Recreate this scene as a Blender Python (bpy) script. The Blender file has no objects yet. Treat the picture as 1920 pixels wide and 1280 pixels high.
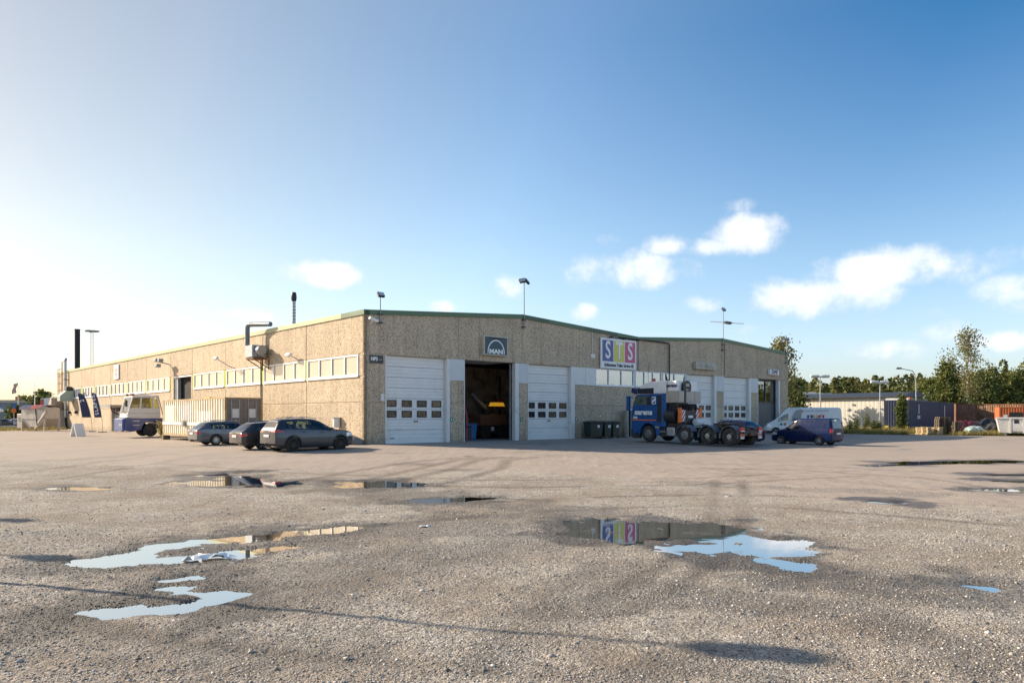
import bpy, bmesh, math, random
import numpy as np
from mathutils import Matrix, Vector
random.seed(7); np.random.seed(7)
R = math.radians
scene = bpy.context.scene
COL = scene.collection

# ------------------------------------------------------------------ camera
cam_d = bpy.data.cameras.new('camera'); cam = bpy.data.objects.new('camera', cam_d); COL.objects.link(cam)
cam.location = (0, 0, 1.6); cam.rotation_euler = (R(90), 0, 0)
cam_d.sensor_width = 36; cam_d.lens = 36 * 1404 / 1920
cam_d.shift_y = 141 / 1920
cam_d.clip_start = 0.1; cam_d.clip_end = 6000
scene.camera = cam
# ------------------------------------------------------------------ light
SUN_EL = R(25.6); SUN_AZ = math.atan2(-.95, .31)          # azimuth from +Y towards +X
SUN_STRENGTH = 3.4; SKY_STRENGTH = 0.104; EXPOSURE = 1.30
sd = bpy.data.lights.new('sun', 'SUN'); sun = bpy.data.objects.new('sun', sd); COL.objects.link(sun)
sdir = Vector((math.sin(SUN_AZ) * math.cos(SUN_EL), math.cos(SUN_AZ) * math.cos(SUN_EL), math.sin(SUN_EL)))
sun.rotation_euler = sdir.to_track_quat('Z', 'Y').to_euler()
sd.energy = SUN_STRENGTH; sd.angle = R(0.53); sd.color = (1, .86, .68)
scene.view_settings.view_transform = 'Standard'; scene.view_settings.look = 'None'
scene.view_settings.exposure = EXPOSURE; scene.view_settings.gamma = 1
scene.view_settings.use_curve_mapping = False
scene.cycles.use_adaptive_sampling = True; scene.cycles.adaptive_threshold = .015; scene.cycles.max_bounces = 8; scene.cycles.transparent_max_bounces = 16

# world: clear sky with scattered fair-weather clouds, all the way round
world = bpy.data.worlds.new('World'); scene.world = world; world.use_nodes = True
nt = world.node_tree; nt.nodes.clear()
def N(tree, t, **kw):
    n = tree.nodes.new(t)
    for k, v in kw.items():
        if k == 'ins':
            for i, x in v.items(): n.inputs[i].default_value = x
        else: setattr(n, k, v)
    return n
def L(tree, a, b): tree.links.new(a, b)
def MA(tree, op, a, b=None, c=None, clamp=False):
    n = N(tree, 'ShaderNodeMath', operation=op, use_clamp=clamp)
    for i, x in enumerate((a, b, c)):
        if x is None: continue
        if isinstance(x, (int, float)): n.inputs[i].default_value = x
        else: L(tree, x, n.inputs[i])
    return n.outputs[0]
sky = N(nt, 'ShaderNodeTexSky', sky_type='NISHITA', sun_disc=False, sun_elevation=SUN_EL, sun_rotation=SUN_AZ,
        air_density=1.0, dust_density=1.2, ozone_density=1.0, altitude=20)
tc = N(nt, 'ShaderNodeTexCoord'); sep = N(nt, 'ShaderNodeSeparateXYZ'); L(nt, tc.outputs['Generated'], sep.inputs[0])
az = MA(nt, 'ARCTAN2', sep.outputs[0], sep.outputs[1]); el = MA(nt, 'ARCSINE', sep.outputs[2])
comb = N(nt, 'ShaderNodeCombineXYZ'); L(nt, az, comb.inputs[0]); L(nt, el, comb.inputs[1])
# wobble the coordinates so that cloud edges billow
wn = N(nt, 'ShaderNodeTexNoise', ins={'Scale': 19.0, 'Detail': 9.0, 'Roughness': .60}); L(nt, comb.outputs[0], wn.inputs['Vector'])
wn2 = N(nt, 'ShaderNodeTexNoise', ins={'Scale': 7.0, 'Detail': 2.0}); L(nt, comb.outputs[0], wn2.inputs['Vector'])
clouds = [(1400,440,62,36,1),(1352,462,60,16,.75),(1250,462,40,20,.85),(1180,506,100,34,1),(1270,512,40,16,.55),(1136,454,26,15,.5),
 (1640,508,120,34,1),(1560,548,120,36,1),(1450,556,40,24,.9),(1740,498,50,26,.6),(1815,500,55,30,.6),(1895,548,52,30,.9),
 (952,540,32,22,.7),(1100,586,28,17,.8),(826,574,26,12,.8),(605,514,74,24,.95),(465,594,60,20,.75),(310,615,90,22,.6),
 (1310,572,48,14,.55),(1780,620,36,16,.6),(1385,392,40,10,.42),(946,466,18,10,.4),(1650,656,60,13,.42),(1750,580,50,12,.42),
 (60,612,95,18,.6),(10,478,30,20,.6),(20,536,30,12,.5),(1905,640,60,16,.75),(1440,620,40,9,.42),(1880,488,40,20,.5)]
acc = None
for (px, py, rx, ry, w) in clouds:
    w = w if w > .65 else w - .2
    a_ = math.atan((px - 960) / 1404); e_ = math.atan((781 - py) / 1404 * math.cos(a_))
    s1 = N(nt, 'ShaderNodeVectorMath', operation='SUBTRACT'); L(nt, comb.outputs[0], s1.inputs[0]); s1.inputs[1].default_value = (a_, e_, 0)
    s2 = N(nt, 'ShaderNodeVectorMath', operation='MULTIPLY'); L(nt, s1.outputs[0], s2.inputs[0])
    s2.inputs[1].default_value = (1404 / rx / 1.25, 1404 / ry / 1.25, 0)
    s3 = N(nt, 'ShaderNodeVectorMath', operation='DOT_PRODUCT'); L(nt, s2.outputs[0], s3.inputs[0]); L(nt, s2.outputs[0], s3.inputs[1])
    g = MA(nt, 'MULTIPLY_ADD', s3.outputs['Value'], -w, w)
    acc = g if acc is None else MA(nt, 'MAXIMUM', acc, g)
# unseen clouds in every other direction, thickened to throw fill light on shaded walls
aaz = MA(nt, 'ABSOLUTE', az)
back = N(nt, 'ShaderNodeMapRange', ins={1: .72, 2: .95, 3: 0.0, 4: 1.0}); L(nt, aaz, back.inputs[0])
bandlo = N(nt, 'ShaderNodeMapRange', ins={1: .62, 2: .10, 3: 0.0, 4: 1.0}); L(nt, el, bandlo.inputs[0])
sc2 = N(nt, 'ShaderNodeVectorMath', operation='MULTIPLY'); L(nt, comb.outputs[0], sc2.inputs[0]); sc2.inputs[1].default_value = (3.2, 9, 1)
bn = N(nt, 'ShaderNodeTexNoise', ins={'Scale': 1.0, 'Detail': 1.0}); L(nt, sc2.outputs[0], bn.inputs['Vector'])
bb = MA(nt, 'MULTIPLY_ADD', MA(nt, 'MULTIPLY_ADD', bn.outputs[0], 5.0, .35), MA(nt, 'MULTIPLY', back.outputs[0], bandlo.outputs[0]), -2.5)
acc = MA(nt, 'MAXIMUM', acc, bb)
acc = MA(nt, 'MAXIMUM', acc, -2.5)
nz = MA(nt, 'MULTIPLY_ADD', wn.outputs[0], 2.5, -1.25)
nz2 = MA(nt, 'MULTIPLY_ADD', wn2.outputs[0], .8, -.4)
dens = MA(nt, 'ADD', acc, MA(nt, 'ADD', nz, nz2))
mr = N(nt, 'ShaderNodeMapRange', interpolation_type='SMOOTHSTEP', ins={1: .0, 2: .98, 3: 0.0, 4: .94}); L(nt, dens, mr.inputs[0])
cc = N(nt, 'ShaderNodeMixRGB', ins={1: (2.6, 2.55, 2.6, 1), 2: (4.1, 3.9, 3.7, 1)}); 
mr2 = N(nt, 'ShaderNodeMapRange', ins={1: .3, 2: 1.3, 3: 0.0, 4: 1.0}); L(nt, dens, mr2.inputs[0]); L(nt, mr2.outputs[0], cc.inputs[0])
mx = N(nt, 'ShaderNodeMixRGB'); tint = N(nt, 'ShaderNodeMixRGB', blend_type='MULTIPLY', ins={0: 1.0}); L(nt, sky.outputs[0], tint.inputs[1])
# clear northern air: deep blue away from the sun, milky towards it and down to the horizon
sdot = N(nt, 'ShaderNodeVectorMath', operation='DOT_PRODUCT'); L(nt, tc.outputs['Generated'], sdot.inputs[0]); sdot.inputs[1].default_value = sdir
kb = N(nt, 'ShaderNodeMapRange', ins={1: .0, 2: .72, 3: 1.0, 4: .0}); L(nt, sdot.outputs['Value'], kb.inputs[0])
ka = N(nt, 'ShaderNodeMapRange', ins={1: .09, 2: .46, 3: .0, 4: 1.0}); L(nt, el, ka.inputs[0])
hz_ = N(nt, 'ShaderNodeMixRGB', ins={1: (1.0, .98, .92, 1), 2: (.94, .965, .99, 1)}); L(nt, kb.outputs[0], hz_.inputs[0]); deep = N(nt, 'ShaderNodeMixRGB', ins={2: (.17, .50, .72, 1)}); L(nt, hz_.outputs[0], deep.inputs[1]); kc = N(nt, 'ShaderNodeMapRange', ins={1: -.70, 2: -.22, 3: .0, 4: 1.0}); L(nt, sdot.outputs['Value'], kc.inputs[0]); L(nt, MA(nt, 'MULTIPLY', MA(nt, 'MULTIPLY', ka.outputs[0], kb.outputs[0]), kc.outputs[0]), deep.inputs[0])
gl_ = N(nt, 'ShaderNodeMapRange', ins={1: .40, 2: .92, 3: .94, 4: .50}); L(nt, sdot.outputs['Value'], gl_.inputs[0])
dsc = N(nt, 'ShaderNodeVectorMath', operation='SCALE'); L(nt, deep.outputs[0], dsc.inputs[0]); L(nt, gl_.outputs[0], dsc.inputs['Scale']); warm = N(nt, 'ShaderNodeMixRGB', blend_type='MULTIPLY', ins={2: (1.12, 1.03, .95, 1)}); L(nt, dsc.outputs[0], warm.inputs[1]); kw_ = N(nt, 'ShaderNodeMapRange', ins={1: .4, 2: .8}); L(nt, sdot.outputs['Value'], kw_.inputs[0]); L(nt, kw_.outputs[0], warm.inputs[0]); klo = N(nt, 'ShaderNodeMapRange', ins={1: .0, 2: .20, 3: 1.0, 4: .0}); L(nt, el, klo.inputs[0]); low = N(nt, 'ShaderNodeMixRGB', blend_type='MULTIPLY', ins={2: (.80, .835, 1.02, 1)}); L(nt, klo.outputs[0], low.inputs[0]); L(nt, warm.outputs[0], low.inputs[1]); L(nt, low.outputs[0], tint.inputs[2])
L(nt, mr.outputs[0], mx.inputs[0]); L(nt, tint.outputs[0], mx.inputs[1]); cadd = N(nt, 'ShaderNodeMixRGB', blend_type='ADD', ins={0: .38}); L(nt, cc.outputs[0], cadd.inputs[1]); L(nt, tint.outputs[0], cadd.inputs[2]); L(nt, cadd.outputs[0], mx.inputs[2])
bg = N(nt, 'ShaderNodeBackground', ins={'Strength': SKY_STRENGTH}); L(nt, mx.outputs[0], bg.inputs[0])
wo = N(nt, 'ShaderNodeOutputWorld'); L(nt, bg.outputs[0], wo.inputs[0])

# ------------------------------------------------------------------ helpers
CX, CY = -8.52, 43.2                                      # the building's near corner
UX, UY = .745, .667                                       # along its front wall
RB = math.atan2(UY, UX)
def b2w(u, y): return (CX + UX * u - UY * y, CY + UY * u + UX * y)
def w2b(X, Y): a, b = X - CX, Y - CY; return (a * UX + b * UY, -a * UY + b * UX)
def sst(x, a, b):
    t = np.clip((x - a) / (b - a), 0, 1); return t * t * (3 - 2 * t)
def gz(X, Y):
    "height of the ground: the yard falls away from the building, a low bank rises at the far right"
    X = np.asarray(X, float); Y = np.asarray(Y, float)
    a, b = X - CX, Y - CY; lx = a * UX + b * UY; ly = -a * UY + b * UX
    dx = np.maximum(np.maximum(-lx, lx - 49), 0); dy = np.maximum(np.maximum(-ly, ly - 82), 0)
    d = np.hypot(dx, dy)
    z = -.36 * (1 - np.exp(-(d / 11.0) ** 1.5)) * (1 - sst(Y, 60, 110) * .7)
    z = z + .30 * sst(Y, 74, 84) * sst(X, 24, 34)
    return z
def G(x, y): return float(gz(x, y))
def px2w(px, py, z=None):
    "the place on the ground seen at a pixel of the photograph"
    zz = -.2 if z is None else z
    for _ in range(8):
        Y = 1404 * (1.6 - zz) / (py - 781); X = (px - 960) / 1404 * Y
        if z is None: zz = G(X, Y)
    return X, Y
def at(px, Y): return (px - 960) / 1404 * Y
def zat(py, Y): return 1.6 + (781 - py) * Y / 1404

def M(name, col, rough=.6, metal=0, var=.12, scale=4.0, bump=0.0, bscale=40.0, dirt=None, coat=0.0, emit=None, spec=.5, stretch=None):
    "procedural material: colour with uneven wear, optional dirt and fine relief"
    m = bpy.data.materials.new(name); m.use_nodes = True; t = m.node_tree; p = t.nodes['Principled BSDF']
    p.inputs['Roughness'].default_value = rough; p.inputs['Metallic'].default_value = metal
    p.inputs['Specular IOR Level'].default_value = spec
    if coat: p.inputs['Coat Weight'].default_value = coat; p.inputs['Coat Roughness'].default_value = .06
    c = N(t, 'ShaderNodeTexCoord'); vec = c.outputs['Object']
    if stretch:
        mp = N(t, 'ShaderNodeVectorMath', operation='MULTIPLY'); L(t, vec, mp.inputs[0]); mp.inputs[1].default_value = stretch; vec = mp.outputs[0]
    n = N(t, 'ShaderNodeTexNoise', ins={'Scale': scale, 'Detail': 6.0, 'Roughness': .6}); L(t, vec, n.inputs['Vector'])
    mixn = N(t, 'ShaderNodeMixRGB', ins={1: tuple(x * (1 - var) for x in col) + (1,), 2: tuple(min(1, x * (1 + var)) for x in col) + (1,)})
    mrn = N(t, 'ShaderNodeMapRange', ins={1: .3, 2: .7}); L(t, n.outputs[0], mrn.inputs[0]); L(t, mrn.outputs[0], mixn.inputs[0])
    out = mixn.outputs[0]
    if dirt:
        dc, amt, dscale = dirt
        n2 = N(t, 'ShaderNodeTexNoise', ins={'Scale': dscale, 'Detail': 8.0, 'Roughness': .7}); L(t, vec, n2.inputs['Vector'])
        m2 = N(t, 'ShaderNodeMapRange', ins={1: .62 - amt * .35, 2: .75 - amt * .2, 3: 0.0, 4: min(1, .3 + amt)}); L(t, n2.outputs[0], m2.inputs[0])
        mx2 = N(t, 'ShaderNodeMixRGB', ins={2: dc + (1,)}); L(t, m2.outputs[0], mx2.inputs[0]); L(t, out, mx2.inputs[1]); out = mx2.outputs[0]
    L(t, out, p.inputs['Base Color'])
    rr = N(t, 'ShaderNodeMapRange', ins={1: .25, 2: .75, 3: max(0, rough - .08), 4: min(1, rough + .08)}); L(t, n.outputs[0], rr.inputs[0]); L(t, rr.outputs[0], p.inputs['Roughness'])
    if bump:
        n3 = N(t, 'ShaderNodeTexNoise', ins={'Scale': bscale, 'Detail': 4.0}); L(t, vec, n3.inputs['Vector'])
        b = N(t, 'ShaderNodeBump', ins={'Strength': bump, 'Distance': .02}); L(t, n3.outputs[0], b.inputs['Height']); L(t, b.outputs[0], p.inputs['Normal'])
    if emit: p.inputs['Emission Color'].default_value = emit[0] + (1,); p.inputs['Emission Strength'].default_value = emit[1]
    return m
def aggregate(name, light, mid, dark):
    "washed concrete with exposed pebbles"
    m = bpy.data.materials.new(name); m.use_nodes = True; t = m.node_tree; p = t.nodes['Principled BSDF']
    c = N(t, 'ShaderNodeTexCoord'); p.inputs['Roughness'].default_value = .85; p.inputs['Specular IOR Level'].default_value = .25
    v = N(t, 'ShaderNodeTexVoronoi', ins={'Scale': 21.0, 'Randomness': 1.0}); L(t, c.outputs['Object'], v.inputs['Vector'])
    s = N(t, 'ShaderNodeSeparateColor'); L(t, v.outputs['Color'], s.inputs[0])
    r = N(t, 'ShaderNodeValToRGB'); r.color_ramp.interpolation = 'LINEAR'
    e = r.color_ramp.elements; e[0].color = dark + (1,); e[1].color = light + (1,); e[0].position = .08; e[1].position = .95
    k = r.color_ramp.elements.new(.3); k.color = mid + (1,)
    L(t, s.outputs[0], r.inputs[0])
    n = N(t, 'ShaderNodeTexNoise', ins={'Scale': .55, 'Detail': 8.0, 'Roughness': .65}); L(t, c.outputs['Object'], n.inputs['Vector'])
    mr0 = N(t, 'ShaderNodeMapRange', ins={1: .3, 2: .7, 3: .86, 4: 1.08}); L(t, n.outputs[0], mr0.inputs[0]); oi = N(t, 'ShaderNodeObjectInfo'); mr = N(t, 'ShaderNodeMath', operation='MULTIPLY'); L(t, mr0.outputs[0], mr.inputs[0]); L(t, MA(t, 'MULTIPLY_ADD', oi.outputs['Random'], .13, .92), mr.inputs[1])
    st = N(t, 'ShaderNodeVectorMath', operation='MULTIPLY'); L(t, c.outputs['Object'], st.inputs[0]); st.inputs[1].default_value = (3, 3, .22)
    n4 = N(t, 'ShaderNodeTexNoise', ins={'Scale': 1.0, 'Detail': 5.0}); L(t, st.outputs[0], n4.inputs['Vector'])
    mr4 = N(t, 'ShaderNodeMapRange', ins={1: .35, 2: .75, 3: 1.04, 4: .86}); L(t, n4.outputs[0], mr4.inputs[0])
    mu = N(t, 'ShaderNodeVectorMath', operation='SCALE'); L(t, r.outputs[0], mu.inputs[0]); sz = N(t, 'ShaderNodeSeparateXYZ'); L(t, c.outputs['Object'], sz.inputs[0])
    zn = MA(t, 'ADD', sz.outputs[2], MA(t, 'MULTIPLY_ADD', n4.outputs[0], -1.3, .65)); spl = N(t, 'ShaderNodeMapRange', ins={1: -.1, 2: .55, 3: .66, 4: 1.0}); L(t, zn, spl.inputs[0])
    rn_ = N(t, 'ShaderNodeTexNoise', ins={'Scale': 1.0, 'Detail': 6.0, 'Roughness': .7}); st2 = N(t, 'ShaderNodeVectorMath', operation='MULTIPLY'); L(t, c.outputs['Object'], st2.inputs[0]); st2.inputs[1].default_value = (1.6, 1.6, .07); L(t, st2.outputs[0], rn_.inputs['Vector'])
    streak = N(t, 'ShaderNodeMapRange', ins={1: .56, 2: .72, 3: 1.0, 4: .80}); L(t, rn_.outputs[0], streak.inputs[0])
    L(t, MA(t, 'MULTIPLY', MA(t, 'MULTIPLY', mr.outputs[0], mr4.outputs[0]), MA(t, 'MULTIPLY', spl.outputs[0], streak.outputs[0])), mu.inputs['Scale'])
    L(t, mu.outputs[0], p.inputs['Base Color'])
    v2 = N(t, 'ShaderNodeTexVoronoi', ins={'Scale': 24.0}); L(t, c.outputs['Object'], v2.inputs['Vector'])
    b = N(t, 'ShaderNodeBump', ins={'Strength': .6, 'Distance': .02}); b.invert = True; L(t, v2.outputs['Distance'], b.inputs['Height']); L(t, b.outputs[0], p.inputs['Normal'])
    return m
def glassmat(name, tint, refl=1.5, mixmin=.06, rough=.02):
    "thin pane: partly see-through, reflecting by angle"
    m = bpy.data.materials.new(name); m.use_nodes = True; t = m.node_tree; t.nodes.clear()
    tr = N(t, 'ShaderNodeBsdfTransparent', ins={0: tint + (1,)}); gl = N(t, 'ShaderNodeBsdfGlossy', ins={'Roughness': rough, 0: (.95, .97, 1, 1)})
    fr = N(t, 'ShaderNodeFresnel', ins={0: refl}); k = MA(t, 'ADD', fr.outputs[0], mixmin, clamp=True)
    mx = N(t, 'ShaderNodeMixShader'); L(t, k, mx.inputs[0]); L(t, tr.outputs[0], mx.inputs[1]); L(t, gl.outputs[0], mx.inputs[2])
    nn = N(t, 'ShaderNodeTexNoise', ins={'Scale': 1.3}); c = N(t, 'ShaderNodeTexCoord'); L(t, c.outputs['Object'], nn.inputs['Vector'])
    b = N(t, 'ShaderNodeBump', ins={'Strength': .06, 'Distance': .05}); L(t, nn.outputs[0], b.inputs['Height']); L(t, b.outputs[0], gl.inputs['Normal'])
    o = N(t, 'ShaderNodeOutputMaterial'); L(t, mx.outputs[0], o.inputs[0]); return m

class MB:
    "collects shapes and links them as ONE mesh object"
    def __init__(s): s.v = []; s.f = []
    def add(s, vs, fs):
        o = len(s.v); s.v += [tuple(p) for p in vs]; s.f += [tuple(o + i for i in f) for f in fs]; return s
    def box(s, x0, x1, y0, y1, z0, z1):
        v = [(x, y, z) for z in (z0, z1) for y in (y0, y1) for x in (x0, x1)]
        return s.add(v, [(0, 2, 3, 1), (4, 5, 7, 6), (0, 1, 5, 4), (2, 6, 7, 3), (0, 4, 6, 2), (1, 3, 7, 5)])
    def hexa(s, v): return s.add(v, [(0, 2, 3, 1), (4, 5, 7, 6), (0, 1, 5, 4), (2, 6, 7, 3), (0, 4, 6, 2), (1, 3, 7, 5)])
    def prism(s, poly, a, b, axis='y'):
        "polygon in the plane across the axis, pushed from a to b"
        n = len(poly)
        def P(q, t): return {'y': (q[0], t, q[1]), 'x': (t, q[0], q[1]), 'z': (q[0], q[1], t)}[axis]
        v = [P(q, a) for q in poly] + [P(q, b) for q in poly]
        fs = [tuple(range(n)), tuple(range(2 * n - 1, n - 1, -1))] + [(i, i + n, (i + 1) % n + n, (i + 1) % n) for i in range(n)]
        return s.add(v, fs)
    def cyl(s, p0, p1, r0, r1=None, n=12, caps=True):
        r1 = r0 if r1 is None else r1
        p0 = Vector(p0); p1 = Vector(p1); d = (p1 - p0); q = d.to_track_quat('Z', 'Y')
        v = []
        for p, r in ((p0, r0), (p1, r1)):
            for i in range(n):
                a = 2 * math.pi * i / n; v.append(p + q @ Vector((math.cos(a) * r, math.sin(a) * r, 0)))
        fs = [(i, (i + 1) % n, (i + 1) % n + n, i + n) for i in range(n)]
        if caps: fs += [tuple(range(n - 1, -1, -1)), tuple(range(n, 2 * n))]
        return s.add(v, fs)
    def tube(s, pts, r, n=8):
        pts = [Vector(p) for p in pts]; rs = r if isinstance(r, (list, tuple)) else [r] * len(pts)
        v = []; 
        for i, p in enumerate(pts):
            d = (pts[min(i + 1, len(pts) - 1)] - pts[max(i - 1, 0)]).normalized()
            up = Vector((0, 0, 1)) if abs(d.z) < .95 else Vector((0, 1, 0))
            a = d.cross(up).normalized(); b = d.cross(a)
            for k in range(n):
                t = 2 * math.pi * k / n; v.append(p + (a * math.cos(t) + b * math.sin(t)) * rs[i])
        fs = []
        for i in range(len(pts) - 1):
            for k in range(n): fs.append((i * n + k, i * n + (k + 1) % n, (i + 1) * n + (k + 1) % n, (i + 1) * n + k))
        fs += [tuple(range(n - 1, -1, -1)), tuple(range((len(pts) - 1) * n, len(pts) * n))]
        return s.add(v, fs)
    def lathe(s, prof, c, n=24, axis='y'):
        "profile (r, t) turned about an axis through c"
        v = []
        for (r, t) in prof:
            for k in range(n):
                a = 2 * math.pi * k / n
                if axis == 'y': v.append((c[0] + r * math.cos(a), c[1] + t, c[2] + r * math.sin(a)))
                elif axis == 'z': v.append((c[0] + r * math.cos(a), c[1] + r * math.sin(a), c[2] + t))
                else: v.append((c[0] + t, c[1] + r * math.cos(a), c[2] + r * math.sin(a)))
        fs = [(i * n + k, i * n + (k + 1) % n, (i + 1) * n + (k + 1) % n, (i + 1) * n + k) for i in range(len(prof) - 1) for k in range(n)]
        return s.add(v, fs)
    def xf(s, mat): s.v = [tuple(mat @ Vector(p)) for p in s.v]; return s
    def build(s, name, mat, parent=None, smooth=False, bevel=0, loc=None, rz=0, seg=1, recalc=True):
        me = bpy.data.meshes.new(name); me.from_pydata(s.v, [], s.f)
        bm = bmesh.new(); bm.from_mesh(me)
        if recalc: bmesh.ops.recalc_face_normals(bm, faces=bm.faces)
        if bevel:
            es = [e for e in bm.edges if len(e.link_faces) == 2 and e.calc_face_angle(0) > .5]
            bmesh.ops.bevel(bm, geom=es, offset=bevel, segments=seg, affect='EDGES', profile=.6, clamp_overlap=True)
        bm.to_mesh(me); bm.free()
        if smooth:
            me.polygons.foreach_set('use_smooth', [True] * len(me.polygons))
            if smooth != 'all': me.set_sharp_from_angle(angle=R(38))
        if mat: me.materials.append(mat)
        o = bpy.data.objects.new(name, me); COL.objects.link(o)
        if parent: o.parent = parent
        if loc: o.location = loc
        if rz: o.rotation_euler[2] = rz
        return o
def tag(o, label=None, cat=None, group=None, kind=None):
    if label: o['label'] = label
    if cat: o['category'] = cat
    if group: o['group'] = group
    if kind: o['kind'] = kind
    return o
def thing(name, label, cat, loc=(0, 0, 0), rz=0, group=None):
    o = bpy.data.objects.new(name, None); COL.objects.link(o); o.empty_display_size = .3
    o.location = loc; o.rotation_euler = (0, 0, rz); return tag(o, label, cat, group)
def copy_tree(o, parent=None):
    c = o.copy(); COL.objects.link(c); c.parent = parent
    for ch in list(o.children): copy_tree(ch, c)
    return c
def lettering(name, txt, size, mat, parent, loc, depth=.012, bold=0.0, sx=1.0, rz=0, align='CENTER', shear=0, rx=R(90)):
    "flat letters standing on the xz plane, read from -y (turn with rz)"
    cu = bpy.data.curves.new(name, 'FONT'); cu.body = txt; cu.size = size; cu.extrude = depth / 2; cu.offset = bold
    cu.align_x = align; cu.align_y = 'CENTER'; cu.shear = shear; cu.resolution_u = 4
    tmp = bpy.data.objects.new('tmp', cu); me = bpy.data.meshes.new_from_object(tmp)
    bpy.data.objects.remove(tmp); bpy.data.curves.remove(cu)
    me.name = name; me.transform(Matrix.Diagonal((sx, 1, 1, 1))); me.transform(Matrix.Rotation(rz, 4, 'Z') @ Matrix.Rotation(rx, 4, 'X'))
    me.materials.clear(); me.materials.append(mat)
    o = bpy.data.objects.new(name, me); COL.objects.link(o); o.parent = parent; o.location = loc; return o
FRONT = lambda u, z=0, out=0: (b2w(u, -out)[0], b2w(u, -out)[1], z)          # place on the front wall; rz = RB
LEFT = lambda v, z=0, out=0: (b2w(-out, v)[0], b2w(-out, v)[1], z)           # place on the left wall; rz = RB - 90
RL = RB - R(90)

# ------------------------------------------------------------------ shared materials
AGG = aggregate('washed_concrete', (.66, .53, .375), (.54, .435, .31), (.28, .228, .168))
GREENF = [M('fascia_green_a', (.085, .155, .075), .45, var=.1, scale=1), M('fascia_green_b', (.055, .10, .055), .45, var=.1, scale=1)]
PALEG = M('fascia_pale_green', (.42, .425, .25), .5, var=.08, scale=1)
WHITEP = M('white_paint', (.72, .72, .69), .45, var=.06, dirt=((.35, .30, .24), .2, 1.2))
WHITEB = M('bright_white', (.82, .82, .80), .4, var=.04)
ALU = M('grey_aluminium', (.45, .46, .47), .4, .5, var=.08)
DOORG = M('door_grey_panel', (.76, .75, .72), .42, var=.06, scale=.8, dirt=((.34, .33, .31), .12, .9))
DARK = M('dark_metal', (.03, .03, .032), .5, var=.2)
BLACK = M('black_plastic', (.018, .018, .02), .45, var=.2)
RUBBER = M('tyre_rubber', (.028, .027, .026), .85, var=.25, scale=8, bump=.3)
GALV = M('galvanised_steel', (.42, .44, .46), .35, .75, var=.2, scale=6)
STEEL = M('grey_steel', (.28, .29, .30), .45, .5, var=.2)
LIMEG = M('lime_green_post', (.33, .40, .05), .5, var=.1)
SHEET = M('pale_sheet', (.60, .61, .61), .4, var=.07, scale=.7)
GLASSD = glassmat('dark_pane', (.30, .36, .34), 1.5, .10)
GLASSC = glassmat('car_glass', (.48, .56, .50), 1.45, .05)
REDL = M('red_lens', (.45, .015, .02), .18, var=.1, coat=.5)
ORANGE = M('orange_paint', (.75, .16, .02), .5, var=.15)
YELLOW = M('yellow_paint', (.75, .50, .04), .5, var=.1)
RUSTY = M('rusty_iron', (.17, .075, .035), .85, var=.4, scale=5, bump=.3)
WOOD = M('pallet_wood', (.62, .47, .27), .8, var=.3, scale=9, bump=.2)
WOODD = M('grey_pallet_wood', (.16, .125, .09), .85, var=.3, scale=9, bump=.2)
PLATE = M('number_plate', (.75, .75, .72), .4)
LENS = M('clear_lens', (.6, .62, .64), .12, .3, coat=.6)
# ------------------------------------------------------------------ ground, puddles, gravel
def vnoise(x, y, seed=0):
    rs = np.random.RandomState(seed); T = rs.rand(256, 256)
    xi = np.floor(x).astype(int); yi = np.floor(y).astype(int); fx = x - xi; fy = y - yi
    fx = fx * fx * (3 - 2 * fx); fy = fy * fy * (3 - 2 * fy)
    a = T[xi % 256, yi % 256]; b = T[(xi + 1) % 256, yi % 256]; c = T[xi % 256, (yi + 1) % 256]; d = T[(xi + 1) % 256, (yi + 1) % 256]
    return (a * (1 - fx) + b * fx) * (1 - fy) + (c * (1 - fx) + d * fx) * fy - .5
def gnoise(X, Y):
    return .030 * vnoise(X / 1.7, Y / 1.7, 1) + .022 * vnoise(X / .55, Y / .55, 2) + .026 * vnoise(X / .26, Y / .26, 3) + .018 * vnoise(X / .12, Y / .12, 4)
PUD = [  # label, capsules (px, py, px, py, half-height in pixels)
 ('long pale puddle with two arms reflecting the sunlit wall', [(185,1050,250,1046,9),(330,1019,480,1004,8),(480,1003,600,994,5.5),(600,993,645,989,4),(250,1052,430,1037,8.5),(430,1034,535,1025,5.5),(215,1040,285,1031,4.5)]),
 ('sky-reflecting puddle crossed by the lamp post shadow', [(200,1146,320,1138,11),(340,1108,435,1113,7),(318,1084,350,1081,3.5),(330,1136,400,1122,6),(322,1100,350,1100,4)]),
 ('largest puddle, mirroring the three-colour sign and blue sky', [(1140,983,1300,990,13),(1180,1003,1360,1005,12),(1310,1026,1440,1030,12),(1440,1050,1500,1056,8.5),(1400,1006,1485,1016,6),(1110,1000,1180,1010,8)]),
 ('dark thin puddle mirroring the white terminal tractor cab', [(395,904,500,906,4.6),(385,890,465,884,2.2),(440,893,462,899,4)]),
 ('flat puddle mirroring the building corner', [(690,906,725,909,6),(650,903,690,905,3.2)]),
 ('narrow dark puddle just beyond the wide gravel hollow', [(800,937,890,933,3.4)]),
 ('small round blue puddle alone on the pale gravel', [(1640,940,1682,941,2.6)]),
 ('long thin puddle across the asphalt at the yard edge', [(1690,867,1900,864,2.2),(1640,872,1720,869,1.2)]),
 ('oval pothole puddle on the asphalt, nearest of its row', [(1828,917,1900,918,2.4)]),
 ('oval pothole puddle on the asphalt, middle of its row', [(1868,900,1915,901,1.6)]),
 ('oval pothole puddle on the asphalt, farthest of its row', [(1866,889,1925,889,1.6)]),
 ('faint shallow puddle far off on the pale gravel', [(105,914,195,915,2.2)]),
 ('tiny puddle in the dark muddy patch', [(1838,1098,1846,1099,1.6)]),
]
CAPS = []
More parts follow.
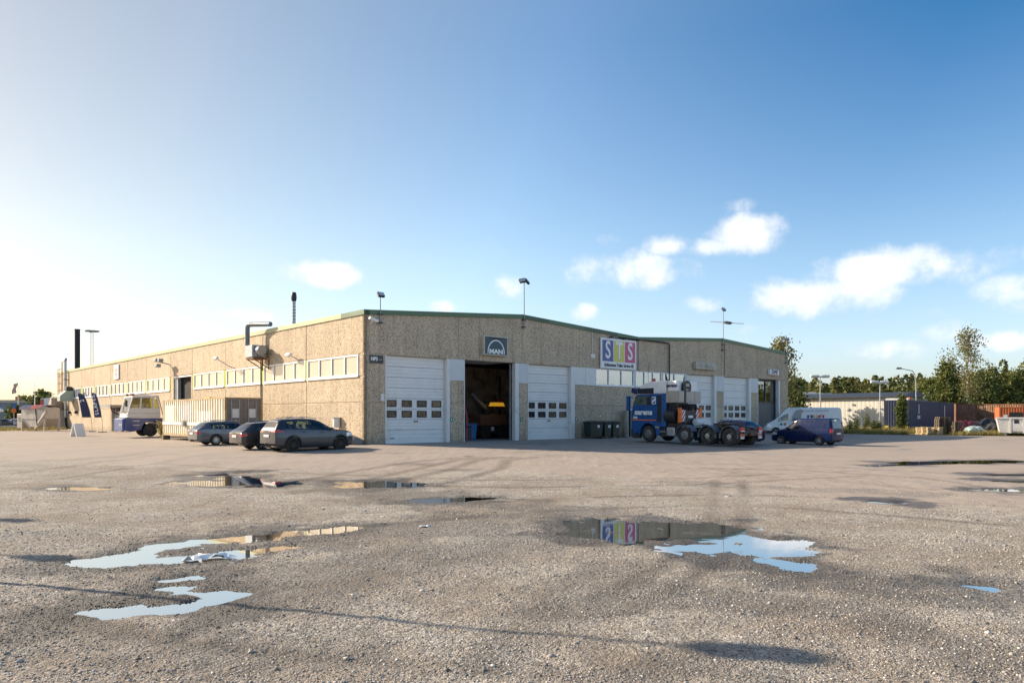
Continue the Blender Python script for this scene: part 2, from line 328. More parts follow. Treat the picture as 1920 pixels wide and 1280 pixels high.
for lab, caps in PUD:
    lst = []
    for (a, b, c, d, r) in caps:
        p = px2w(a, b); q = px2w(c, d); Ym = (p[1] + q[1]) / 2
        lst.append((p, q, max(.16, r * Ym * Ym / (1404 * 1.95))))
    CAPS.append(lst)
def capd(X, Y, cap):
    (ax, ay), (bx, by), r = cap
    dx, dy = bx - ax, by - ay; t = np.clip(((X - ax) * dx + (Y - ay) * dy) / (dx * dx + dy * dy + 1e-9), 0, 1)
    return np.hypot(X - ax - t * dx, Y - ay - t * dy) / r
def pmask(X, Y):
    "1 in the middle of a hollow, 0 at its rim, negative outside"
    m = np.full(np.shape(X), -9.0)
    for lst in CAPS:
        for c in lst: m = np.maximum(m, 1.15 - capd(X, Y, c))
    return m
def pdist(X, Y):
    "metres from the nearest hollow's rim"
    m = np.full(np.shape(X), 99.0)
    for lst in CAPS:
        for c in lst: m = np.minimum(m, (capd(X, Y, c) - 1) * c[2])
    return m
def wetness(X, Y):
    return sst(-pdist(X, Y) + 1.3 * vnoise(X / .9, Y / .9, 5) + .7 * vnoise(X / .25, Y / .25, 6), -.80, -.12)
def ground_z(X, Y):
    near = 1 - sst(np.hypot(X, Y), 30, 60)
    lx, ly = (np.asarray(X) - CX) * UX + (np.asarray(Y) - CY) * UY, -(np.asarray(X) - CX) * UY + (np.asarray(Y) - CY) * UX
    m = pmask(X, Y)
    mn = m + np.where(m > -1.2, .75 * vnoise(X / .6, Y / .6, 61) + .6 * vnoise(X / .22, Y / .22, 62) + .3 * vnoise(X / .1, Y / .1, 63), 0)
    dep = np.where(mn > -.35, -.046 * sst(mn, -.35, .8), 0)
    return gz(X, Y) + gnoise(X, Y) * near * .8 + dep
def axis(parts):
    out = []
    for a, b, s in parts: out += list(np.arange(a, b, s))
    return out
def grow(a, s, k, end):
    o = []
    while abs(a) < end: o.append(a); a += s; s *= k
    return o + [a]
gx = axis([(-13, -8, .075), (-8, 8, .05), (8, 13, .075)]); gx = [-v for v in grow(13.1, .12, 1.09, 2500)][::-1] + gx + grow(13.0, .12, 1.09, 2500)
gy = [-v for v in grow(6.0, 1, 1.25, 2500)][::-1] + axis([(-6, 3, .6), (3, 5, .07), (5, 15, .045), (15, 28, .09)]) + grow(28, .14, 1.06, 2500)
gx = np.array(gx); gy = np.array(gy)
XX, YY = np.meshgrid(gx, gy); ZZ = ground_z(XX, YY)
# shallow ruts of tyres through the gravel
def gridmesh(name, XX, YY, ZZ):
    ny, nx = XX.shape; me = bpy.data.meshes.new(name); n = nx * ny
    me.vertices.add(n); me.vertices.foreach_set('co', np.stack([XX, YY, ZZ], -1).reshape(-1).astype(np.float32))
    i = (np.arange(ny - 1)[:, None] * nx + np.arange(nx - 1)[None]).reshape(-1)
    q = np.stack([i, i + 1, i + nx + 1, i + nx], -1).astype(np.int32); nf = len(q)
    me.loops.add(nf * 4); me.loops.foreach_set('vertex_index', q.reshape(-1))
    me.polygons.add(nf); me.polygons.foreach_set('loop_start', (np.arange(nf) * 4).astype(np.int32)); me.polygons.foreach_set('loop_total', np.full(nf, 4, np.int32))
    me.polygons.foreach_set('use_smooth', np.ones(nf, bool)); me.update(); me.validate(); return me
gme = gridmesh('ground', XX, YY, ZZ)
mm = pmask(XX, YY)
wet = wetness(XX, YY)
# damp compacted lanes where lorries turn
def lane(X, Y, pts, w):
    m = np.zeros(X.shape)
    P = [px2w(*p) for p in pts]
    for a, b in zip(P, P[1:]): m = np.maximum(m, 1 - capd(X, Y, (a, b, w)))
    return np.clip(m, 0, 1)
for pts, w, k in [([(620,1010),(850,985),(1040,985)], 1.2, .55), ([(1500,1080),(1700,1100),(1920,1110)], .8, .8), ([(1060,960),(760,930),(600,905)], 1.4, .6),
                  ([(1920,1240),(1600,1150),(1250,1110),(1050,1150)], .5, .55), ([(0,1010),(200,985),(420,960)], .6, .25), ([(980,1010),(700,1060),(500,1100)], 1.0, .5),
                  ([(900,1240),(1040,1150),(1150,1060)], .35, .4), ([(600,1200),(300,1230),(0,1180)], .7, .35), ([(1200,1270),(1300,1240),(1420,1275)], .3, .5),
                  ([(1270,905),(1500,915),(1700,925)], .8, .3)]:
    lm = lane(XX, YY, pts, w * 1.5); wet = np.maximum(wet, k * sst(lm + .9 * vnoise(XX / .7, YY / .7, 8) * (lm > 0), .1, .7))
# asphalt near the building, loose gravel nearer the camera: ragged border
pxs = 960 + 1404 * XX / np.maximum(YY, 1); pys = 781 + 1404 * 1.9 / np.maximum(YY, 1)
bx = [-2000, 0, 330, 640, 1000, 1250, 1500, 1900, 4000]; by_px = [855, 858, 872, 880, 890, 900, 922, 960, 1000]
bY = 1404 * 1.93 / (np.interp(pxs, bx, by_px) - 781)
grav = sst(bY - YY + 5 * vnoise(XX / 3, YY / 3, 11) + 2.5 * vnoise(XX / .8, YY / .8, 12), -2.5, 3.5)
grav = np.where(YY < 2, 1, grav)
tr = np.zeros(XX.shape)
ARCS = [[(1240,868),(1500,872),(1750,884),(1920,905)], [(1240,876),(1500,881),(1750,897),(1920,925)], [(300,868),(520,885),(900,900),(1300,896),(1650,880)], [(300,878),(520,897),(900,914),(1300,909),(1650,890)],
        [(60,905),(330,862),(620,850)], [(0,890),(300,852),(620,843)], [(1050,1150),(1250,1060),(1340,960),(1340,900)], [(1180,1150),(1340,1060),(1400,960),(1390,900)], [(0,1130),(300,1200),(700,1240),(1100,1270)], [(700,960),(1000,935),(1400,925),(1900,950)], [(690,985),(1000,958),(1400,945),(1900,985)]]
for arc_ in ARCS:
    P = [px2w(*p_) for p_ in arc_]
    P = [(np.interp(q, range(len(P)), [p_[0] for p_ in P]), np.interp(q, range(len(P)), [p_[1] for p_ in P])) for q in np.linspace(0, len(P) - 1, 9)]
    for a, b in zip(P, P[1:]): tr = np.maximum(tr, .8 * np.clip(1.1 - capd(XX, YY, (a, b, .26)), 0, 1))
tr = np.clip(tr * (1 + 1.6 * vnoise(XX / 1.3, YY / 1.3, 41)), 0, 1)
oil = np.zeros(XX.shape)
for k in range(34):                                   # oil drips and patched asphalt in front of the doors
    u_ = random.uniform(-9, 46); y_ = -random.uniform(2, 18); ox_, oy_ = b2w(u_, y_); oil = np.maximum(oil, np.clip(1.2 - np.hypot((XX - ox_) / random.uniform(.4, 1.6), (YY - oy_) / random.uniform(.3, .9)) + vnoise(XX / .4, YY / .4, 50 + k), 0, 1) * random.uniform(.3, .9))
for k, off in enumerate([0, 1.9, 3.2, 5.0]):       # dusty curving tyre tracks in front of the corner
    P = [px2w(540 + off * 60, 905), px2w(690 + off * 50, 878), px2w(800 + off * 30, 862), px2w(905 + off * 20, 857)]
    for a, b in zip(P, P[1:]): tr = np.maximum(tr, np.clip(1.2 - capd(XX, YY, (a, b, .32)), 0, 1))
# loamy verges
def attr(me, name, a):
    at_ = me.attributes.new(name, 'FLOAT', 'POINT'); at_.data.foreach_set('value', a.reshape(-1).astype(np.float32))
veg = np.zeros(XX.shape)
for (x0, x1, y0, y1) in [(26, 75, 63, 76)]:
    veg = np.maximum(veg, sst(XX, x0, x0 + 4) * sst(YY + .8 * vnoise(XX / 2, YY / 2, 9), 73.0, 74.2) )
veg = np.maximum(veg, sst(YY, 100, 112) * sst(-XX, 36, 44)); veg = np.maximum(veg, sst(YY, 130, 150))
attr(gme, 'wet', wet); attr(gme, 'gravel', grav); attr(gme, 'track', tr); attr(gme, 'soil', veg); attr(gme, 'oil', oil)
def ground_mat():
    m = bpy.data.materials.new('yard_surface'); m.use_nodes = True; t = m.node_tree; p = t.nodes['Principled BSDF']
    c = N(t, 'ShaderNodeTexCoord'); o = c.outputs['Object']
    def A(n): return N(t, 'ShaderNodeAttribute', attribute_name=n).outputs['Fac']
    def noise(s, d=6.0, r=.6): n = N(t, 'ShaderNodeTexNoise', ins={'Scale': s, 'Detail': d, 'Roughness': r}); L(t, o, n.inputs['Vector']); return n.outputs[0]
    def mix(f, a, b):
        n = N(t, 'ShaderNodeMixRGB')
        for i, x in ((0, f), (1, a), (2, b)):
            if isinstance(x, tuple): n.inputs[i].default_value = x + (1,)
            elif isinstance(x, float): n.inputs[i].default_value = x
            else: L(t, x, n.inputs[i])
        return n.outputs[0]
    def rng(x, a, b, lo=0.0, hi=1.0): n = N(t, 'ShaderNodeMapRange', ins={1: a, 2: b, 3: lo, 4: hi}); L(t, x, n.inputs[0]); return n.outputs[0]
    # stones of the gravel
    v = N(t, 'ShaderNodeTexVoronoi', ins={'Scale': 55.0}); L(t, o, v.inputs['Vector'])
    v2 = N(t, 'ShaderNodeTexVoronoi', ins={'Scale': 22.0}); L(t, o, v2.inputs['Vector'])
    s1 = N(t, 'ShaderNodeSeparateColor'); L(t, v.outputs['Color'], s1.inputs[0]); s2 = N(t, 'ShaderNodeSeparateColor'); L(t, v2.outputs['Color'], s2.inputs[0])
    stone = mix(s1.outputs[0], (.22, .192, .162), (.76, .69, .60))
    stone = mix(rng(s2.outputs[0], .72, .8), stone, mix(s2.outputs[1], (.19, .165, .14), (.80, .745, .67)))
    loam = mix(noise(3.0), (.25, .198, .148), (.41, .33, .252))
    gr = mix(rng(noise(.45, 8.0, .7), .40, .62), stone, mix(.75, stone, loam))
    asp = mix(noise(.35, 8.0, .65), (.32, .26, .208), (.50, .415, .34))
    asp = mix(rng(noise(90.0, 2.0), .35, .65, 0.0, .5), asp, (.22, .19, .165))
    stn = N(t, 'ShaderNodeVectorMath', operation='MULTIPLY'); L(t, o, stn.inputs[0]); stn.inputs[1].default_value = (.9, .25, 1)
    nst = N(t, 'ShaderNodeTexNoise', ins={'Scale': .5, 'Detail': 7.0, 'Roughness': .7}); L(t, stn.outputs[0], nst.inputs['Vector'])
    asp = mix(rng(nst.outputs[0], .55, .75, 0.0, .55), asp, (.16, .135, .115))
    col = mix(A('gravel'), asp, gr)
    col = mix(rng(A('track'), .1, .9, 0.0, .55), col, (.16, .13, .105)); col = mix(rng(A('oil'), .1, .9, 0.0, .6), col, (.07, .06, .055))
    col = mix(rng(A('soil'), .3, .8, 0.0, .9), col, mix(noise(1.5), (.07, .075, .025), (.15, .13, .06)))
    sh = N(t, 'ShaderNodeVectorMath', operation='SCALE'); L(t, col, sh.inputs[0]); L(t, rng(A('wet'), 0, 1, 1.0, .37), sh.inputs['Scale'])
    L(t, sh.outputs[0], p.inputs['Base Color'])
    L(t, rng(A('wet'), 0, 1, .92, .5), p.inputs['Roughness']); p.inputs['Specular IOR Level'].default_value = .3
    hgt = MA(t, 'ADD', MA(t, 'MULTIPLY', v.outputs['Distance'], -1.0), MA(t, 'ADD', MA(t, 'MULTIPLY', v2.outputs['Distance'], -1.3), noise(120.0, 3.0)))
    b = N(t, 'ShaderNodeBump', ins={'Distance': .03}); L(t, hgt, b.inputs['Height']); L(t, rng(A('gravel'), 0, 1, .12, 1.0), b.inputs['Strength'])
    L(t, b.outputs[0], p.inputs['Normal']); return m
gme.materials.append(ground_mat())
go = bpy.data.objects.new('ground', gme); COL.objects.link(go); tag(go, 'yard of worn asphalt and grey gravel', kind='structure')

def water_mat():
    m = bpy.data.materials.new('rain_water'); m.use_nodes = True; t = m.node_tree; t.nodes.clear()
    tr = N(t, 'ShaderNodeBsdfTransparent', ins={0: (.62, .52, .40, 1)}); gl = N(t, 'ShaderNodeBsdfGlossy', ins={'Roughness': .025, 0: (.74, .72, .70, 1)})
    fr = N(t, 'ShaderNodeFresnel', ins={0: 1.34}); mx = N(t, 'ShaderNodeMixShader'); L(t, fr.outputs[0], mx.inputs[0]); L(t, tr.outputs[0], mx.inputs[1]); L(t, gl.outputs[0], mx.inputs[2])
    c = N(t, 'ShaderNodeTexCoord'); nn = N(t, 'ShaderNodeTexNoise', ins={'Scale': 4.0, 'Detail': 2.0}); L(t, c.outputs['Object'], nn.inputs['Vector'])
    b = N(t, 'ShaderNodeBump', ins={'Strength': .02, 'Distance': .02}); L(t, nn.outputs[0], b.inputs['Height']); L(t, b.outputs[0], gl.inputs['Normal']); L(t, b.outputs[0], fr.inputs['Normal'])
    o = N(t, 'ShaderNodeOutputMaterial'); L(t, mx.outputs[0], o.inputs[0]); return m
WATER = water_mat()
for (lab, _), lst in zip(PUD, CAPS):
    # a level sheet over the hollow: cells near the hollow only
    x0 = min(min(c[0][0], c[1][0]) - 1.7 * c[2] for c in lst); x1 = max(max(c[0][0], c[1][0]) + 1.5 * c[2] for c in lst)
    y0 = min(min(c[0][1], c[1][1]) - 1.5 * c[2] for c in lst); y1 = max(max(c[0][1], c[1][1]) + 1.5 * c[2] for c in lst)
    s = max(.06, (x1 - x0) / 90); nx, ny = int((x1 - x0) / s) + 2, int((y1 - y0) / s) + 2
    cxs = x0 + np.arange(nx) * s; cys = y0 + np.arange(ny) * s; QX, QY = np.meshgrid(cxs, cys)
    m = np.full(QX.shape, -9.0)
    for c in lst: m = np.maximum(m, 1.15 - capd(QX, QY, c))
    zc = np.mean([G(*c[0]) for c in lst] + [G(*c[1]) for c in lst]) - .020
    mb = MB(); ids = {}
    for j in range(ny - 1):
        for i in range(nx - 1):
            if m[j:j + 2, i:i + 2].min() > -.45:
                f = []
                for (a, b) in ((j, i), (j, i + 1), (j + 1, i + 1), (j + 1, i)):
                    if (a, b) not in ids: ids[(a, b)] = len(mb.v); mb.v.append((QX[a, b], QY[a, b], zc))
                    f.append(ids[(a, b)])
                mb.f.append(tuple(f))
    tag(mb.build('puddle', WATER), lab, kind='structure', group='rain puddles in the yard')

# loose stones: uncountable
def stones(n, ymin, ymax, smin, smax, seed, power=1.0):
    rs = np.random.RandomState(seed)
    Y = ymin + (ymax - ymin) * rs.rand(n) ** power; X = (rs.rand(n) * 2 - 1) * (Y * .72 + .5)
    cl = vnoise(X / .9, Y / .9, 21) + .6 * vnoise(X / .3, Y / .3, 22)
    keep = (cl + rs.rand(n) * .9 > .25) ; X = X[keep]; Y = Y[keep]
    m = pmask(X, Y); keep = (m < .2) | (rs.rand(len(m)) < .5 * np.exp(-(m - .2) / .12) + .015); X, Y = X[keep], Y[keep]
    n = len(X); Z = ground_z(X, Y)
    S = smin + (smax - smin) * rs.rand(n) ** 3.2
    base = np.array([(1, 0, 0), (-1, 0, 0), (0, 1, 0), (0, -1, 0), (0, 0, 1), (0, 0, -1), (.62, .62, .5), (-.62, -.6, .45)], float)
    fc = np.array([(0, 2, 6), (2, 4, 6), (4, 0, 6), (1, 3, 7), (3, 4, 7), (4, 1, 7), (2, 1, 4), (3, 0, 4), (2, 0, 5), (1, 2, 5), (3, 1, 5), (0, 3, 5)])
    a = rs.rand(n) * 6.283; ca, sa = np.cos(a), np.sin(a)
    V = base[None] * (1 + .55 * (rs.rand(n, 8, 1) - .5)) * S[:, None, None] * np.stack([np.ones(n), .65 + .3 * rs.rand(n), .45 + .3 * rs.rand(n)], -1)[:, None]
    VX = V[..., 0] * ca[:, None] - V[..., 1] * sa[:, None] + X[:, None]; VY = V[..., 0] * sa[:, None] + V[..., 1] * ca[:, None] + Y[:, None]
    VZ = V[..., 2] + (Z + S * .12)[:, None]
    co = np.stack([VX, VY, VZ], -1).reshape(-1, 3); f = (fc[None] + (np.arange(n) * 8)[:, None, None]).reshape(-1, 3)
    rnd = np.repeat(rs.rand(n), 8); wt = np.repeat(wetness(X, Y), 8)
    return co, f, rnd, wt
parts = [stones(70000, 4.6, 13, .005, .017, 1, 1.0), stones(16000, 10, 24, .008, .024, 2, 1.1), stones(900, 4.8, 16, .016, .036, 3, 1.2)]
off = 0; cos = []; fs = []; rn = []; wts = []
for co, f, r_, w_ in parts: cos.append(co); fs.append(f + off); rn.append(r_); wts.append(w_); off += len(co)
co = np.concatenate(cos); f = np.concatenate(fs).astype(np.int32)
sm = bpy.data.meshes.new('gravel'); sm.vertices.add(len(co)); sm.vertices.foreach_set('co', co.reshape(-1).astype(np.float32))
sm.loops.add(len(f) * 3); sm.loops.foreach_set('vertex_index', f.reshape(-1)); sm.polygons.add(len(f))
sm.polygons.foreach_set('loop_start', (np.arange(len(f)) * 3).astype(np.int32)); sm.polygons.foreach_set('loop_total', np.full(len(f), 3, np.int32)); sm.update()
attr(sm, 'rnd', np.concatenate(rn)); attr(sm, 'wet', np.concatenate(wts))
gm = bpy.data.materials.new('loose_stone'); gm.use_nodes = True; t = gm.node_tree; p = t.nodes['Principled BSDF']; p.inputs['Roughness'].default_value = .85
ra = N(t, 'ShaderNodeAttribute', attribute_name='rnd'); rp = N(t, 'ShaderNodeValToRGB'); L(t, ra.outputs['Fac'], rp.inputs[0])
rp.color_ramp.elements[0].color = (.15, .135, .12, 1); rp.color_ramp.elements[1].color = (.66, .61, .55, 1)
k = rp.color_ramp.elements.new(.6); k.color = (.40, .36, .315, 1)
wa = N(t, 'ShaderNodeAttribute', attribute_name='wet'); wm = N(t, 'ShaderNodeMapRange', ins={3: 1.0, 4: .45}); L(t, wa.outputs['Fac'], wm.inputs[0])
vs = N(t, 'ShaderNodeVectorMath', operation='SCALE'); L(t, rp.outputs[0], vs.inputs[0]); L(t, wm.outputs[0], vs.inputs['Scale']); L(t, vs.outputs[0], p.inputs['Base Color'])
sm.materials.append(gm); so = bpy.data.objects.new('gravel', sm); COL.objects.link(so); tag(so, 'loose grey stones strewn over the yard', 'gravel', kind='stuff')

# faint painted bay lines on the asphalt in front of the doors
PAINT = M('worn_road_paint', (.42, .40, .37), .8, var=.25, scale=3, dirt=((.14, .125, .11), .6, 2.5))
def strip(name, a, b, w, label):
    ax, ay = a; bx_, by_ = b; n = 14; dx, dy = bx_ - ax, by_ - ay; l = math.hypot(dx, dy); nx_, ny_ = -dy / l * w / 2, dx / l * w / 2
    mb = MB()
    for i in range(n + 1):
        x, y = ax + dx * i / n, ay + dy * i / n
        for s_ in (-1, 1): mb.v.append((x + nx_ * s_, y + ny_ * s_, float(ground_z(np.array([x + nx_ * s_]), np.array([y + ny_ * s_]))[0]) + .02))
    mb.f = [(2 * i, 2 * i + 1, 2 * i + 3, 2 * i + 2) for i in range(n)]
    return tag(mb.build(name, PAINT), label, kind='structure')
for k, u in enumerate([12.4, 17.4, 22.3, 28.0]):
    strip('painted_line', b2w(u, -2.5), b2w(u, -13.5), .11, ['worn white bay line beside the open bay', 'worn white bay line before the bins', 'worn white bay line under the blue cars', 'worn white bay line beside the blue van'][k])
strip('painted_line', b2w(3, -9.6), b2w(30, -9.6), .1, 'long worn white line parallel to the front wall')
# ------------------------------------------------------------------ the workshop building
bld = thing('workshop_building', 'long workshop of washed concrete panels with green roof edge', 'building', (CX, CY, 0), RB)
LT = Matrix.Rotation(R(-90), 4, 'Z')
def F(mb, name, mat, parent=None, left=False, **kw):
    if left: mb.xf(LT)
    return mb.build(name, mat, parent or bld, **kw)
RT = [(0, 7.78), (12.4, 8.62), (25.0, 7.97), (36.9, 8.70), (49, 8.1)]
def zt(u): return float(np.interp(u, [a for a, _ in RT], [b for _, b in RT]))
def cpanel(poly, left=False, c=.038, th=.2, mat=None, name='concrete_panel'):
    "a panel with chamfered front edges, so that neighbours leave a groove"
    n = len(poly); P = [Vector((a, b)) for a, b in poly]; cen = sum(P, Vector((0, 0))) / n; ins = []
    for i in range(n):
        p, q, r = P[i - 1], P[i], P[(i + 1) % n]; d1 = (q - p).normalized(); d2 = (r - q).normalized()
        n1 = Vector((-d1.y, d1.x)); n2 = Vector((-d2.y, d2.x)); b = n1 + n2; b = b / max(b.dot(n1), .2); 
        if (q + b * .01 - cen).length > (q - cen).length: b = -b
        ins.append(q + b * c)
    v = [(p.x, 0, p.y) for p in ins] + [(p.x, c, p.y) for p in P] + [(p.x, th, p.y) for p in P]
    fs = [tuple(range(n))] + [(i, (i + 1) % n, (i + 1) % n + n, i + n) for i in range(n)] + [(i + n, (i + 1) % n + n, (i + 1) % n + 2 * n, i + 2 * n) for i in range(n)] + [tuple(range(3 * n - 1, 2 * n - 1, -1))]
    mb = MB(); mb.add(v, fs); return F(mb, name, mat or AGG, left=left)
def rect(a, b, z0, z1): return [(a, z0), (b, z0), (b, z1), (a, z1)]
HEAD, SILL, JOINT = 5.25, 3.95, 2.45
# front, upper band
cuts = [0, .3, 6.83, 8.58, 12.4, 18.1, 25.0, 29.2, 36.9, 43.0, 49]
for a, b in zip(cuts, cuts[1:]): cpanel([(a, HEAD), (b, HEAD), (b, zt(b) - .22), (a, zt(a) - .22)])
# front, lower pieces
for a, b, z0, z1 in [(0, .3, -.6, JOINT), (0, .3, JOINT, HEAD), (.3, 1.47, -.6, JOINT), (.3, 1.47, JOINT, HEAD),
                     (6.15, 6.83, -.6, JOINT), (6.83, 7.28, -.6, JOINT), (6.15, 6.83, JOINT, 3.9), (6.83, 7.28, JOINT, 3.9),
                     (12.05, 12.88, -.6, JOINT), (12.05, 12.88, JOINT, 3.9),
                     (17.6, 23.45, -.6, JOINT), (17.6, 18.1, JOINT, SILL), (18.1, 25.0, JOINT, SILL), (24.45, 31.45, -.6, JOINT), (25.0, 31.45, JOINT, SILL), (23.45, 24.45, 2.2, JOINT),
                     (36.06, 37.2, -.6, JOINT), (36.06, 37.2, JOINT, 3.9), (41.9, 43.1, -.6, JOINT), (41.9, 43.1, JOINT, 3.9),
                     (47.3, 49, -.6, JOINT), (47.3, 49, JOINT, HEAD)]:
    cpanel(rect(a, b, z0, z1))
# pale sheets above the piers
for a, b in [(6.15, 7.28), (12.05, 12.88), (36.06, 37.2), (41.9, 43.1)]: F(MB().box(a, b, -.03, .12, 3.9, HEAD), 'pier_sheet', SHEET)
for a, b in [(17.6, 18.75), (18.77, 19.85)]: F(MB().box(a, b, -.03, .12, SILL, HEAD), 'pier_sheet', WHITEP)
# jambs of the doors
for a, b in [(1.40, 1.48), (5.9, 6.14), (7.285, 7.34), (11.7, 12.04), (12.885, 12.95), (17.2, 17.59), (31.46, 31.52), (35.75, 36.05), (37.205, 37.28), (41.55, 41.89), (43.105, 43.18), (47.05, 47.29)]:
    F(MB().box(a, b, -.035, .3, -.4, HEAD - .005), 'door_jamb', WHITEP)
# sectional doors
def section_door(a, b, label, pane_mats):
    top = HEAD - .01; root = F(MB().box(a, b, .34, .36, -.2, top), 'sectional_door', DARK); root['label'] = label
    nsec = 8; hs = (top - .18) / nsec
    for k in range(nsec):
        z0 = k * hs + (.18 if k else 0); z1 = k * hs + .18 + hs - .012; mb = MB(); nr = 3; 
        if k in (2, 3) : mb.box(a + .02, b - .02, .26, .30, z0, z1); mb.box(a + .02, b - .02, .253, .26, z0 + .01, z0 + .05)
        else:
            prof = []
            for r_ in range(nr):
                w = (z1 - z0) / nr; q = z0 + r_ * w; prof += [(.272, q), (.25, q + .025), (.25, q + w - .015), (.272, q + w - .001)]
            poly = prof + [(.30, z1), (.30, z0)]
            mb.prism(poly, a + .02, b - .02, 'x')
        F(mb, 'door_section', DOORG, root)
        if k in (2, 3):
            for i in range(4):
                w = (b - a) / 4; c = a + w * (i + .5) - .05; zc = z0 + hs * .5
                fr = MB()
                for (x0, x1, q0, q1) in [(c - .36, c - .30, zc - .21, zc + .21), (c + .30, c + .36, zc - .21, zc + .21), (c - .30, c + .30, zc - .21, zc - .15), (c - .30, c + .30, zc + .15, zc + .21)]: fr.box(x0, x1, .225, .26, q0, q1)
                F(fr, 'window_frame', BLACK, root)
                F(MB().box(c - .30, c + .30, .242, .250, zc - .15, zc + .15), 'pane', pane_mats[(i + k) % len(pane_mats)], root)
    F(MB().box(a, b, .22, .33, -.35, -.005 + .03), 'bottom_seal', WHITEP, root)
    F(MB().box(a, b, .2, .34, top - .04, top), 'top_rail', ALU, root)
    return root
# door panes: mottled warm tones painted in place of the mirrored sunlit yard
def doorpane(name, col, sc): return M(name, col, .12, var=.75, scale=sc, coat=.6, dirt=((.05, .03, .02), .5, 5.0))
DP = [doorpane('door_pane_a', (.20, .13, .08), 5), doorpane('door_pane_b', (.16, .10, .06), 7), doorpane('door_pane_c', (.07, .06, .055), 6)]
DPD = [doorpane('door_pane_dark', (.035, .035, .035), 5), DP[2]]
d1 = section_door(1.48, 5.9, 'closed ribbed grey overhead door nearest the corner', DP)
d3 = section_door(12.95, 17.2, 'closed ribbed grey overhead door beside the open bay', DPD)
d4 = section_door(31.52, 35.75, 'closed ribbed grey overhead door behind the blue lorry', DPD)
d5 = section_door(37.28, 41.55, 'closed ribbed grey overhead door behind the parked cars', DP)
for d, u in ((d1, 3.75), (d3, 15.2)):
    st = F(MB().box(u - .17, u + .17, .236, .2415, 1.20, 1.42), 'sticker', WHITEB, d)
    for i, cm in enumerate([(.05, .07, .28), (.62, .55, .10), (.45, .04, .16)]):
        F(MB().box(u - .15 + i * .1, u - .055 + i * .1, .232, .237, 1.24, 1.38), 'sticker_square', M('sticker_%d' % i, cm), d)
F(MB().box(1.9, 2.2, .235, .25, .28, .33), 'door_handle', BLACK, d1)
# open bay: room behind the second doorway
ROOM = M('workshop_wall', (.52, .43, .34), .85, var=.25, scale=.8, dirt=((.07, .06, .05), .4, 1.0))
ROOMF = M('workshop_floor', (.28, .26, .24), .7, var=.25, scale=1)
F(MB().box(-.0 + .25, 48.8, .36, 30, -.5, .012), 'interior_floor', ROOMF)
F(MB().box(6.4, 6.6, .5, 9, .012, 7.2), 'interior_wall', ROOM); F(MB().box(17.6, 17.8, .5, 9, .012, 7.2), 'interior_wall', ROOM)
F(MB().box(6.6, 17.6, 9, 9.2, .012, 7.4), 'interior_wall', ROOM)
for y in (3.5, 7.0): F(MB().box(6.6, 17.6, y, y + .2, 5.4, 5.9), 'roof_beam', DARK)
F(MB().box(7.34, 11.7, .4, 3.2, 5.3, 5.36), 'raised_door', DOORG)
for x in (7.42, 11.6): F(MB().box(x - .04, x + .04, .36, .44, 0, 5.2), 'door_rail', GALV)
# last doorway: glazed upper half over dark grey panel
gd = F(MB().box(43.2, 47.05, .4, .46, -.4, 3.0), 'glazed_door', M('dark_grey_door', (.075, .085, .09), .45, var=.1)); gd['label'] = 'dark grey door with two wide panes on top'
for a, b in [(43.2, 43.35), (45.1, 45.3), (46.95, 47.05)]: F(MB().box(a, b, .36, .46, 3.0, 5.05), 'door_frame', BLACK, gd)
F(MB().box(43.2, 47.05, .34, .47, 5.05, HEAD - .005), 'door_frame', BLACK, gd); F(MB().box(43.2, 47.05, .35, .395, 2.95, 3.08), 'door_frame', BLACK, gd)
MIRR = glassmat('old_pane', (.16, .19, .16), 1.9, .18)
for a, b in [(43.35, 45.1), (45.3, 46.95)]: F(MB().box(a, b, .42, .43, 3.08, 5.05), 'pane', MIRR, gd)
# front windows
BACKW = M('window_backing', (.10, .13, .13), .7, var=.5, scale=1.2)
SKYP = glassmat('office_pane', (.55, .62, .60), 1.9, .25)
def window(a, b, n, left=False, z0=SILL, z1=HEAD, pane=None, frame=None, back=None, fw=.07):
    w = F(MB().box(a, b, .1, .13, z0, z1), 'window', back, left=left)
    fr = MB(); o = -.03
    fr.box(a, b, o, .09, z1 - fw, z1 - .004); fr.box(a, b, o, .09, z0 + .05, z0 + .05 + fw)
    for i in range(n + 1):
        c = a + (b - a) * i / n; c = min(max(c, a + fw / 2), b - fw / 2); fr.box(c - fw / 2, c + fw / 2, o - .002, .088, z0 + .05 + fw, z1 - fw)
    F(fr, 'window_frame', frame or WHITEB, w, left)
    for i in range(n):
        c0 = a + (b - a) * i / n + fw / 2; c1 = a + (b - a) * (i + 1) / n - fw / 2
        F(MB().box(c0, c1, .035, .045, z0 + .05 + fw, z1 - fw), 'pane', pane if not isinstance(pane, list) else pane[i % len(pane)], w, left)
    F(MB().box(a - .03, b + .03, -.09, .09, z0 - .03, z0 + .048), 'sill', frame or WHITEB, w, left)
    return w
window(19.87, 24.4, 3, pane=SKYP, back=BACKW); window(24.6, 28.0, 3, pane=SKYP, back=BACKW); window(28.15, 31.4, 2, pane=SKYP, back=BACKW)
F(MB().box(24.41, 24.59, -.02, .1, SILL, HEAD), 'window_post', SHEET); F(MB().box(28.01, 28.14, -.02, .1, SILL, HEAD), 'window_post', SHEET)
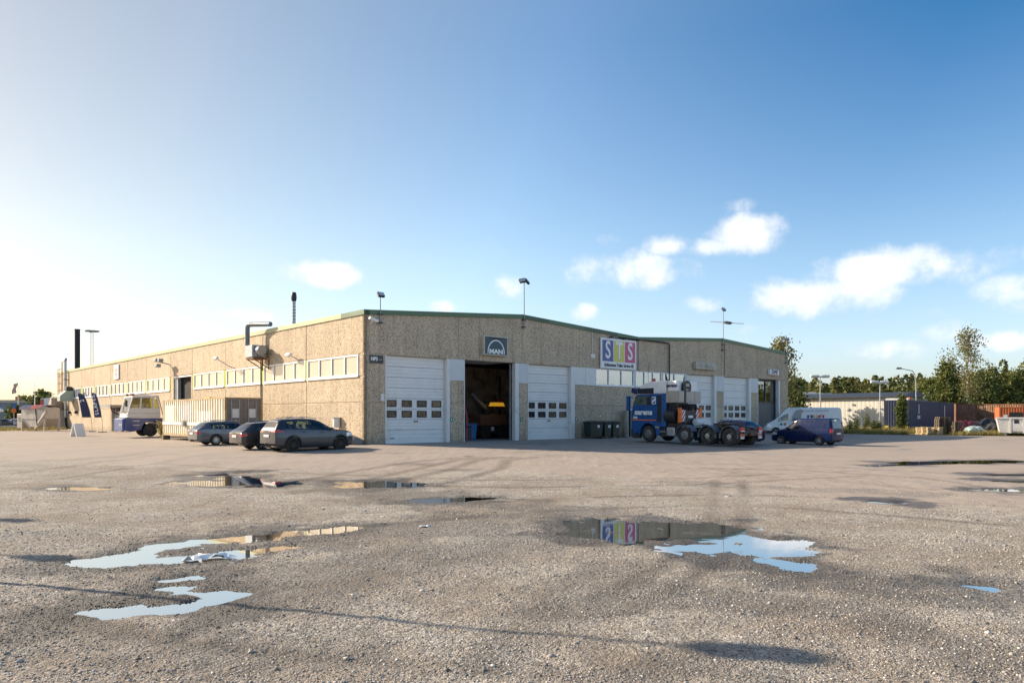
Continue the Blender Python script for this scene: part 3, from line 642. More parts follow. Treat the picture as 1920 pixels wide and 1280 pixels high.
# service door standing open beside the lorry
F(MB().box(23.5, 24.4, .35, .4, -.3, 2.2), 'doorway_back', DARK)  # dark sheet in place of the shade behind the open door
fr = MB(); fr.box(23.45, 23.53, -.05, .3, -.3, 2.2); fr.box(24.37, 24.45, -.05, .3, -.3, 2.2); fr.box(23.53, 24.37, -.05, .3, 2.12, 2.2); F(fr, 'door_frame', WHITEP)
lf = F(MB().box(-.45, .45, -.025, .025, 0, 2.1), 'service_door', WHITEP, loc=(23.1, -.42, .04), rz=R(48))
lf['label'] = 'white service door standing open'
F(MB().box(-.25, .25, -.035, -.026, 1.1, 1.95), 'pane', SKYP, lf); F(MB().box(-.2, .1, -.04, -.036, 1.25, 1.6), 'notice', WHITEB, lf); F(MB().box(.33, .37, -.08, -.026, .95, 1.1), 'handle', DARK, lf)
F(MB().box(22.7, 24.5, -.9, -.02, -.35, .03), 'door_step', M('step_concrete', (.33, .28, .23), .9, bump=.3))

# left wall ------------------------------------------------------------
bays = [0, 7.2, 14.0, 21.0, 28.4, 34.1, 41.45, 48.05, 54.8, 61.8, 68.2, 75.0, 82.3]
for a, b in zip(bays, bays[1:]):
    cpanel(rect(-b, -a, HEAD, 7.56), left=True)
    if a == 28.4: continue
    da = (49.9, 54.3)
    if a == 48.05:
        cpanel(rect(-49.9, -a, -.6, JOINT), left=True); cpanel(rect(-b, -54.3, -.6, JOINT), left=True); cpanel(rect(-b, -54.3, JOINT, SILL), left=True); cpanel(rect(-54.3, -a, 2.6, SILL), left=True); cpanel(rect(-49.9 - .0, -a, JOINT, 2.6), left=True); continue
    if a == 7.2 or a == 0: cpanel(rect(-b, -a, -.6, JOINT), left=True); cpanel(rect(-b, -a, JOINT, SILL), left=True)
    else: cpanel(rect(-b, -a, -.6, JOINT), left=True); cpanel(rect(-b, -a, JOINT, SILL), left=True)
cpanel(rect(-28.78, -28.4, -.6, HEAD), left=True); cpanel(rect(-34.1, -33.3, -.6, HEAD), left=True)
cpanel(rect(-.6, 0, SILL, HEAD), left=True); cpanel(rect(-75, -72.75, SILL, HEAD), left=True); cpanel(rect(-82.3, -75, SILL, HEAD), left=True)
F(MB().box(-33.3, -28.78, .5, .55, -.4, HEAD), 'gateway_back', M('gateway_shade', (.02, .018, .018), .9), left=True)  # near-black sheet stands for the shade inside the gateway
for a, b in [(-33.3, -33.0), (-32.85, -32.5)]: F(MB().box(a, b, .12, .4, 2.4, HEAD - .01), 'gate_leaf', M('gate_leaf_grey', (.30, .33, .35), .5), left=True)
F(MB().box(-33.3, -28.78, .05, .3, HEAD - .14, HEAD - .01), 'gate_lintel', WHITEP, left=True)
CREAM = M('cream_blind', (.50, .455, .36), .22, var=.10, scale=.5, coat=.35)
CREAM2 = M('cream_blind_shaded', (.46, .43, .37), .18, var=.22, scale=.6, coat=.4)  # duller copy of the blind, shade worked into its cream
wins = [(.66, 7.04, 'c'), (7.36, 13.77, 'c'), (14.23, 20.73, 'c'), (21.28, 27.99, 'c'), (34.42, 41.2, 'd'), (41.72, 47.85, 'd'), (48.24, 54.55, 'g'), (55.0, 61.41, 'g'), (62.17, 67.75, 'g'), (68.6, 72.7, 'g')]
for a, b, k in wins:
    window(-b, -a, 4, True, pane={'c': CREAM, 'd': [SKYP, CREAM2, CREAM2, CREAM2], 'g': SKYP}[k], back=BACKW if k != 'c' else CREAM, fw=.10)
wb_ = [(7.04, 7.36), (13.77, 14.23), (20.73, 21.28), (27.99, 28.38), (34.12, 34.42), (41.2, 41.72), (47.85, 48.24), (54.55, 55.0), (61.41, 62.17), (67.75, 68.6)]
for a, b in wb_: F(MB().box(-b + .04, -a - .04, -.02, .12, SILL, HEAD), 'window_post', LIMEG, left=True)
# entrance under the canopy
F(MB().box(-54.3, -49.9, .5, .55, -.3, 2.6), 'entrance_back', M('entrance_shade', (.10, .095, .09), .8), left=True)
ed = F(MB().box(-52.2, -51.2, .3, .34, -.2, 2.2), 'entrance_door', WHITEP, left=True); F(MB().box(-52.0, -51.4, .285, .299, .2, 2.05), 'pane', GLASSD, ed, True)
for a, b in [(-54.3, -54.15), (-53.2, -53.1), (-51.15, -51.05), (-50.0, -49.9)]: F(MB().box(a, b, .1, .4, -.3, 2.6), 'entrance_frame', ALU, left=True)
F(MB().box(-53.1, -52.25, .3, .34, -.2, 2.2), 'side_panel', SHEET, left=True)
cn = F(MB().box(-55.0, -49.2, -1.35, -.01, 2.62, 2.86), 'canopy', M('canopy_sheet', (.33, .29, .25), .6), left=True)
F(MB().box(-55.03, -49.17, -1.38, -1.35, 2.56, 2.9), 'canopy_edge', STEEL, cn, True)
for x in (-49.35,): F(MB().tube([(x, -1.2, 2.6), (x, -1.2, 2.2), (x, -.25, 1.7), (x, -.1, -.2)], .06), 'downpipe', BLACK, cn, True)

# fascia of green sheet, one length after another
fc = [0, 2.0, 4.3, 6.6, 8.6, 10.6, 12.4, 14.9, 18.6, 22.4, 25.0, 27.6, 30.5, 33.2, 36.9, 40.2, 43.6, 46.6, 49.06]
for i, (a, b) in enumerate(zip(fc, fc[1:])):
    F(MB().prism([(a, zt(a) - .29), (b, zt(b) - .29), (b, zt(b)), (a, zt(a))], -.075, .35), 'fascia_sheet', GREENF[1 if i in (6, 8) else 0])
lc = [0, 2.6, 9, 15.5, 22, 28.5, 35, 41.5, 48, 54.5, 61, 67.5, 75, 82.35]
for i, (a, b) in enumerate(zip(lc, lc[1:])): F(MB().box(-b, -a - (.0 if i else -.075), -.075, .3, 7.50, 7.785), 'fascia_sheet', GREENF[0] if i == 0 else PALEG, left=True)
# roof, rear and far walls, so that the hall is dark inside
ROOFM = M('roof_felt', (.06, .06, .06), .9)
mb = MB()
for (a, za), (b, zb) in zip(RT, RT[1:]):
    mb.add([(a, .3, za - .08), (b, .3, zb - .08), (b, 82.2, zb - .08), (a, 82.2, za - .08)], [(0, 1, 2, 3)])
F(mb, 'roof', ROOFM)
mb = MB(); poly = [(0.1, -.5), (48.9, -.5)] + [(min(max(u, .1), 48.9), z - .1) for u, z in RT][::-1]
mb.prism(poly, 82.0, 82.3); F(mb, 'rear_wall', AGG)
F(MB().box(48.8, 49.0, .22, 82.0, -.6, 8.0), 'end_wall', AGG)
# conduit and drain pipe, small fittings that belong to the walls
F(MB().tube([(22.5, -.12, 7.75), (25.0, -.12, 7.72), (25.2, -.12, 7.75), (28.7, -.14, 7.72), (28.9, -.14, 7.6), (28.9, -.14, 4.0)], .055), 'drain_pipe', BLACK)
F(MB().tube([(24.9, -.1, 7.7), (24.9, -.1, 5.3)], .03), 'drain_pipe', STEEL)
F(MB().tube([(19.45, -.06, 7.9), (19.45, -.06, 6.3)], .025), 'cable_conduit', WHITEP); F(MB().box(19.3, 19.75, -.1, 0, 6.0, 6.3), 'junction_box', WHITEP)
F(MB().tube([(37.35, -.05, 8.3), (37.35, -.05, 5.4)], .02), 'cable_conduit', RUSTY)
F(MB().tube([(-14.2, -.05, 6.5), (-14.2, -.05, 3.0)], .04), 'drain_pipe', DARK, left=True)
GREENS = M('green_plate', (.02, .22, .14), .5)
for u in (6.28, 12.3, 17.75): 
    g_ = F(MB().box(u - .1, u + .12, -.02, 0, 1.28, 1.56), 'assembly_point_plate', GREENS); F(MB().box(u - .02, u + .04, -.025, -.02, 1.34, 1.5), 'plate_mark', WHITEB, g_)
F(MB().box(1.1, 1.32, -.03, 0, 2.55, 2.95), 'notice_box', WHITEP)
F(MB().box(20.3, 20.5, -.03, 0, 1.6, 1.7), 'notice_box', WHITEP)

# ------------------------------------------------------------------ signs on the walls
def sign(name, label, u, z, left=False, out=.0, cat='sign'):
    return thing(name, label, cat, LEFT(u, z, out) if left else FRONT(u, z, out), RL if left else RB)
TEAL = M('dark_teal_sign', (.040, .085, .105), .5, var=.12)
s = sign('wall_sign', 'dark teal sign with a white arch over the letters MAN', 9.74, 5.63, out=.02)
MB().box(-1.03, 1.03, -.3, 0, 0, 1.28).build('sign_box', M('sign_cream_edge', (.55, .50, .40), .5), s, bevel=.02)
MB().box(-.96, .96, -.306, -.301, .07, 1.21).build('sign_face', TEAL, s)
mb = MB(); pts = []
for i in range(33):
    a = math.pi * i / 32; pts.append((.70 * math.cos(a), .78 * math.sin(a) + .22))
pts = [(.70, .12)] + pts + [(-.70, .12)]
for (p, q) in zip(pts, pts[1:]):
    d = Vector((q[0] - p[0], q[1] - p[1])).normalized(); n_ = Vector((-d.y, d.x)) * .038
    mb.hexa([(p[0] - n_.x, -.315, p[1] - n_.y), (q[0] - n_.x, -.315, q[1] - n_.y), (p[0] - n_.x, -.307, p[1] - n_.y), (q[0] - n_.x, -.307, q[1] - n_.y),
             (p[0] + n_.x, -.315, p[1] + n_.y), (q[0] + n_.x, -.315, q[1] + n_.y), (p[0] + n_.x, -.307, p[1] + n_.y), (q[0] + n_.x, -.307, q[1] + n_.y)])
mb.build('arch', WHITEB, s)
lettering('letters', 'MAN', .40, WHITEB, s, (0, -.312, .25), bold=.02, sx=1.32)
mb = MB(); mb.prism([(-.8, 1.2), (.8, 1.2), (.62, 1.12), (.3, 1.05), (-.3, 1.05), (-.62, 1.12)], -.312, -.307); mb.build('dark_streak', M('sign_grime', (.02, .025, .03), .5), s)
MB().tube([(-1.15, -.15, 0), (-1.15, -.15, .35), (-1.03, -.15, .4)], .02).build('bracket', STEEL, s)

s = sign('company_sign', 'large white sign with S T S in blue, yellow and pink squares', 22.4, 5.28, out=.06)
MB().box(-2.1, 2.1, -.14, 0, 0, 2.32).build('sign_board', WHITEB, s, bevel=.02)
for i, (ch, c) in enumerate(zip('STS', [(.03, .05, .26), (.60, .55, .08), (.50, .03, .16)])):
    x0 = -1.95 + i * 1.32
    sq = MB().box(x0, x0 + 1.24, -.15, -.141, .55, 2.16).build('coloured_square', M('square_%s%d' % (ch, i), c, .35, var=.06, coat=.2), s)
    lettering('letter', ch, 1.85, WHITEB, s, (x0 + .62, -.16, 1.36), bold=.035, sx=.74)
lettering('company_name', 'Sydhamnens Trailer Service AB', .36, BLACK, s, (0, -.148, .28), bold=.010, sx=.76)
mb = MB()
for x in (-1.1, .6, 2.2): mb.tube([(x, 0, 2.3), (x, -.2, 2.45), (x, -.35, 2.42)], .03); mb.box(x - .12, x + .12, -.45, -.3, 2.34, 2.46)
mb.tube([(-1.1, -.05, 2.42), (2.2, -.05, 2.42)], .02); mb.build('sign_lamps', BLACK, s)

s = sign('house_sign', 'small dark grey plate lettered NP3 by the corner', .78, 4.72, out=.01)
MB().box(-.45, .45, -.04, 0, 0, .46).build('sign_board', M('dark_slate', (.03, .04, .045), .4), s)
lettering('letters', 'NP3', .30, WHITEB, s, (-.15, -.045, .24), bold=.012, sx=.85); lettering('small_letters', 'FASTIGHETER', .05, WHITEB, s, (.25, -.045, .22), sx=.85)
s = sign('empty_sign_box', 'stripped cream sign box with bare cracked face', 34.0, 5.72, out=.02)
MB().box(-1.55, 1.55, -.32, 0, 0, .62).build('sign_box', M('bare_sign', (.52, .47, .37), .6, var=.2, scale=2, dirt=((.15, .13, .11), .4, 2.5)), s, bevel=.02)
mb = MB()
for x, w in ((-.9, .012), (-.1, .03), (.05, .05), (.2, .02)): mb.box(x, x + w, -.326, -.321, .06, .56)
mb.box(-1.4, .9, -.327, -.322, .28, .30); mb.build('cracks', DARK, s)
mb = MB(); mb.box(1.05, 1.1, -.34, -.322, .02, .6); mb.box(1.45, 1.5, -.34, -.322, .02, .6); mb.box(1.1, 1.45, -.335, -.323, .3, .33); mb.build('bare_rails', GALV, s)
s = sign('brand_sign', 'small white lit sign reading DAF over the last doorway', 45.8, 5.68, out=.02)
MB().box(-.85, .85, -.28, 0, 0, .56).build('sign_box', WHITEB, s, bevel=.03)
lettering('letters', 'DAF', .46, M('navy_letters', (.02, .03, .10), .4), s, (0, -.29, .33), bold=.02, sx=1.35); MB().box(-.68, .68, -.29, -.281, .07, .13).build('underline', M('red_line', (.5, .02, .04), .4), s)
s = sign('wall_sign', 'white upright sign reading SIS high on the sunlit wall', 51.9, 5.7, True, .02)
MB().box(-.9, .9, -.12, 0, 0, 1.6).build('sign_board', WHITEB, s, bevel=.02); MB().box(-.62, .62, -.13, -.121, .75, 1.2).build('grey_mark', M('mark_grey', (.35, .36, .36), .5), s)
lettering('letters', 'SIS', .5, M('letter_grey', (.25, .28, .33), .5), s, (0, -.13, .5), bold=.02); lettering('small_letters', 'SHIPPING', .16, M('letter_grey2', (.35, .38, .42), .5), s, (0, -.13, .2))
mb = MB(); mb.tube([(-.4, -.05, 1.6), (-.4, -.3, 1.75)], .025); mb.tube([(.2, -.05, 1.6), (.2, -.3, 1.75)], .025); mb.build('sign_lamp', DARK, s)

# ------------------------------------------------------------------ fittings on walls and roof
def flood(name, label, u, zb, ztop_, twin=False):
    t = thing(name, label, 'floodlight', FRONT(u, zb, .12), RB, group='floodlights on poles along the front')
    H = ztop_ - zb
    MB().cyl((0, 0, 0), (0, 0, H), .035, .03, 8).build('pole', STEEL, t)
    m = MB()
    for z in (.12, .6): m.box(-.16, .16, -.05, .12, z, z + .06)
    m.build('wall_bracket', DARK, t)
    for k in ((-1, 1) if twin else (0,)):
        hd = MB().box(-.22, .22, -.08, .08, -.16, .16).xf(Matrix.Rotation(R(-35), 4, 'X') @ Matrix.Rotation(R(25 * k), 4, 'Z')).build('lamp_head', DARK, t, bevel=.02, loc=(.22 * k, -.05, H + .1))
        MB().box(-.18, .18, -.095, -.081, -.12, .12).xf(Matrix.Rotation(R(-35), 4, 'X') @ Matrix.Rotation(R(25 * k), 4, 'Z')).build('lens', LENS, hd)
    return t
flood('floodlight', 'single floodlight on a short pole above the near corner', 1.0, 6.95, 8.62)
flood('floodlight', 'twin floodlight on the tall pole over the open bay gable', 12.45, 7.6, 10.8, True)
flood('floodlight', 'single floodlight on the pole beside the aerial', 37.0, 7.5, 11.2)
flood('floodlight', 'small floodlight at the far end of the front wall', 48.5, 6.9, 9.3)
t = thing('tv_aerial', 'long thin TV aerial on the gable pole', 'aerial', FRONT(37.0, 10.05, .12), RB)
m = MB(); m.tube([(-2.0, 0, 0), (3.4, 0, .25)], .022, 6); m.build('boom', GALV, t)
for i in range(12):
    x = -1.9 + i * .46; MB().tube([(x, -.28, x * .046 + .05), (x, .28, x * .046 + .05)], .012, 5).build('element', GALV, t)
MB().box(.3, 1.2, -.12, .12, .0, .22).build('dipole_box', DARK, t)
t = thing('security_camera', 'white security camera on the building corner', 'camera', FRONT(.32, 7.0, .0), RB)
MB().tube([(0, 0, 0), (0, -.2, .0), (.05, -.35, .15)], .03).build('arm', WHITEB, t); MB().cyl((-.22, -.4, .28), (.32, -.45, .12), .09, n=10).build('housing', WHITEB, t, smooth=True); MB().cyl((.32, -.45, .12), (.34, -.452, .114), .07, n=10).build('lens', BLACK, t)
# extractor fan with bent duct
t = thing('extractor_fan', 'extractor fan with bent steel duct on the sunlit wall', 'fan', LEFT(13.6, 0, 0), RL)
cpts = [(.3, -.45, 8.05)]
def arc(c, r, a0, a1, n=7): return [(c[0] + r * math.cos(a0 + (a1 - a0) * i / n), c[1], c[2] + r * math.sin(a0 + (a1 - a0) * i / n)) for i in range(n + 1)]
pth = [(1.6, -.3, 8.02)] + [(-.55, -.75, 8.15)] + arc((-.75, -.85, 7.85), .3, R(90), R(180)) + arc((-.75, -.85, 6.6), .3, R(180), R(270)) + [(-.35, -.85, 6.3)]
MB().tube(pth, .17, 12).build('duct', M('duct_steel', (.16, .18, .20), .45, .5, var=.2), t, smooth=True)
MB().box(-.5, .75, -1.25, -.25, 5.75, 6.6).build('fan_casing', M('fan_grey', (.33, .37, .40), .45, .3), t, bevel=.03)
MB().lathe([(.0, -.1), (.34, -.1), (.36, 0), (.36, .5), (.3, .6), (0, .6)], (.7, -.75, 6.2), 18, 'x').build('fan_motor', STEEL, t, smooth=True)
m = MB(); m.box(-.5, .8, -1.2, -.2, 5.62, 5.72); 
for x in (-.4, .7): m.tube([(x, -1.15, 5.65), (x, -.02, 5.0)], .04, 6); m.tube([(x, -.03, 5.7), (x, -.03, 4.9)], .04, 6)
m.build('bracket', RUSTY, t)
for v_, z_, lab in [(19.0, 5.3, 'street-type lamp on a long arm above the cream windows'), (8.4, 5.35, 'small lamp bracket just above the second window')]:
    t = thing('wall_lamp', lab, 'lamp', LEFT(v_, z_, 0), RL, group='lamps on the sunlit wall'); big = v_ > 10
    ln = 1.35 if big else .5
    MB().tube([(0, 0, 0), (-.2, -.3 * ln, .15), (-.5 * ln, -.8 * ln, .5 * ln)], .035, 6).build('arm', GALV, t)
    MB().lathe([(0, -.42), (.1, -.38), (.16, 0), (.12, .35), (0, .4)], (-.5 * ln - .15, -.8 * ln - .1, .5 * ln + .08), 10, 'x').build('lamp_head', WHITEP, t, smooth=True)
t = thing('wall_floodlight', 'cluster of grey floodlights high on the sunlit wall', 'floodlight', LEFT(34.5, 6.4, 0), RL)
MB().tube([(0, 0, 0), (0, -.9, .2)], .05).build('arm', STEEL, t)
for i, (x, y, z) in enumerate([(-.3, -1.0, .35), (.35, -.9, .3), (.0, -1.0, -.15)]): MB().box(x - .3, x + .3, y - .2, y + .2, z - .15, z + .15).build('lamp_head', STEEL, t, bevel=.04)
t = thing('electrical_box', 'pale round-topped box on the sunlit wall above the bonnet', 'box', LEFT(2.9, .95, 0), RL)
MB().cyl((0, -.2, 0), (0, -.2, .55), .22, n=14).build('housing', WHITEP, t, smooth=True); MB().cyl((0, -.2, .55), (0, -.2, .62), .25, n=14).build('lid', ALU, t)
# ladder with safety cage near the far end
t = thing('roof_ladder', 'caged roof ladder at the far end of the sunlit wall', 'ladder', LEFT(77.6, 0, 0), RL)
for x in (-.3, .3): MB().tube([(x, -.35, .9), (x, -.35, 8.9), (x, -.1, 9.1)], .035, 6).build('rail', RUSTY, t)
for i in range(27): MB().cyl((-.3, -.35, 1.2 + i * .28), (.3, -.35, 1.2 + i * .28), .018, n=5).build('rung', RUSTY, t)
for i in range(6): MB().tube([(.45 * math.sin(a), -.35 - .55 * (math.cos(a) * .5 + .5), 3.2 + i * .95) for a in [R(q) for q in range(-120, 121, 30)]], .025, 5).build('cage_hoop', RUSTY, t)
for a in (-70, 0, 70): MB().tube([(.45 * math.sin(R(a)), -.35 - .55 * (math.cos(R(a)) * .5 + .5), 3.2), (.45 * math.sin(R(a)), -.35 - .55 * (math.cos(R(a)) * .5 + .5), 8)], .02, 5).build('cage_bar', RUSTY, t)
t = thing('vent_pipe', 'steel vent pipe rising past the roof beside the ladder', 'pipe', LEFT(75.9, 0, 0), RL)
MB().tube([(0, -.3, 1.5), (0, -.3, 8.9)] + [(.0 + .35 - .35 * math.cos(R(q)), -.3, 8.9 + .35 * math.sin(R(q))) for q in (30, 60, 90)], .16, 10).build('pipe', GALV, t, smooth=True)
m = MB(); [m.box(-.22, .22, -.5, 0, z, z + .08) for z in (2.5, 4.5, 6.5)]; m.build('clamp', DARK, t)
t = thing('dust_hood', 'pale green exhaust hood below the far windows', 'hood', LEFT(73.2, 3.6, 0), RL)
MB().prism([(0, 0), (-1.6, 0), (-1.6, .7), (-.9, 1.35), (0, 1.35)], -.85, .85, 'x').build('hood', M('hood_green', (.33, .40, .34), .5), t, bevel=.03); MB().box(-.45, .45, -.8, -.1, 1.36, 1.9).build('fan_head', DARK, t, bevel=.05)
for v_, lab in ((74.4, 'small black wall lamp nearest the white hopper'), (70.6, 'small black wall lamp above the white trestle')):
    t = thing('wall_light', lab, 'lamp', LEFT(v_, 2.0, 0), RL, group='small black wall lamps'); MB().box(-.2, .2, -.35, 0, 0, .35).build('housing', BLACK, t, bevel=.06); MB().cyl((0, -.12, -.3), (0, -.12, 0), .03, n=6).build('stem', DARK, t)
# chimneys and mast on the roof
t = thing('chimney', 'tall plain black chimney on the far roof', 'chimney', (at(145, 106), 106, 7.5)); z1 = zat(617, 106) - 7.5
MB().cyl((0, 0, -1.5), (0, 0, z1), .36, n=18).build('stack', M('black_stack', (.02, .018, .018), .6), t, smooth=True); MB().lathe([(.36, -.1), (.40, -.1), (.40, 0), (.3, 0)], (0, 0, z1), 18, 'z').build('rim', DARK, t)
yy = 66.0; t = thing('flue', 'slim steel flue with a dark cowl on the roof', 'flue', (at(551, yy), yy, 7.6)); z1 = zat(548, yy) - 7.6
MB().cyl((0, 0, -.5), (0, 0, z1 - .8), .16, n=12).build('pipe', GALV, t, smooth=True); MB().lathe([(.17, 0), (.23, .15), (.25, .45), (.2, .75), (.16, .8), (0, .8)], (0, 0, z1 - .8), 14, 'z').build('cowl', DARK, t, smooth=True)
m = MB(); [m.lathe([(.165, 0), (.19, .03), (.165, .06)], (0, 0, z), 12, 'z') for z in np.arange(.3, z1 - .9, .28)]; m.build('bands', STEEL, t)
yy = 150.0; t = thing('light_mast', 'tall slender floodlight mast beyond the roof', 'mast', (at(172.5, yy), yy, 0)); z1 = zat(621, yy)
m = MB()
for a in (0, 120, 240): m.tube([(.40 * math.cos(R(a)), .40 * math.sin(R(a)), 0), (.28 * math.cos(R(a)), .28 * math.sin(R(a)), z1)], .045, 5)
for i in range(30):
    z = z1 * i / 30
    for a in (0, 120, 240): m.tube([(.33 * math.cos(R(a)), .33 * math.sin(R(a)), z), (.33 * math.cos(R(a + 120)), .33 * math.sin(R(a + 120)), z + z1 / 30)], .012, 4)
m.build('lattice', GALV, t)
for i in range(8): a = R(45 * i); MB().box(-.45, .45, -.3, .3, -.1, .15).xf(Matrix.Rotation(a, 4, 'Z')).build('lamp_head', STEEL, t, loc=(.85 * math.cos(a), .85 * math.sin(a), z1))
for px, lab in ((1620 / 4.74, 'pair of small birds perched on the roof edge'),): pass
# things by the front wall
BINM = M('bin_green', (.012, .028, .022), .45, var=.2)
def bin_(label, u, w, h, four=False):
    x, y = b2w(u + w / 2, -.75); t = thing('wheeled_bin', label, 'bin', (x, y, G(x, y)), RB, 'dark wheeled bins by the front wall')
    d = .36
    MB().hexa([(-w * .42, -d * .8, .12), (w * .42, -d * .8, .12), (-w * .42, d * .8, .12), (w * .42, d * .8, .12), (-w / 2, -d, h - .08), (w / 2, -d, h - .08), (-w / 2, d, h - .08), (w / 2, d, h - .08)]).build('body', BINM, t, bevel=.03)
    MB().prism([(-d - .05, h - .08), (d + .04, h - .08), (d + .02, h + .02), (-d * .3, h + .09), (-d - .05, h - .02)], -w / 2 - .03, w / 2 + .03, 'x').build('lid', BINM, t, bevel=.02)
    MB().box(-.12 + w * .12, .1 + w * .12, -d - .012, -d + .03, h * .66, h * .82).build('label_plate', WHITEB, t)
    for sx in (-1, 1):
        wh = MB().cyl((sx * w * .36 - .03, -d * .6, .1), (sx * w * .36 + .03, -d * .6, .1), .1, n=12).build('wheel', RUBBER, t); MB().cyl((sx * w * .36 - .035, -d * .6, .1), (sx * w * .36 + .035, -d * .6, .1), .04, n=8).build('hub', WHITEP, wh)
    MB().cyl((-w * .4, d + .06, h - .1), (w * .4, d + .06, h - .1), .02, n=6).build('handle', BLACK, t)
bin_('widest dark wheeled bin, nearest the grey overhead door', 18.1, 1.45, 1.22); bin_('narrow dark wheeled bin in the middle of the three', 19.68, .84, 1.2); bin_('narrow dark wheeled bin nearest the white service door', 20.62, .84, 1.2)
def rock(name, label, x, y, r, seed, mat):
    rs = random.Random(seed); bm = bmesh.new(); bmesh.ops.create_icosphere(bm, subdivisions=3, radius=1)
    for v in bm.verts:
        q = v.co.normalized(); k = 1 + .16 * math.sin(q.x * 3 + seed) * math.cos(q.y * 2.6) + .06 * rs.random(); v.co = Vector((q.x * r[0], q.y * r[1], max(q.z, -.35) * r[2])) * k
    me = bpy.data.meshes.new(name); bm.to_mesh(me); bm.free(); me.materials.append(mat); me.polygons.foreach_set('use_smooth', [True] * len(me.polygons))
    o = bpy.data.objects.new(name, me); COL.objects.link(o); o.location = (x, y, G(x, y) + r[2] * .25); return tag(o, label, 'rock')
x, y = b2w(-.55, .35); rock('boulder', 'grey boulder guarding the building corner', x, y, (.62, .5, .42), 3, M('granite', (.20, .18, .165), .9, var=.3, scale=6, bump=.5, bscale=25))
# ------------------------------------------------------------------ cars and vans
def paint(name, col, metal=.4): return M(name, col, .36, metal, var=.06, scale=2.5, coat=.7)
SEAT = M('car_interior', (.03, .03, .032), .8)
CHROME = M('chrome', (.7, .7, .72), .12, 1.0, var=.03)
def wheel(parent, x, y, r, w, side, rimmat, spokes=5, rimr=.66, name='wheel', tyremat=None):
    "tyre with a dished, spoked rim; side = outward direction in y"
    o = MB().lathe([(rimr * r, -w / 2), (r * .9, -w / 2), (r * .985, -w * .40), (r, -w * .25), (r, w * .25), (r * .985, w * .40), (r * .9, w / 2), (rimr * r, w / 2), (rimr * r, -w / 2)], (x, y, r), 32, 'y').build(name, tyremat or RUBBER, parent, smooth=True)
    e = side * w / 2
    m = MB(); m.lathe([(rimr * r, 0), (rimr * r * .9, e * .75), (rimr * r * .985, e * 1.02), (rimr * r * 1.0, e * .6)], (x, y, r), 28, 'y')
    for k in range(spokes):
        a = 2 * math.pi * k / spokes + .3; R0, R1 = .1 * r, rimr * r * .95; ww = (.34 if spokes <= 5 else .17) * r * .5
        ca, sa = math.cos(a), math.sin(a)
        def Q(rr, s_, yy): return (x + ca * rr - sa * s_, y + yy, r + sa * rr + ca * s_)
        m.hexa([Q(R0, -ww, e * .55), Q(R1, -ww * .7, e * .62), Q(R0, -ww, e * .9), Q(R1, -ww * .7, e * .95), Q(R0, ww, e * .55), Q(R1, ww * .7, e * .62), Q(R0, ww, e * .9), Q(R1, ww * .7, e * .95)])
    m.lathe([(0, e * .95), (.16 * r, e * .93), (.17 * r, e * .6)], (x, y, r), 14, 'y'); m.build('rim', rimmat, o, smooth=True)
    MB().lathe([(0, e * .3), (rimr * r * .96, e * .3)], (x, y, r), 20, 'y').build('brake_disc', DARK, o)
    return o
def pw(pts):
    xs = [p[0] for p in pts]; ys = [p[1] for p in pts]; return lambda x: float(np.interp(x, xs, ys))
def smoothpw(pts, k=.05):
    f = pw(pts); return lambda x: (f(x - k) + 2 * f(x) + f(x + k)) / 4
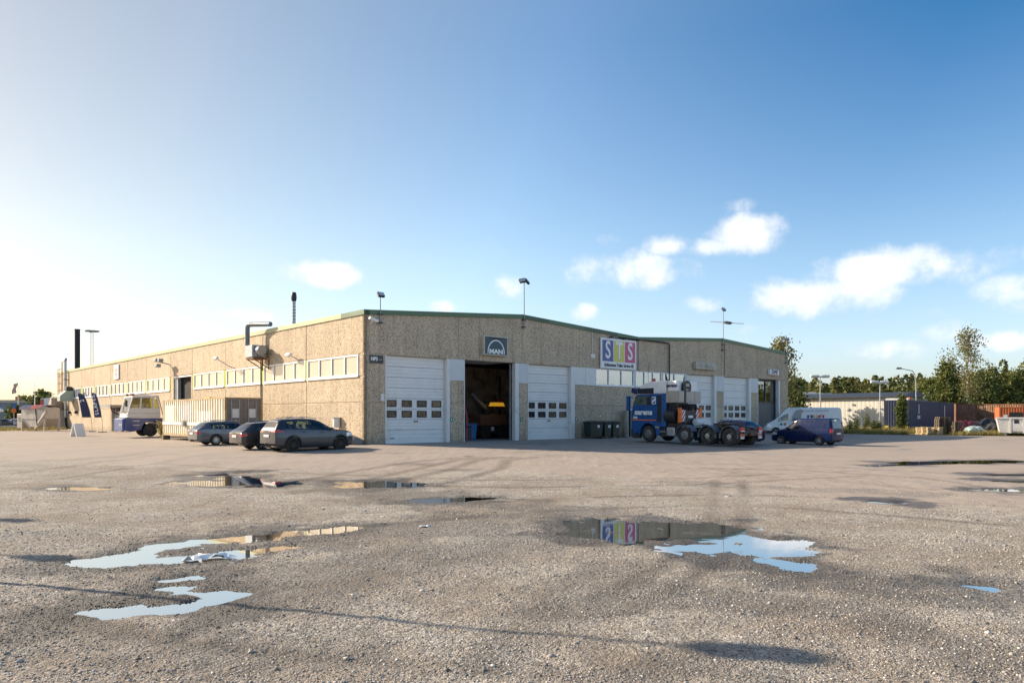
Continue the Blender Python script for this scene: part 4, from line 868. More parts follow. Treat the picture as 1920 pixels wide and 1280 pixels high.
def car(label, cat, loc, rz, S, mats, group):
    root = thing(S['name'], label, cat, loc, rz, group)
    Ln, W = S['L'], S['W'] / 2; xr, xf, r = S['xr'], S['xf'], S['r']
    ztf = smoothpw(S['zt'], .04); zbf = smoothpw(S['zb'], .05); wtf = S['wt']
    plan = pw(S.get('plan', [(0, .86), (.06, .92), (.2, .97), (.55, 1), (Ln - 1.1, 1), (Ln - .45, .95), (Ln - .15, .84), (Ln, .66)]))
    zlo = pw(S.get('zl', [(0, .38), (.25, .26), (.6, .24), (Ln - .6, .22), (Ln - .2, .24), (Ln, .32)]))
    Ra = r + S.get('gap', .055)
    doors = S['doors']
    xs = set(np.round(np.arange(0, Ln, .045), 3)) | {Ln, .008, .02, .05, .09, Ln - .01, Ln - .025}
    for d in doors: xs |= {round(d - .007, 3), round(d + .007, 3)}
    for xc in (xr, xf): xs |= set(np.round(xc + Ra * np.cos(np.linspace(0, math.pi, 22)), 3))
    xs = sorted(x for x in xs if 0 <= x <= Ln); xs2 = [xs[0]]
    for x in xs[1:]:
        if x - xs2[-1] > .005: xs2.append(x)
    xs = xs2
    n1, n2, n3 = 12, 11, 8; rings = []; 
    for x in xs:
        zb, z_t, wb = zbf(x), ztf(x), W * plan(x); z_t = max(z_t, zb + .012)
        zl = min(zlo(x), zb - .05)
        for xc in (xr, xf):
            dx = abs(x - xc)
            if dx < Ra: zl = max(zl, min(r + math.sqrt(Ra * Ra - dx * dx), zb - .04))
        yf = lambda z: wb * (1 - .07 * ((z - .62) / .55) ** 2 - (.02 if z < .3 else 0))
        ring = []
        for i in range(n1 + 1): z = zl + (zb - zl) * i / n1; ring.append((yf(z), z))
        y0 = yf(zb) - .012; gh = z_t - zb; rc = min(.11, gh * .45); k = min(1, gh / .42); y1 = y0 - .01 - k * max(0, y0 - .01 - wtf * min(1, plan(x) * 1.03))
        for i in range(1, n2 + 1):
            s = i / n2; ring.append((y0 + (y1 - y0) * s + .018 * math.sin(s * math.pi) * k, zb + (gh - rc) * s))
        for i in range(1, n3 + 1):
            a = math.pi / 2 * i / n3; ring.append((y1 * max(0, math.cos(a)) ** .62, z_t - rc + rc * math.sin(a) ** .8))
        rings.append(ring)
    nr = len(rings[0]); groups = {}
    def put(key, quad): 
        g = groups.setdefault(key, ({}, [], []))
        idx = []
        for v in quad:
            kx = (round(v[0], 4), round(v[1], 4), round(v[2], 4))
            if kx not in g[0]: g[0][kx] = len(g[1]); g[1].append(v)
            if not idx or g[0][kx] != idx[-1]: idx.append(g[0][kx])
        if len(set(idx)) >= 3: g[2].append(tuple(dict.fromkeys(idx)))
    cls = S['cls']
    for i in range(len(xs) - 1):
        for j in range(nr - 1):
            for sd in (1, -1):
                q = [(xs[i], sd * rings[i][j][0], rings[i][j][1]), (xs[i + 1], sd * rings[i + 1][j][0], rings[i + 1][j][1]), (xs[i + 1], sd * rings[i + 1][j + 1][0], rings[i + 1][j + 1][1]), (xs[i], sd * rings[i][j + 1][0], rings[i][j + 1][1])]
                xc = (xs[i] + xs[i + 1]) / 2; yc = sum(abs(v[1]) for v in q) / 4; zc = sum(v[2] for v in q) / 4
                row = 'side' if j < n1 else ('gh' if j < n1 + n2 else 'top'); sfrac = (j - n1 + .5) / n2 if row == 'gh' else 0
                gh = ztf(xc) - zbf(xc)
                key = None
                if row == 'side' and any(abs(xc - d) < .0069 for d in doors) and zc > .34: key = 'panel_gap'
                if key is None: key = cls(row, xc, yc, zc, sfrac, gh)
                if key is None and row == 'side' and len(doors) >= 2 and zc > .36:
                    for a, b, nm in zip(doors, doors[1:], S['dnames']):
                        if nm and a < xc < b: key = (nm, sd); break
                if isinstance(key, str) and key in ('side_window', 'tail_light', 'headlight', 'quarter_window', 'front_window'): key = (key, sd)
                if key in ('windscreen', 'rear_window', 'bonnet'): key = (key, 0)
                put(key or 'body', q if sd > 0 else q[::-1])
    for (i, sg) in ((0, -1), (len(xs) - 1, 1)):                # closed ends
        ring = rings[i]; K = 14
        for j in range(nr - 1):
            for k in range(K):
                def E(jj, kk): t = -1 + 2 * kk / K; return (xs[i] + sg * .05 * (1 - t * t), ring[jj][0] * t, ring[jj][1])
                q = [E(j, k), E(j, k + 1), E(j + 1, k + 1), E(j + 1, k)]; yc = abs(sum(v[1] for v in q) / 4); zc = sum(v[2] for v in q) / 4
                key = cls('rear' if i == 0 else 'front', xs[i], yc, zc, 0, 0); 
                if key in ('tail_light', 'headlight'): key = (key, 1 if sum(v[1] for v in q) > 0 else -1)
                if key == 'rear_window': key = (key, 0)
                put(key or 'body', q if sg > 0 else q[::-1])
    body = None
    for key, (d_, vs, fs) in sorted(groups.items(), key=lambda kv: kv[0] != 'body'):
        nm = key if isinstance(key, str) else key[0]
        m = MB(); m.v = vs; m.f = fs
        mt = mats.get(nm, mats['body'])
        o = m.build(nm, mt, root, smooth=True, recalc=True)
        if nm in ('front_door', 'rear_door', 'sliding_door') and key[1]:
            a = doors[S['dnames'].index(nm)]; z = zbf(a) - .13; yy = key[1] * (W * .985)
            MB().box(a + .10, a + .28, yy - .03, yy + .025, z, z + .035).build('handle', mats.get('handle', mats['body']), o, bevel=.008)
    IX0, IX1 = S.get('int', (.25, Ln - 1.0)); zi = S.get('zi', .72)
    it = MB().box(IX0, IX1, -W + .17, W - .17, .2, zi - .1).build('interior', SEAT, root); MB().box(IX1 - .05, Ln - .25, -W + .30, W - .30, .2, .55).build('engine_bay', SEAT, it)
    for sx in S.get('seats', (xf - 1.35, xf - 2.15)):
        for yy in (-.38, .38):
            m = MB(); m.hexa([(sx - .12, yy - .24, zi - .1), (sx + .04, yy - .24, zi - .1), (sx - .12, yy + .24, zi - .1), (sx + .04, yy + .24, zi - .1), (sx - .28, yy - .2, 1.16), (sx - .18, yy - .2, 1.16), (sx - .28, yy + .2, 1.16), (sx - .18, yy + .2, 1.16)]); m.box(sx - .31, sx - .21, yy - .12, yy + .12, 1.18, 1.36); m.build('seat', SEAT, it, bevel=.02)
    for x in (xr, xf):
        for sd in (1, -1): wheel(root, x, sd * (W - .115), r, .225, sd, mats['rim'], S.get('spokes', 5), S.get('rimr', .68))
    mx_, mz = S['mirror']
    for sd in (1, -1): MB().hexa([(mx_, sd * (W - .06), mz), (mx_ + .16, sd * (W - .06), mz), (mx_, sd * (W + .17), mz), (mx_ + .13, sd * (W + .15), mz), (mx_, sd * (W - .04), mz + .13), (mx_ + .13, sd * (W - .04), mz + .12), (mx_, sd * (W + .16), mz + .15), (mx_ + .1, sd * (W + .15), mz + .14)]).build('mirror', mats.get('mirror', mats['body']), root, bevel=.02)
    if S.get('rails'):
        a, b = S['rails']
        for sd in (1, -1):
            pts = [(x, sd * (wtf - .06), ztf(x) + .035) for x in np.linspace(a, b, 9)]; pts = [(a - .06, sd * (wtf - .06), ztf(a) - .03)] + pts + [(b + .06, sd * (wtf - .06), ztf(b) - .03)]
            MB().tube(pts, .017, 6).build('roof_rail', mats.get('rail', CHROME), root, smooth=True)
    pz = S['plate']; MB().box(-.075, -.045, -.26, .26, pz - .055, pz + .055).build('number_plate', PLATE, root)
    ex = MB(); ex.cyl((-.04, -W * .6, .30), (.2, -W * .6, .30), .035, n=10); ex.build('exhaust', CHROME, root)
    return root
# classification of the skin into panes, lamps and trim for each kind
def mkcls(P):
    rw0, rw1 = P['rw']; ws0, ws1 = P['ws']; wins = P['win']; tl = P['tl']; hl = P['hl']
    def cls(row, x, y, z, s, gh):
        if row == 'top':
            if rw0 < x < rw1 and y < P.get('rwy', .56): return 'rear_window'
            if ws0 < x < ws1 and y < P.get('wsy', .60): return 'windscreen'
        if row == 'gh' and gh > .09:
            if rw0 < x < rw1 and not any(a < x < b for a, b in wins) and P.get('rwside'): return 'rear_window'
            for a, b in wins:
                lim = P.get('wtop', .90)
                if a < x < b and .10 < s < lim and gh > .16: return 'side_window'
            if P.get('blackp') and P['blackp'][0] < x < P['blackp'][1] and .10 < s < .9: return 'pillar_trim'
        (x1, z0, z1, yin) = tl
        if row == 'rear' and z0 < z < z1 and y > yin: return 'tail_light'
        if row in ('side', 'gh') and x < x1 and z0 < z < z1: return 'tail_light'
        (x0, h0, h1) = hl
        if row in ('side', 'gh', 'top') and x > x0 and h0 < z < h1 and y > .35: return 'headlight'
        if row == 'front' and h0 < z < h1 and y > .35: return 'headlight'
        if row == 'front' and h0 - .14 < z < h1 and y < .34: return 'grille'
        if P.get('clad') and row == 'side' and z < P['clad']: return 'cladding'
        if P.get('archtrim') and row == 'side':
            for xc in P['arch']:
                if math.hypot(x - xc, z - P['r']) < P['r'] + .125 and z < P['r'] * 2 + .18: return 'cladding'
        if row in ('rear', 'side') and P.get('bump') and z < P['bump'] and x < .3: return 'bumper'
        return None
    return cls
def mats_for(body, rim, clad=BLACK, **kw):
    d = {'body': body, 'rim': rim, 'cladding': clad, 'panel_gap': BLACK, 'pillar_trim': BLACK, 'grille': BLACK, 'tail_light': REDL, 'headlight': LENS, 'side_window': GLASSC, 'rear_window': GLASSC, 'windscreen': GLASSC, 'bumper': body}; d.update(kw); return d
RIMB = M('black_rim', (.02, .02, .022), .3, .5); RIMS = M('silver_rim', (.55, .56, .58), .25, .8)
GREYP = paint('graphite_paint', (.05, .056, .068), .6); GREY2 = paint('slate_paint', (.12, .135, .155), .65); BLKP = paint('black_paint', (.045, .045, .048), .6); NAVY = M('navy_paint', (.004, .014, .065), .3, 0, var=.05, coat=.12, spec=.25); NAVY2 = paint('deep_blue_paint', (.010, .025, .11), .3); VANW = M('van_white', (.76, .76, .745), .3, var=.05, coat=.5, dirt=((.4, .37, .33), .15, 2))
SUV = dict(name='parked_car', L=4.48, W=1.85, xr=.90, xf=3.57, r=.365, wt=.60, doors=[.95, 1.32, 2.33, 3.32], dnames=[None, 'rear_door', 'front_door'],
  zt=[(0, 1.04), (.03, 1.10), (.07, 1.17), (.27, 1.50), (.30, 1.58), (.6, 1.64), (1.5, 1.68), (2.2, 1.655), (2.6, 1.53), (3.2, 1.17), (3.36, 1.12), (4.0, 1.05), (4.28, .98), (4.42, .86), (4.48, .72)],
  zb=[(0, 1.0), (.1, 1.10), (.5, 1.15), (1.0, 1.12), (2.4, 1.06), (3.2, 1.04), (3.4, 1.03), (4.0, .97), (4.3, .88), (4.42, .78), (4.48, .66)],
  zl=[(0, .42), (.25, .30), (.6, .27), (3.9, .25), (4.3, .28), (4.48, .38)], mirror=(2.95, 1.06), rails=(.75, 2.3), plate=.80)
SUV['cls'] = mkcls(dict(rw=(.08, .265), ws=(2.34, 3.18), win=[(.56, .98), (1.12, 1.86), (1.95, 2.92)], blackp=(1.86, 1.95), tl=(.40, .97, 1.08, .40), hl=(3.95, .74, .92), clad=.37, archtrim=True, arch=(.90, 3.57), r=.365, rwy=.56))
def estate(L_=4.85, H=1.47):
    k = L_ / 4.85
    S = dict(name='parked_car', L=L_, W=1.80, xr=1.08 * k, xf=3.93 * k, r=.325, wt=.56, gap=.045, doors=[1.02, 1.42, 2.42, 3.42], dnames=[None, 'rear_door', 'front_door'],
      zt=[(0, .90), (.04, .95), (.12, 1.0), (.62, 1.37), (.72, 1.405), (1.4, H - .01), (2.2, H), (2.6, H - .03), (2.9, 1.33), (3.6, .98), (3.75, .95), (4.4, .86), (4.7, .76), (4.82, .66), (4.85, .58)],
      zb=[(0, .86), (.12, .94), (.6, .98), (1.5, .96), (3.4, .90), (3.7, .89), (4.4, .80), (4.7, .70), (4.82, .6), (4.85, .54)],
      zl=[(0, .36), (.25, .25), (.6, .2), (4.2, .18), (4.6, .2), (4.85, .28)], mirror=(3.22, .95), rails=(.9, 2.5), plate=.72, spokes=10, zi=.66, seats=(2.55, 1.75))
    if k != 1: S['zt'] = [(a * k, b) for a, b in S['zt']]; S['zb'] = [(a * k, b) for a, b in S['zb']]; S['zl'] = [(a * k, b) for a, b in S['zl']]; S['doors'] = [a * k for a in S['doors']]
    S['cls'] = mkcls(dict(rw=(.12 * k, .60 * k), ws=(2.72 * k, 3.58 * k), win=[(.80 * k, 1.38 * k), (1.47 * k, 2.28 * k), (2.36 * k, 3.2 * k)], blackp=(2.28 * k, 2.36 * k), tl=(.27, .70, .84, .50), hl=(4.3 * k, .6, .78), rwy=.55))
    return S
G1 = 'cars parked nose to the sunlit wall'
def put_on(px, py, heading_deg, S, off):
    "car whose near rear wheel touches the ground at that pixel; heading from +X"
    X, Y = px2w(px, py); a = R(heading_deg); lx, ly = off
    x = X - (lx * math.cos(a) - ly * math.sin(a)); y = Y - (lx * math.sin(a) + ly * math.cos(a))
    return (x, y, G(X, Y) + .0), a
l_, a_ = put_on(548, 847.0, 44.5, SUV, (.90, -.80)); S_ = dict(SUV, spokes=10)
suv = car('graphite SUV with black rims parked closest to the building corner', 'car', l_, a_, S_, mats_for(GREYP, RIMB, clad=M('grey_cladding', (.03, .031, .033), .6)), G1)
MB().cyl((-.14, 0, .42), (.1, 0, .40), .03, n=8).build('tow_bar', DARK, suv)
es = estate(); l_, a_ = put_on(491, 843, 43, es, (1.08, -.78)); es['spokes'] = 5
es2 = car('black estate car squeezed beside the graphite SUV', 'car', l_, a_, es, mats_for(BLKP, RIMS), G1)
es = estate(); l_, a_ = put_on(404, 834.5, 42, es, (1.08, -.78))
es1 = car('slate grey estate car parked in front of the cream container', 'car', l_, a_, es, mats_for(GREY2, RIMS), G1)
G2 = 'vehicles parked nose to the front wall'
def b_put(u, y, S, heading=90):                            # rear left corner in the building's frame, nose to the wall
    X, Y = b2w(u, y); a = RB + R(heading); X2 = X - (-S['W'] / 2) * -math.sin(a) * 1; 
    x = X + S['W'] / 2 * math.sin(a); yv = Y - S['W'] / 2 * math.cos(a); return (x, yv, G(x, yv)), a
es = estate(4.6, 1.48); l_, a_ = b_put(21.05, -12.3, es)
bes = car('blue estate car half hidden behind the heavy lorry', 'car', l_, a_, es, mats_for(NAVY2, RIMS), G2); bes.scale = (1, 1, 1.12)
CAD = dict(name='parked_van', L=4.40, W=1.80, xr=.86, xf=3.54, r=.315, wt=.70, gap=.05, doors=[1.0, 1.62, 2.32, 3.28], dnames=[None, 'sliding_door', 'front_door'],
  zt=[(0, 1.05), (.015, 1.1), (.07, 1.5), (.14, 1.77), (.2, 1.80), (1.2, 1.83), (2.2, 1.81), (2.5, 1.74), (3.3, 1.14), (3.45, 1.08), (4.0, .95), (4.25, .84), (4.36, .72), (4.40, .62)],
  zb=[(0, 1.0), (.1, 1.02), (2.3, 1.0), (3.2, .98), (3.5, .97), (4.0, .88), (4.25, .78), (4.36, .66), (4.4, .58)],
  zl=[(0, .36), (.25, .27), (.6, .24), (3.9, .22), (4.2, .24), (4.4, .32)], plan=[(0, .93), (.06, .97), (.2, 1), (3.3, 1), (3.95, .95), (4.25, .84), (4.4, .66)], mirror=(2.98, 1.05), plate=.78, zi=.8, seats=(2.2,), int=(.2, 3.3), spokes=7, rails=None)
CAD['cls'] = mkcls(dict(rw=(.012, .13), ws=(2.55, 3.24), win=[(2.36, 3.08)], tl=(.13, .82, 1.12, .66), hl=(3.85, .66, .84), rwy=.6, rwside=False, clad=.30, wtop=.88))
l_, a_ = b_put(25.5, -15.45, CAD)
cad = car('dark blue small panel van standing behind the white van', 'van', l_, a_, CAD, mats_for(NAVY, RIMS, bumper=BLACK), G2)
MB().box(-.06, -.02, .3, .5, 1.6, 1.7).build('sticker', WHITEB, cad)
CRA = dict(name='parked_van', L=6.84, W=2.04, xr=1.42, xf=5.78, r=.345, wt=.83, gap=.06, doors=[2.6, 3.55, 4.55, 5.55], dnames=[None, 'sliding_door', 'front_door'],
  zt=[(0, 1.15), (.015, 1.2), (.08, 2.3), (.16, 2.54), (.3, 2.58), (3.0, 2.60), (4.6, 2.58), (4.95, 2.45), (5.95, 1.42), (6.1, 1.32), (6.5, 1.12), (6.72, .95), (6.80, .8), (6.84, .7)],
  zb=[(0, 1.1), (.1, 1.28), (4.6, 1.28), (5.8, 1.22), (6.05, 1.2), (6.5, 1.02), (6.72, .86), (6.8, .74), (6.84, .64)],
  zl=[(0, .45), (.25, .36), (.6, .3), (6.3, .28), (6.6, .3), (6.84, .4)], plan=[(0, .95), (.06, .98), (.2, 1), (5.4, 1), (6.2, .95), (6.6, .84), (6.84, .64)], mirror=(5.35, 1.35), plate=1.0, zi=1.0, seats=(4.4,), int=(.3, 5.6), spokes=6)
CRA['cls'] = mkcls(dict(rw=(.012, .10), ws=(4.98, 5.9), win=[(4.66, 5.55)], tl=(.12, .75, 1.25, .86), hl=(6.1, .78, 1.06), rwy=.5, clad=.42, wtop=.62, wsy=.8))
hx, hy = -.95, .31; ah = math.atan2(hy, hx); rl = (30.3, 68.6)
x = rl[0] + 1.02 * math.sin(ah); y = rl[1] - 1.02 * math.cos(ah)
cra = car('white high-roof panel van with coloured squares on its side', 'van', (x, y, G(x, y)), ah, CRA, mats_for(VANW, RIMS, clad=M('van_cladding', (.06, .06, .062), .6)), G2)
NAVYL = M('navy_lettering', (.02, .03, .09), .5)
lettering('side_lettering', 'Jannerstens Bil  0322-60 60 60', .2, M('grey_lettering', (.25, .27, .30), .5), cra, (2.4, .99, 2.28), rz=R(180))
for i, (ch, c) in enumerate(zip('STS', [(.03, .05, .26), (.60, .40, .05), (.45, .03, .06)])):
    MB().box(2.8 - i * .5 - .235, 2.8 - i * .5 + .235, 1.0, 1.025, 1.40, 1.88).build('coloured_square', M('van_square_%d' % i, c, .4), cra); lettering('letter', ch, .42, WHITEB, cra, (2.8 - i * .5, 1.03, 1.64), bold=.015, rz=R(180), sx=.85)
[lettering('letter', c_, .26, BLACK, cra, (4.1 - i_ * .25, 1.03, 1.45), rz=R(180), bold=.015, sx=1.3) for i_, c_ in enumerate('DAF')]
for i, c in enumerate([(.02, .25, .15), (.55, .12, .05)]): MB().cyl((5.3 - i * .32, 1.005, 1.02), (5.3 - i * .32, 1.02, 1.02), .12, n=16).build('round_sticker', M('round_%d' % i, c), cra)
m = MB(); m.prism([(4.45, 1.32), (3.95, 1.32), (3.6, 1.5), (3.55, 2.0), (3.35, 2.3), (3.6, 2.45), (3.95, 2.35), (4.25, 1.9)], .985, 1.018); m.build('grey_figure', M('decal_grey', (.36, .37, .36), .5, var=.3, scale=6), cra)

# ------------------------------------------------------------------ the heavy-haul lorry
def lorry():
    X, Y = b2w(17.75 + 1.25, -13.75); z0 = -.17; a = RB + R(90)
    t = thing('heavy_lorry', 'blue and white four-axle heavy tractor lorry lettered sarens', 'lorry', (X, Y, z0), a, None); t.rotation_euler = (0, R(-.9), a)
    BLUE = M('lorry_blue', (.012, .095, .30), .3, .1, var=.12, scale=2, coat=.5, dirt=((.10, .09, .08), .10, 2)); WHT = M('lorry_white', (.80, .80, .79), .35, var=.05, dirt=((.4, .37, .33), .2, 1.5))
    W = 1.25; FEN = M('fender_grey', (.10, .115, .135), .55, var=.15)
    # cab: side outline pushed across, with the wheel arch cut out
    ar = [(7.2 + .66 * math.cos(R(q)), .56 + .66 * math.sin(R(q))) for q in range(0, 181, 15)]
    prof = [(8.55, .55), (8.6, 1.2), (8.58, 2.0), (8.46, 2.5), (8.22, 3.12), (5.75, 3.2), (5.75, 1.0), (6.25, 1.0), (6.25, .42)] + [(6.54, .42)] + ar[::-1][0:] + [(7.86, .5)]
    MB().prism(prof, W - .3, W, 'y').build('cab_side', BLUE, t, bevel=.03); MB().prism(prof, -W, -W + .3, 'y').build('cab_side', BLUE, t, bevel=.03)
    MB().prism([(8.53, .6), (8.57, 1.2), (8.55, 2.0), (8.43, 2.5), (8.19, 3.1), (5.78, 3.17), (5.78, 1.05), (6.3, 1.3), (8.2, 1.3)], -W + .3, W - .3, 'y').build('cab_shell', BLUE, t)
    roof = MB().prism([(8.20, 3.14), (8.16, 3.35), (7.75, 3.82), (7.1, 4.0), (6.2, 4.05), (5.75, 4.05), (5.75, 3.20)], -W + .04, W - .02, 'y').build('high_roof', WHT, t, bevel=.09, seg=2)
    MB().prism([(8.14, 3.2), (8.02, 3.55), (6.75, 3.58), (6.75, 3.2)], W - .03, W - .006, 'y').build('roof_window', M('smoked_panel', (.03, .035, .045), .2, coat=.4), roof)
    MB().prism([(8.3, 3.16), (8.75, 3.3), (8.68, 3.6), (8.25, 3.5)], -W + .1, W - .1).build('sun_visor', M('visor_blue', (.01, .03, .12), .3), roof, bevel=.02)
    MB().prism([(5.72, 3.22), (5.72, 4.04), (4.95, 4.02), (4.95, 3.28)], -W + .1, W - .08).build('air_fairing', WHT, t, bevel=.06)
    MB().box(6.1, 6.42, W - .02, W + .012, 1.3, 3.1).build('side_vent', BLACK, t)
    # door
    door = MB().prism([(6.95, 1.35), (8.42, 1.35), (8.42, 2.28), (8.3, 2.45), (6.95, 2.45)], W + .001, W + .02).build('door', BLUE, t, bevel=.008)
    MB().prism([(6.98, 2.42), (8.40, 2.30), (8.26, 3.02), (6.98, 3.06)], W + .004, W + .018).build('door_window', M('lorry_side_glass', (.10, .13, .11), .08, var=.6, scale=2.5, coat=.9), door)
    MB().box(6.98, 7.28, W + .019, W + .024, 2.42, 3.0).build('window_divider', BLACK, door); MB().box(7.0, 7.2, W + .02, W + .06, 1.72, 1.78).build('handle', BLACK, door)
    MB().prism([(8.5, 2.35), (8.56, 2.5), (8.3, 3.05), (8.24, 3.05)], -W + .12, W - .12).build('windscreen', M('lorry_screen', (.03, .04, .045), .05, coat=1), t)
    lettering('lettering', 'sarens', .50, WHITEB, t, (7.55, W + .03, 1.95), rz=R(180), bold=.022, sx=1.15)
    lettering('number', '7MS', .22, WHITEB, t, (8.25, W + .03, 1.58), rz=R(180), bold=.01)
    lettering('lettering', 'sarens', .30, M('dark_lettering', (.05, .06, .09), .4), t, (5.35, W - .06, 3.72), rz=R(180), bold=.012, sx=1.1)
    MB().box(6.5, 8.58, W + .001, W + .022, 1.40, 1.47).build('orange_stripe', ORANGE, t)
    lg = MB().box(6.55, 6.86, W + .001, W + .02, 2.5, 3.0).build('emblem', WHITEB, t); MB().prism([(6.6, 2.55), (6.83, 2.55), (6.6, 2.75)], W + .02, W + .026).build('emblem_mark', BLUE, lg); MB().prism([(6.83, 2.95), (6.6, 2.95), (6.83, 2.72)], W + .02, W + .026).build('emblem_mark', BLUE, lg)
    MB().box(6.28, 6.55, W - .3, W + .015, .95, 1.02).build('yellow_edge', YELLOW, t)
    MB().box(8.35, 8.64, -W, W, .32, .85).build('bumper', M('bumper_dark', (.03, .04, .06), .5), t, bevel=.05); MB().box(7.9, 8.5, W - .3, W - .02, .2, .5).build('step', DARK, t)
    m = MB(); m.tube([(8.45, W, 2.9), (8.7, W + .22, 3.0)], .03, 6); m.tube([(8.45, W, 2.3), (8.7, W + .22, 2.2)], .03, 6); m.box(8.6, 8.78, W + .08, W + .34, 2.05, 3.05); m.build('mirror', BLUE, t, bevel=.03)
    m = MB(); m.tube([(8.45, -W, 2.9), (8.7, -W - .22, 3.0)], .03, 6); m.box(8.6, 8.78, -W - .34, -W - .08, 2.05, 3.05); m.build('mirror', BLUE, t, bevel=.03)
    for y in (.75, -.7): MB().lathe([(.11, 0), (.11, .2), (.09, .24), (0, .25)], (7.1, y, 3.98), 12, 'z').build('beacon', M('beacon_red', (.35, .02, .02), .25, coat=.5), t)
    for y in (.95, -.9): MB().tube([(5.9, y, 3.9), (5.9, y, 4.35)], .03, 6).build('air_horn', BLACK, t)
    MB().tube([(7.4, 1.0, 3.9), (7.4, 1.0, 5.2)], .012, 5).build('radio_whip', BLACK, t)
    # tower behind the cab
    ch = MB(); ch.box(.5, 8.2, .35, .47, .62, .95); ch.box(.5, 8.2, -.47, -.35, .62, .95)
    for x in (.5, 1.8, 3.2, 5.2): ch.box(x, x + .15, -.35, .35, .66, .9)
    ch.build('chassis', DARK, t)
    m = MB(); m.box(4.85, 5.65, -1.15, 1.15, 1.0, 1.25); m.box(5.0, 5.6, -1.1, 1.1, 2.4, 2.55)
    for y in (-1.05, -.35, .35, 1.0): m.box(4.95, 5.1, y - .05, y + .05, 1.2, 2.5); m.box(5.5, 5.62, y - .05, y + .05, 1.2, 2.5)
    m.box(5.2, 5.7, -1.0, 1.0, 1.2, 2.4); m.build('tower_frame', BLACK, t)
    LK = M('locker_grey', (.42, .39, .34), .5, .2, var=.1, scale=2, dirt=((.2, .17, .13), .25, 2)); lk = MB().box(4.75, 5.72, -1.27, 1.27, 2.6, 3.38).build('tool_locker', LK, t, bevel=.015)
    for a_, b_ in ((-1.22, -.55), (-.5, .42), (.66, 1.22)): MB().box(4.725, 4.748, a_, b_, 2.65, 3.33).build('locker_door', LK, lk, bevel=.006)
    MB().box(4.71, 4.748, .45, .63, 2.62, 3.36).build('locker_post', DARK, lk)
    MB().cyl((4.95, W - .1, 1.72), (5.75, W - .1, 1.72), .40, n=18).build('air_tank', M('tank_black', (.022, .022, .024), .5), t, smooth=True, bevel=.05)
    MB().cyl((4.74, .3, 3.62), (4.9, .3, 3.62), .44, n=24).build('cable_drum', BLACK, t, smooth=True); m = MB(); m.box(4.73, 4.739, .1, .45, 3.68, 3.86); m.box(4.73, 4.739, .2, .42, 3.4, 3.5); m.build('drum_label', LK, t)
    MB().cyl((4.82, .3, 2.5), (4.82, .3, 3.2), .04, n=8).build('drum_post', DARK, t)
    STR = bpy.data.materials.new('hazard_stripes'); STR.use_nodes = True; st = STR.node_tree; sp = st.nodes['Principled BSDF']; c = N(st, 'ShaderNodeTexCoord'); se = N(st, 'ShaderNodeSeparateXYZ'); L(st, c.outputs['Object'], se.inputs[0])
    w_ = MA(st, 'FRACT', MA(st, 'MULTIPLY', MA(st, 'ADD', se.outputs[1], MA(st, 'MULTIPLY', se.outputs[2], .8)), 3.6)); w_ = MA(st, 'GREATER_THAN', w_, .5); mxs = N(st, 'ShaderNodeMixRGB', ins={1: (.75, .74, .72, 1), 2: (.5, .03, .03, 1)}); L(st, w_, mxs.inputs[0]); L(st, mxs.outputs[0], sp.inputs['Base Color'])
    rp = MB().box(4.68, 4.84, -1.0, 1.0, 1.3, 2.1).build('rear_panel', BLACK, t)
    for y in (.62, -.95): MB().box(4.655, 4.68, y, y + .36, 1.4, 2.15).build('hazard_board', STR, rp)
    for y in (1.0, -1.22): MB().box(4.64, 4.78, y, y + .26, 1.32, 2.28).build('orange_board', ORANGE, rp)
    MB().box(4.65, 4.679, -.25, .25, 1.62, 1.78).build('plate', PLATE, rp)
    m = MB(); rs = random.Random(4)
    for i in range(9): y = -.8 + i * .2; m.tube([(5.0, y, 2.5), (4.7, y + rs.uniform(-.1, .1), 2.25), (4.8, y + .1, 2.05), (5.1, y, 1.9)], .03, 6)
    m.build('hoses', BLACK, t, smooth=True)
    MB().lathe([(0, -.4), (.22, -.36), (.27, 0), (.22, .36), (0, .4)], (4.45, -.55, 1.35), 14, 'y').build('white_tank', WHITEP, t, smooth=True)
    MB().box(4.05, 4.6, -1.1, 1.1, 1.02, 1.1).build('catwalk', GALV, t)
    ft = MB().box(5.05, 5.72, .75, 1.2, .42, 1.0).build('fuel_tank', GALV, t, bevel=.08, seg=2)
    m = MB(); m.box(5.8, 6.2, .6, 1.15, .35, .95); m.build('battery_box', DARK, t, bevel=.02)
    for i in range(3): MB().cyl((5.85 + i * .16, 1.16, .7), (5.85 + i * .16, 1.2, .7), .06, n=10).build('valve', GALV, t)
    # fifth wheel
    fw = MB(); fw.prism([(1.5, -.5), (2.6, -.5), (2.75, -.3), (2.75, .3), (2.6, .5), (1.5, .5), (1.3, .25), (1.7, .07), (1.7, -.07), (1.3, -.25)], 1.22, 1.32, 'z'); fw.box(1.9, 2.3, -.55, .55, .95, 1.22); fw.build('fifth_wheel', M('greasy_steel', (.05, .045, .04), .5, .4), t, bevel=.02)
    m = MB(); m.hexa([(.2, .3, .95), (1.4, .3, 1.18), (.2, .55, .95), (1.4, .55, 1.18), (.2, .3, 1.05), (1.4, .3, 1.26), (.2, .55, 1.05), (1.4, .55, 1.26)]); m.hexa([(.2, -.55, .95), (1.4, -.55, 1.18), (.2, -.3, .95), (1.4, -.3, 1.18), (.2, -.55, 1.05), (1.4, -.55, 1.26), (.2, -.3, 1.05), (1.4, -.3, 1.26)]); m.build('loading_ramp', DARK, t)
    rr = .535
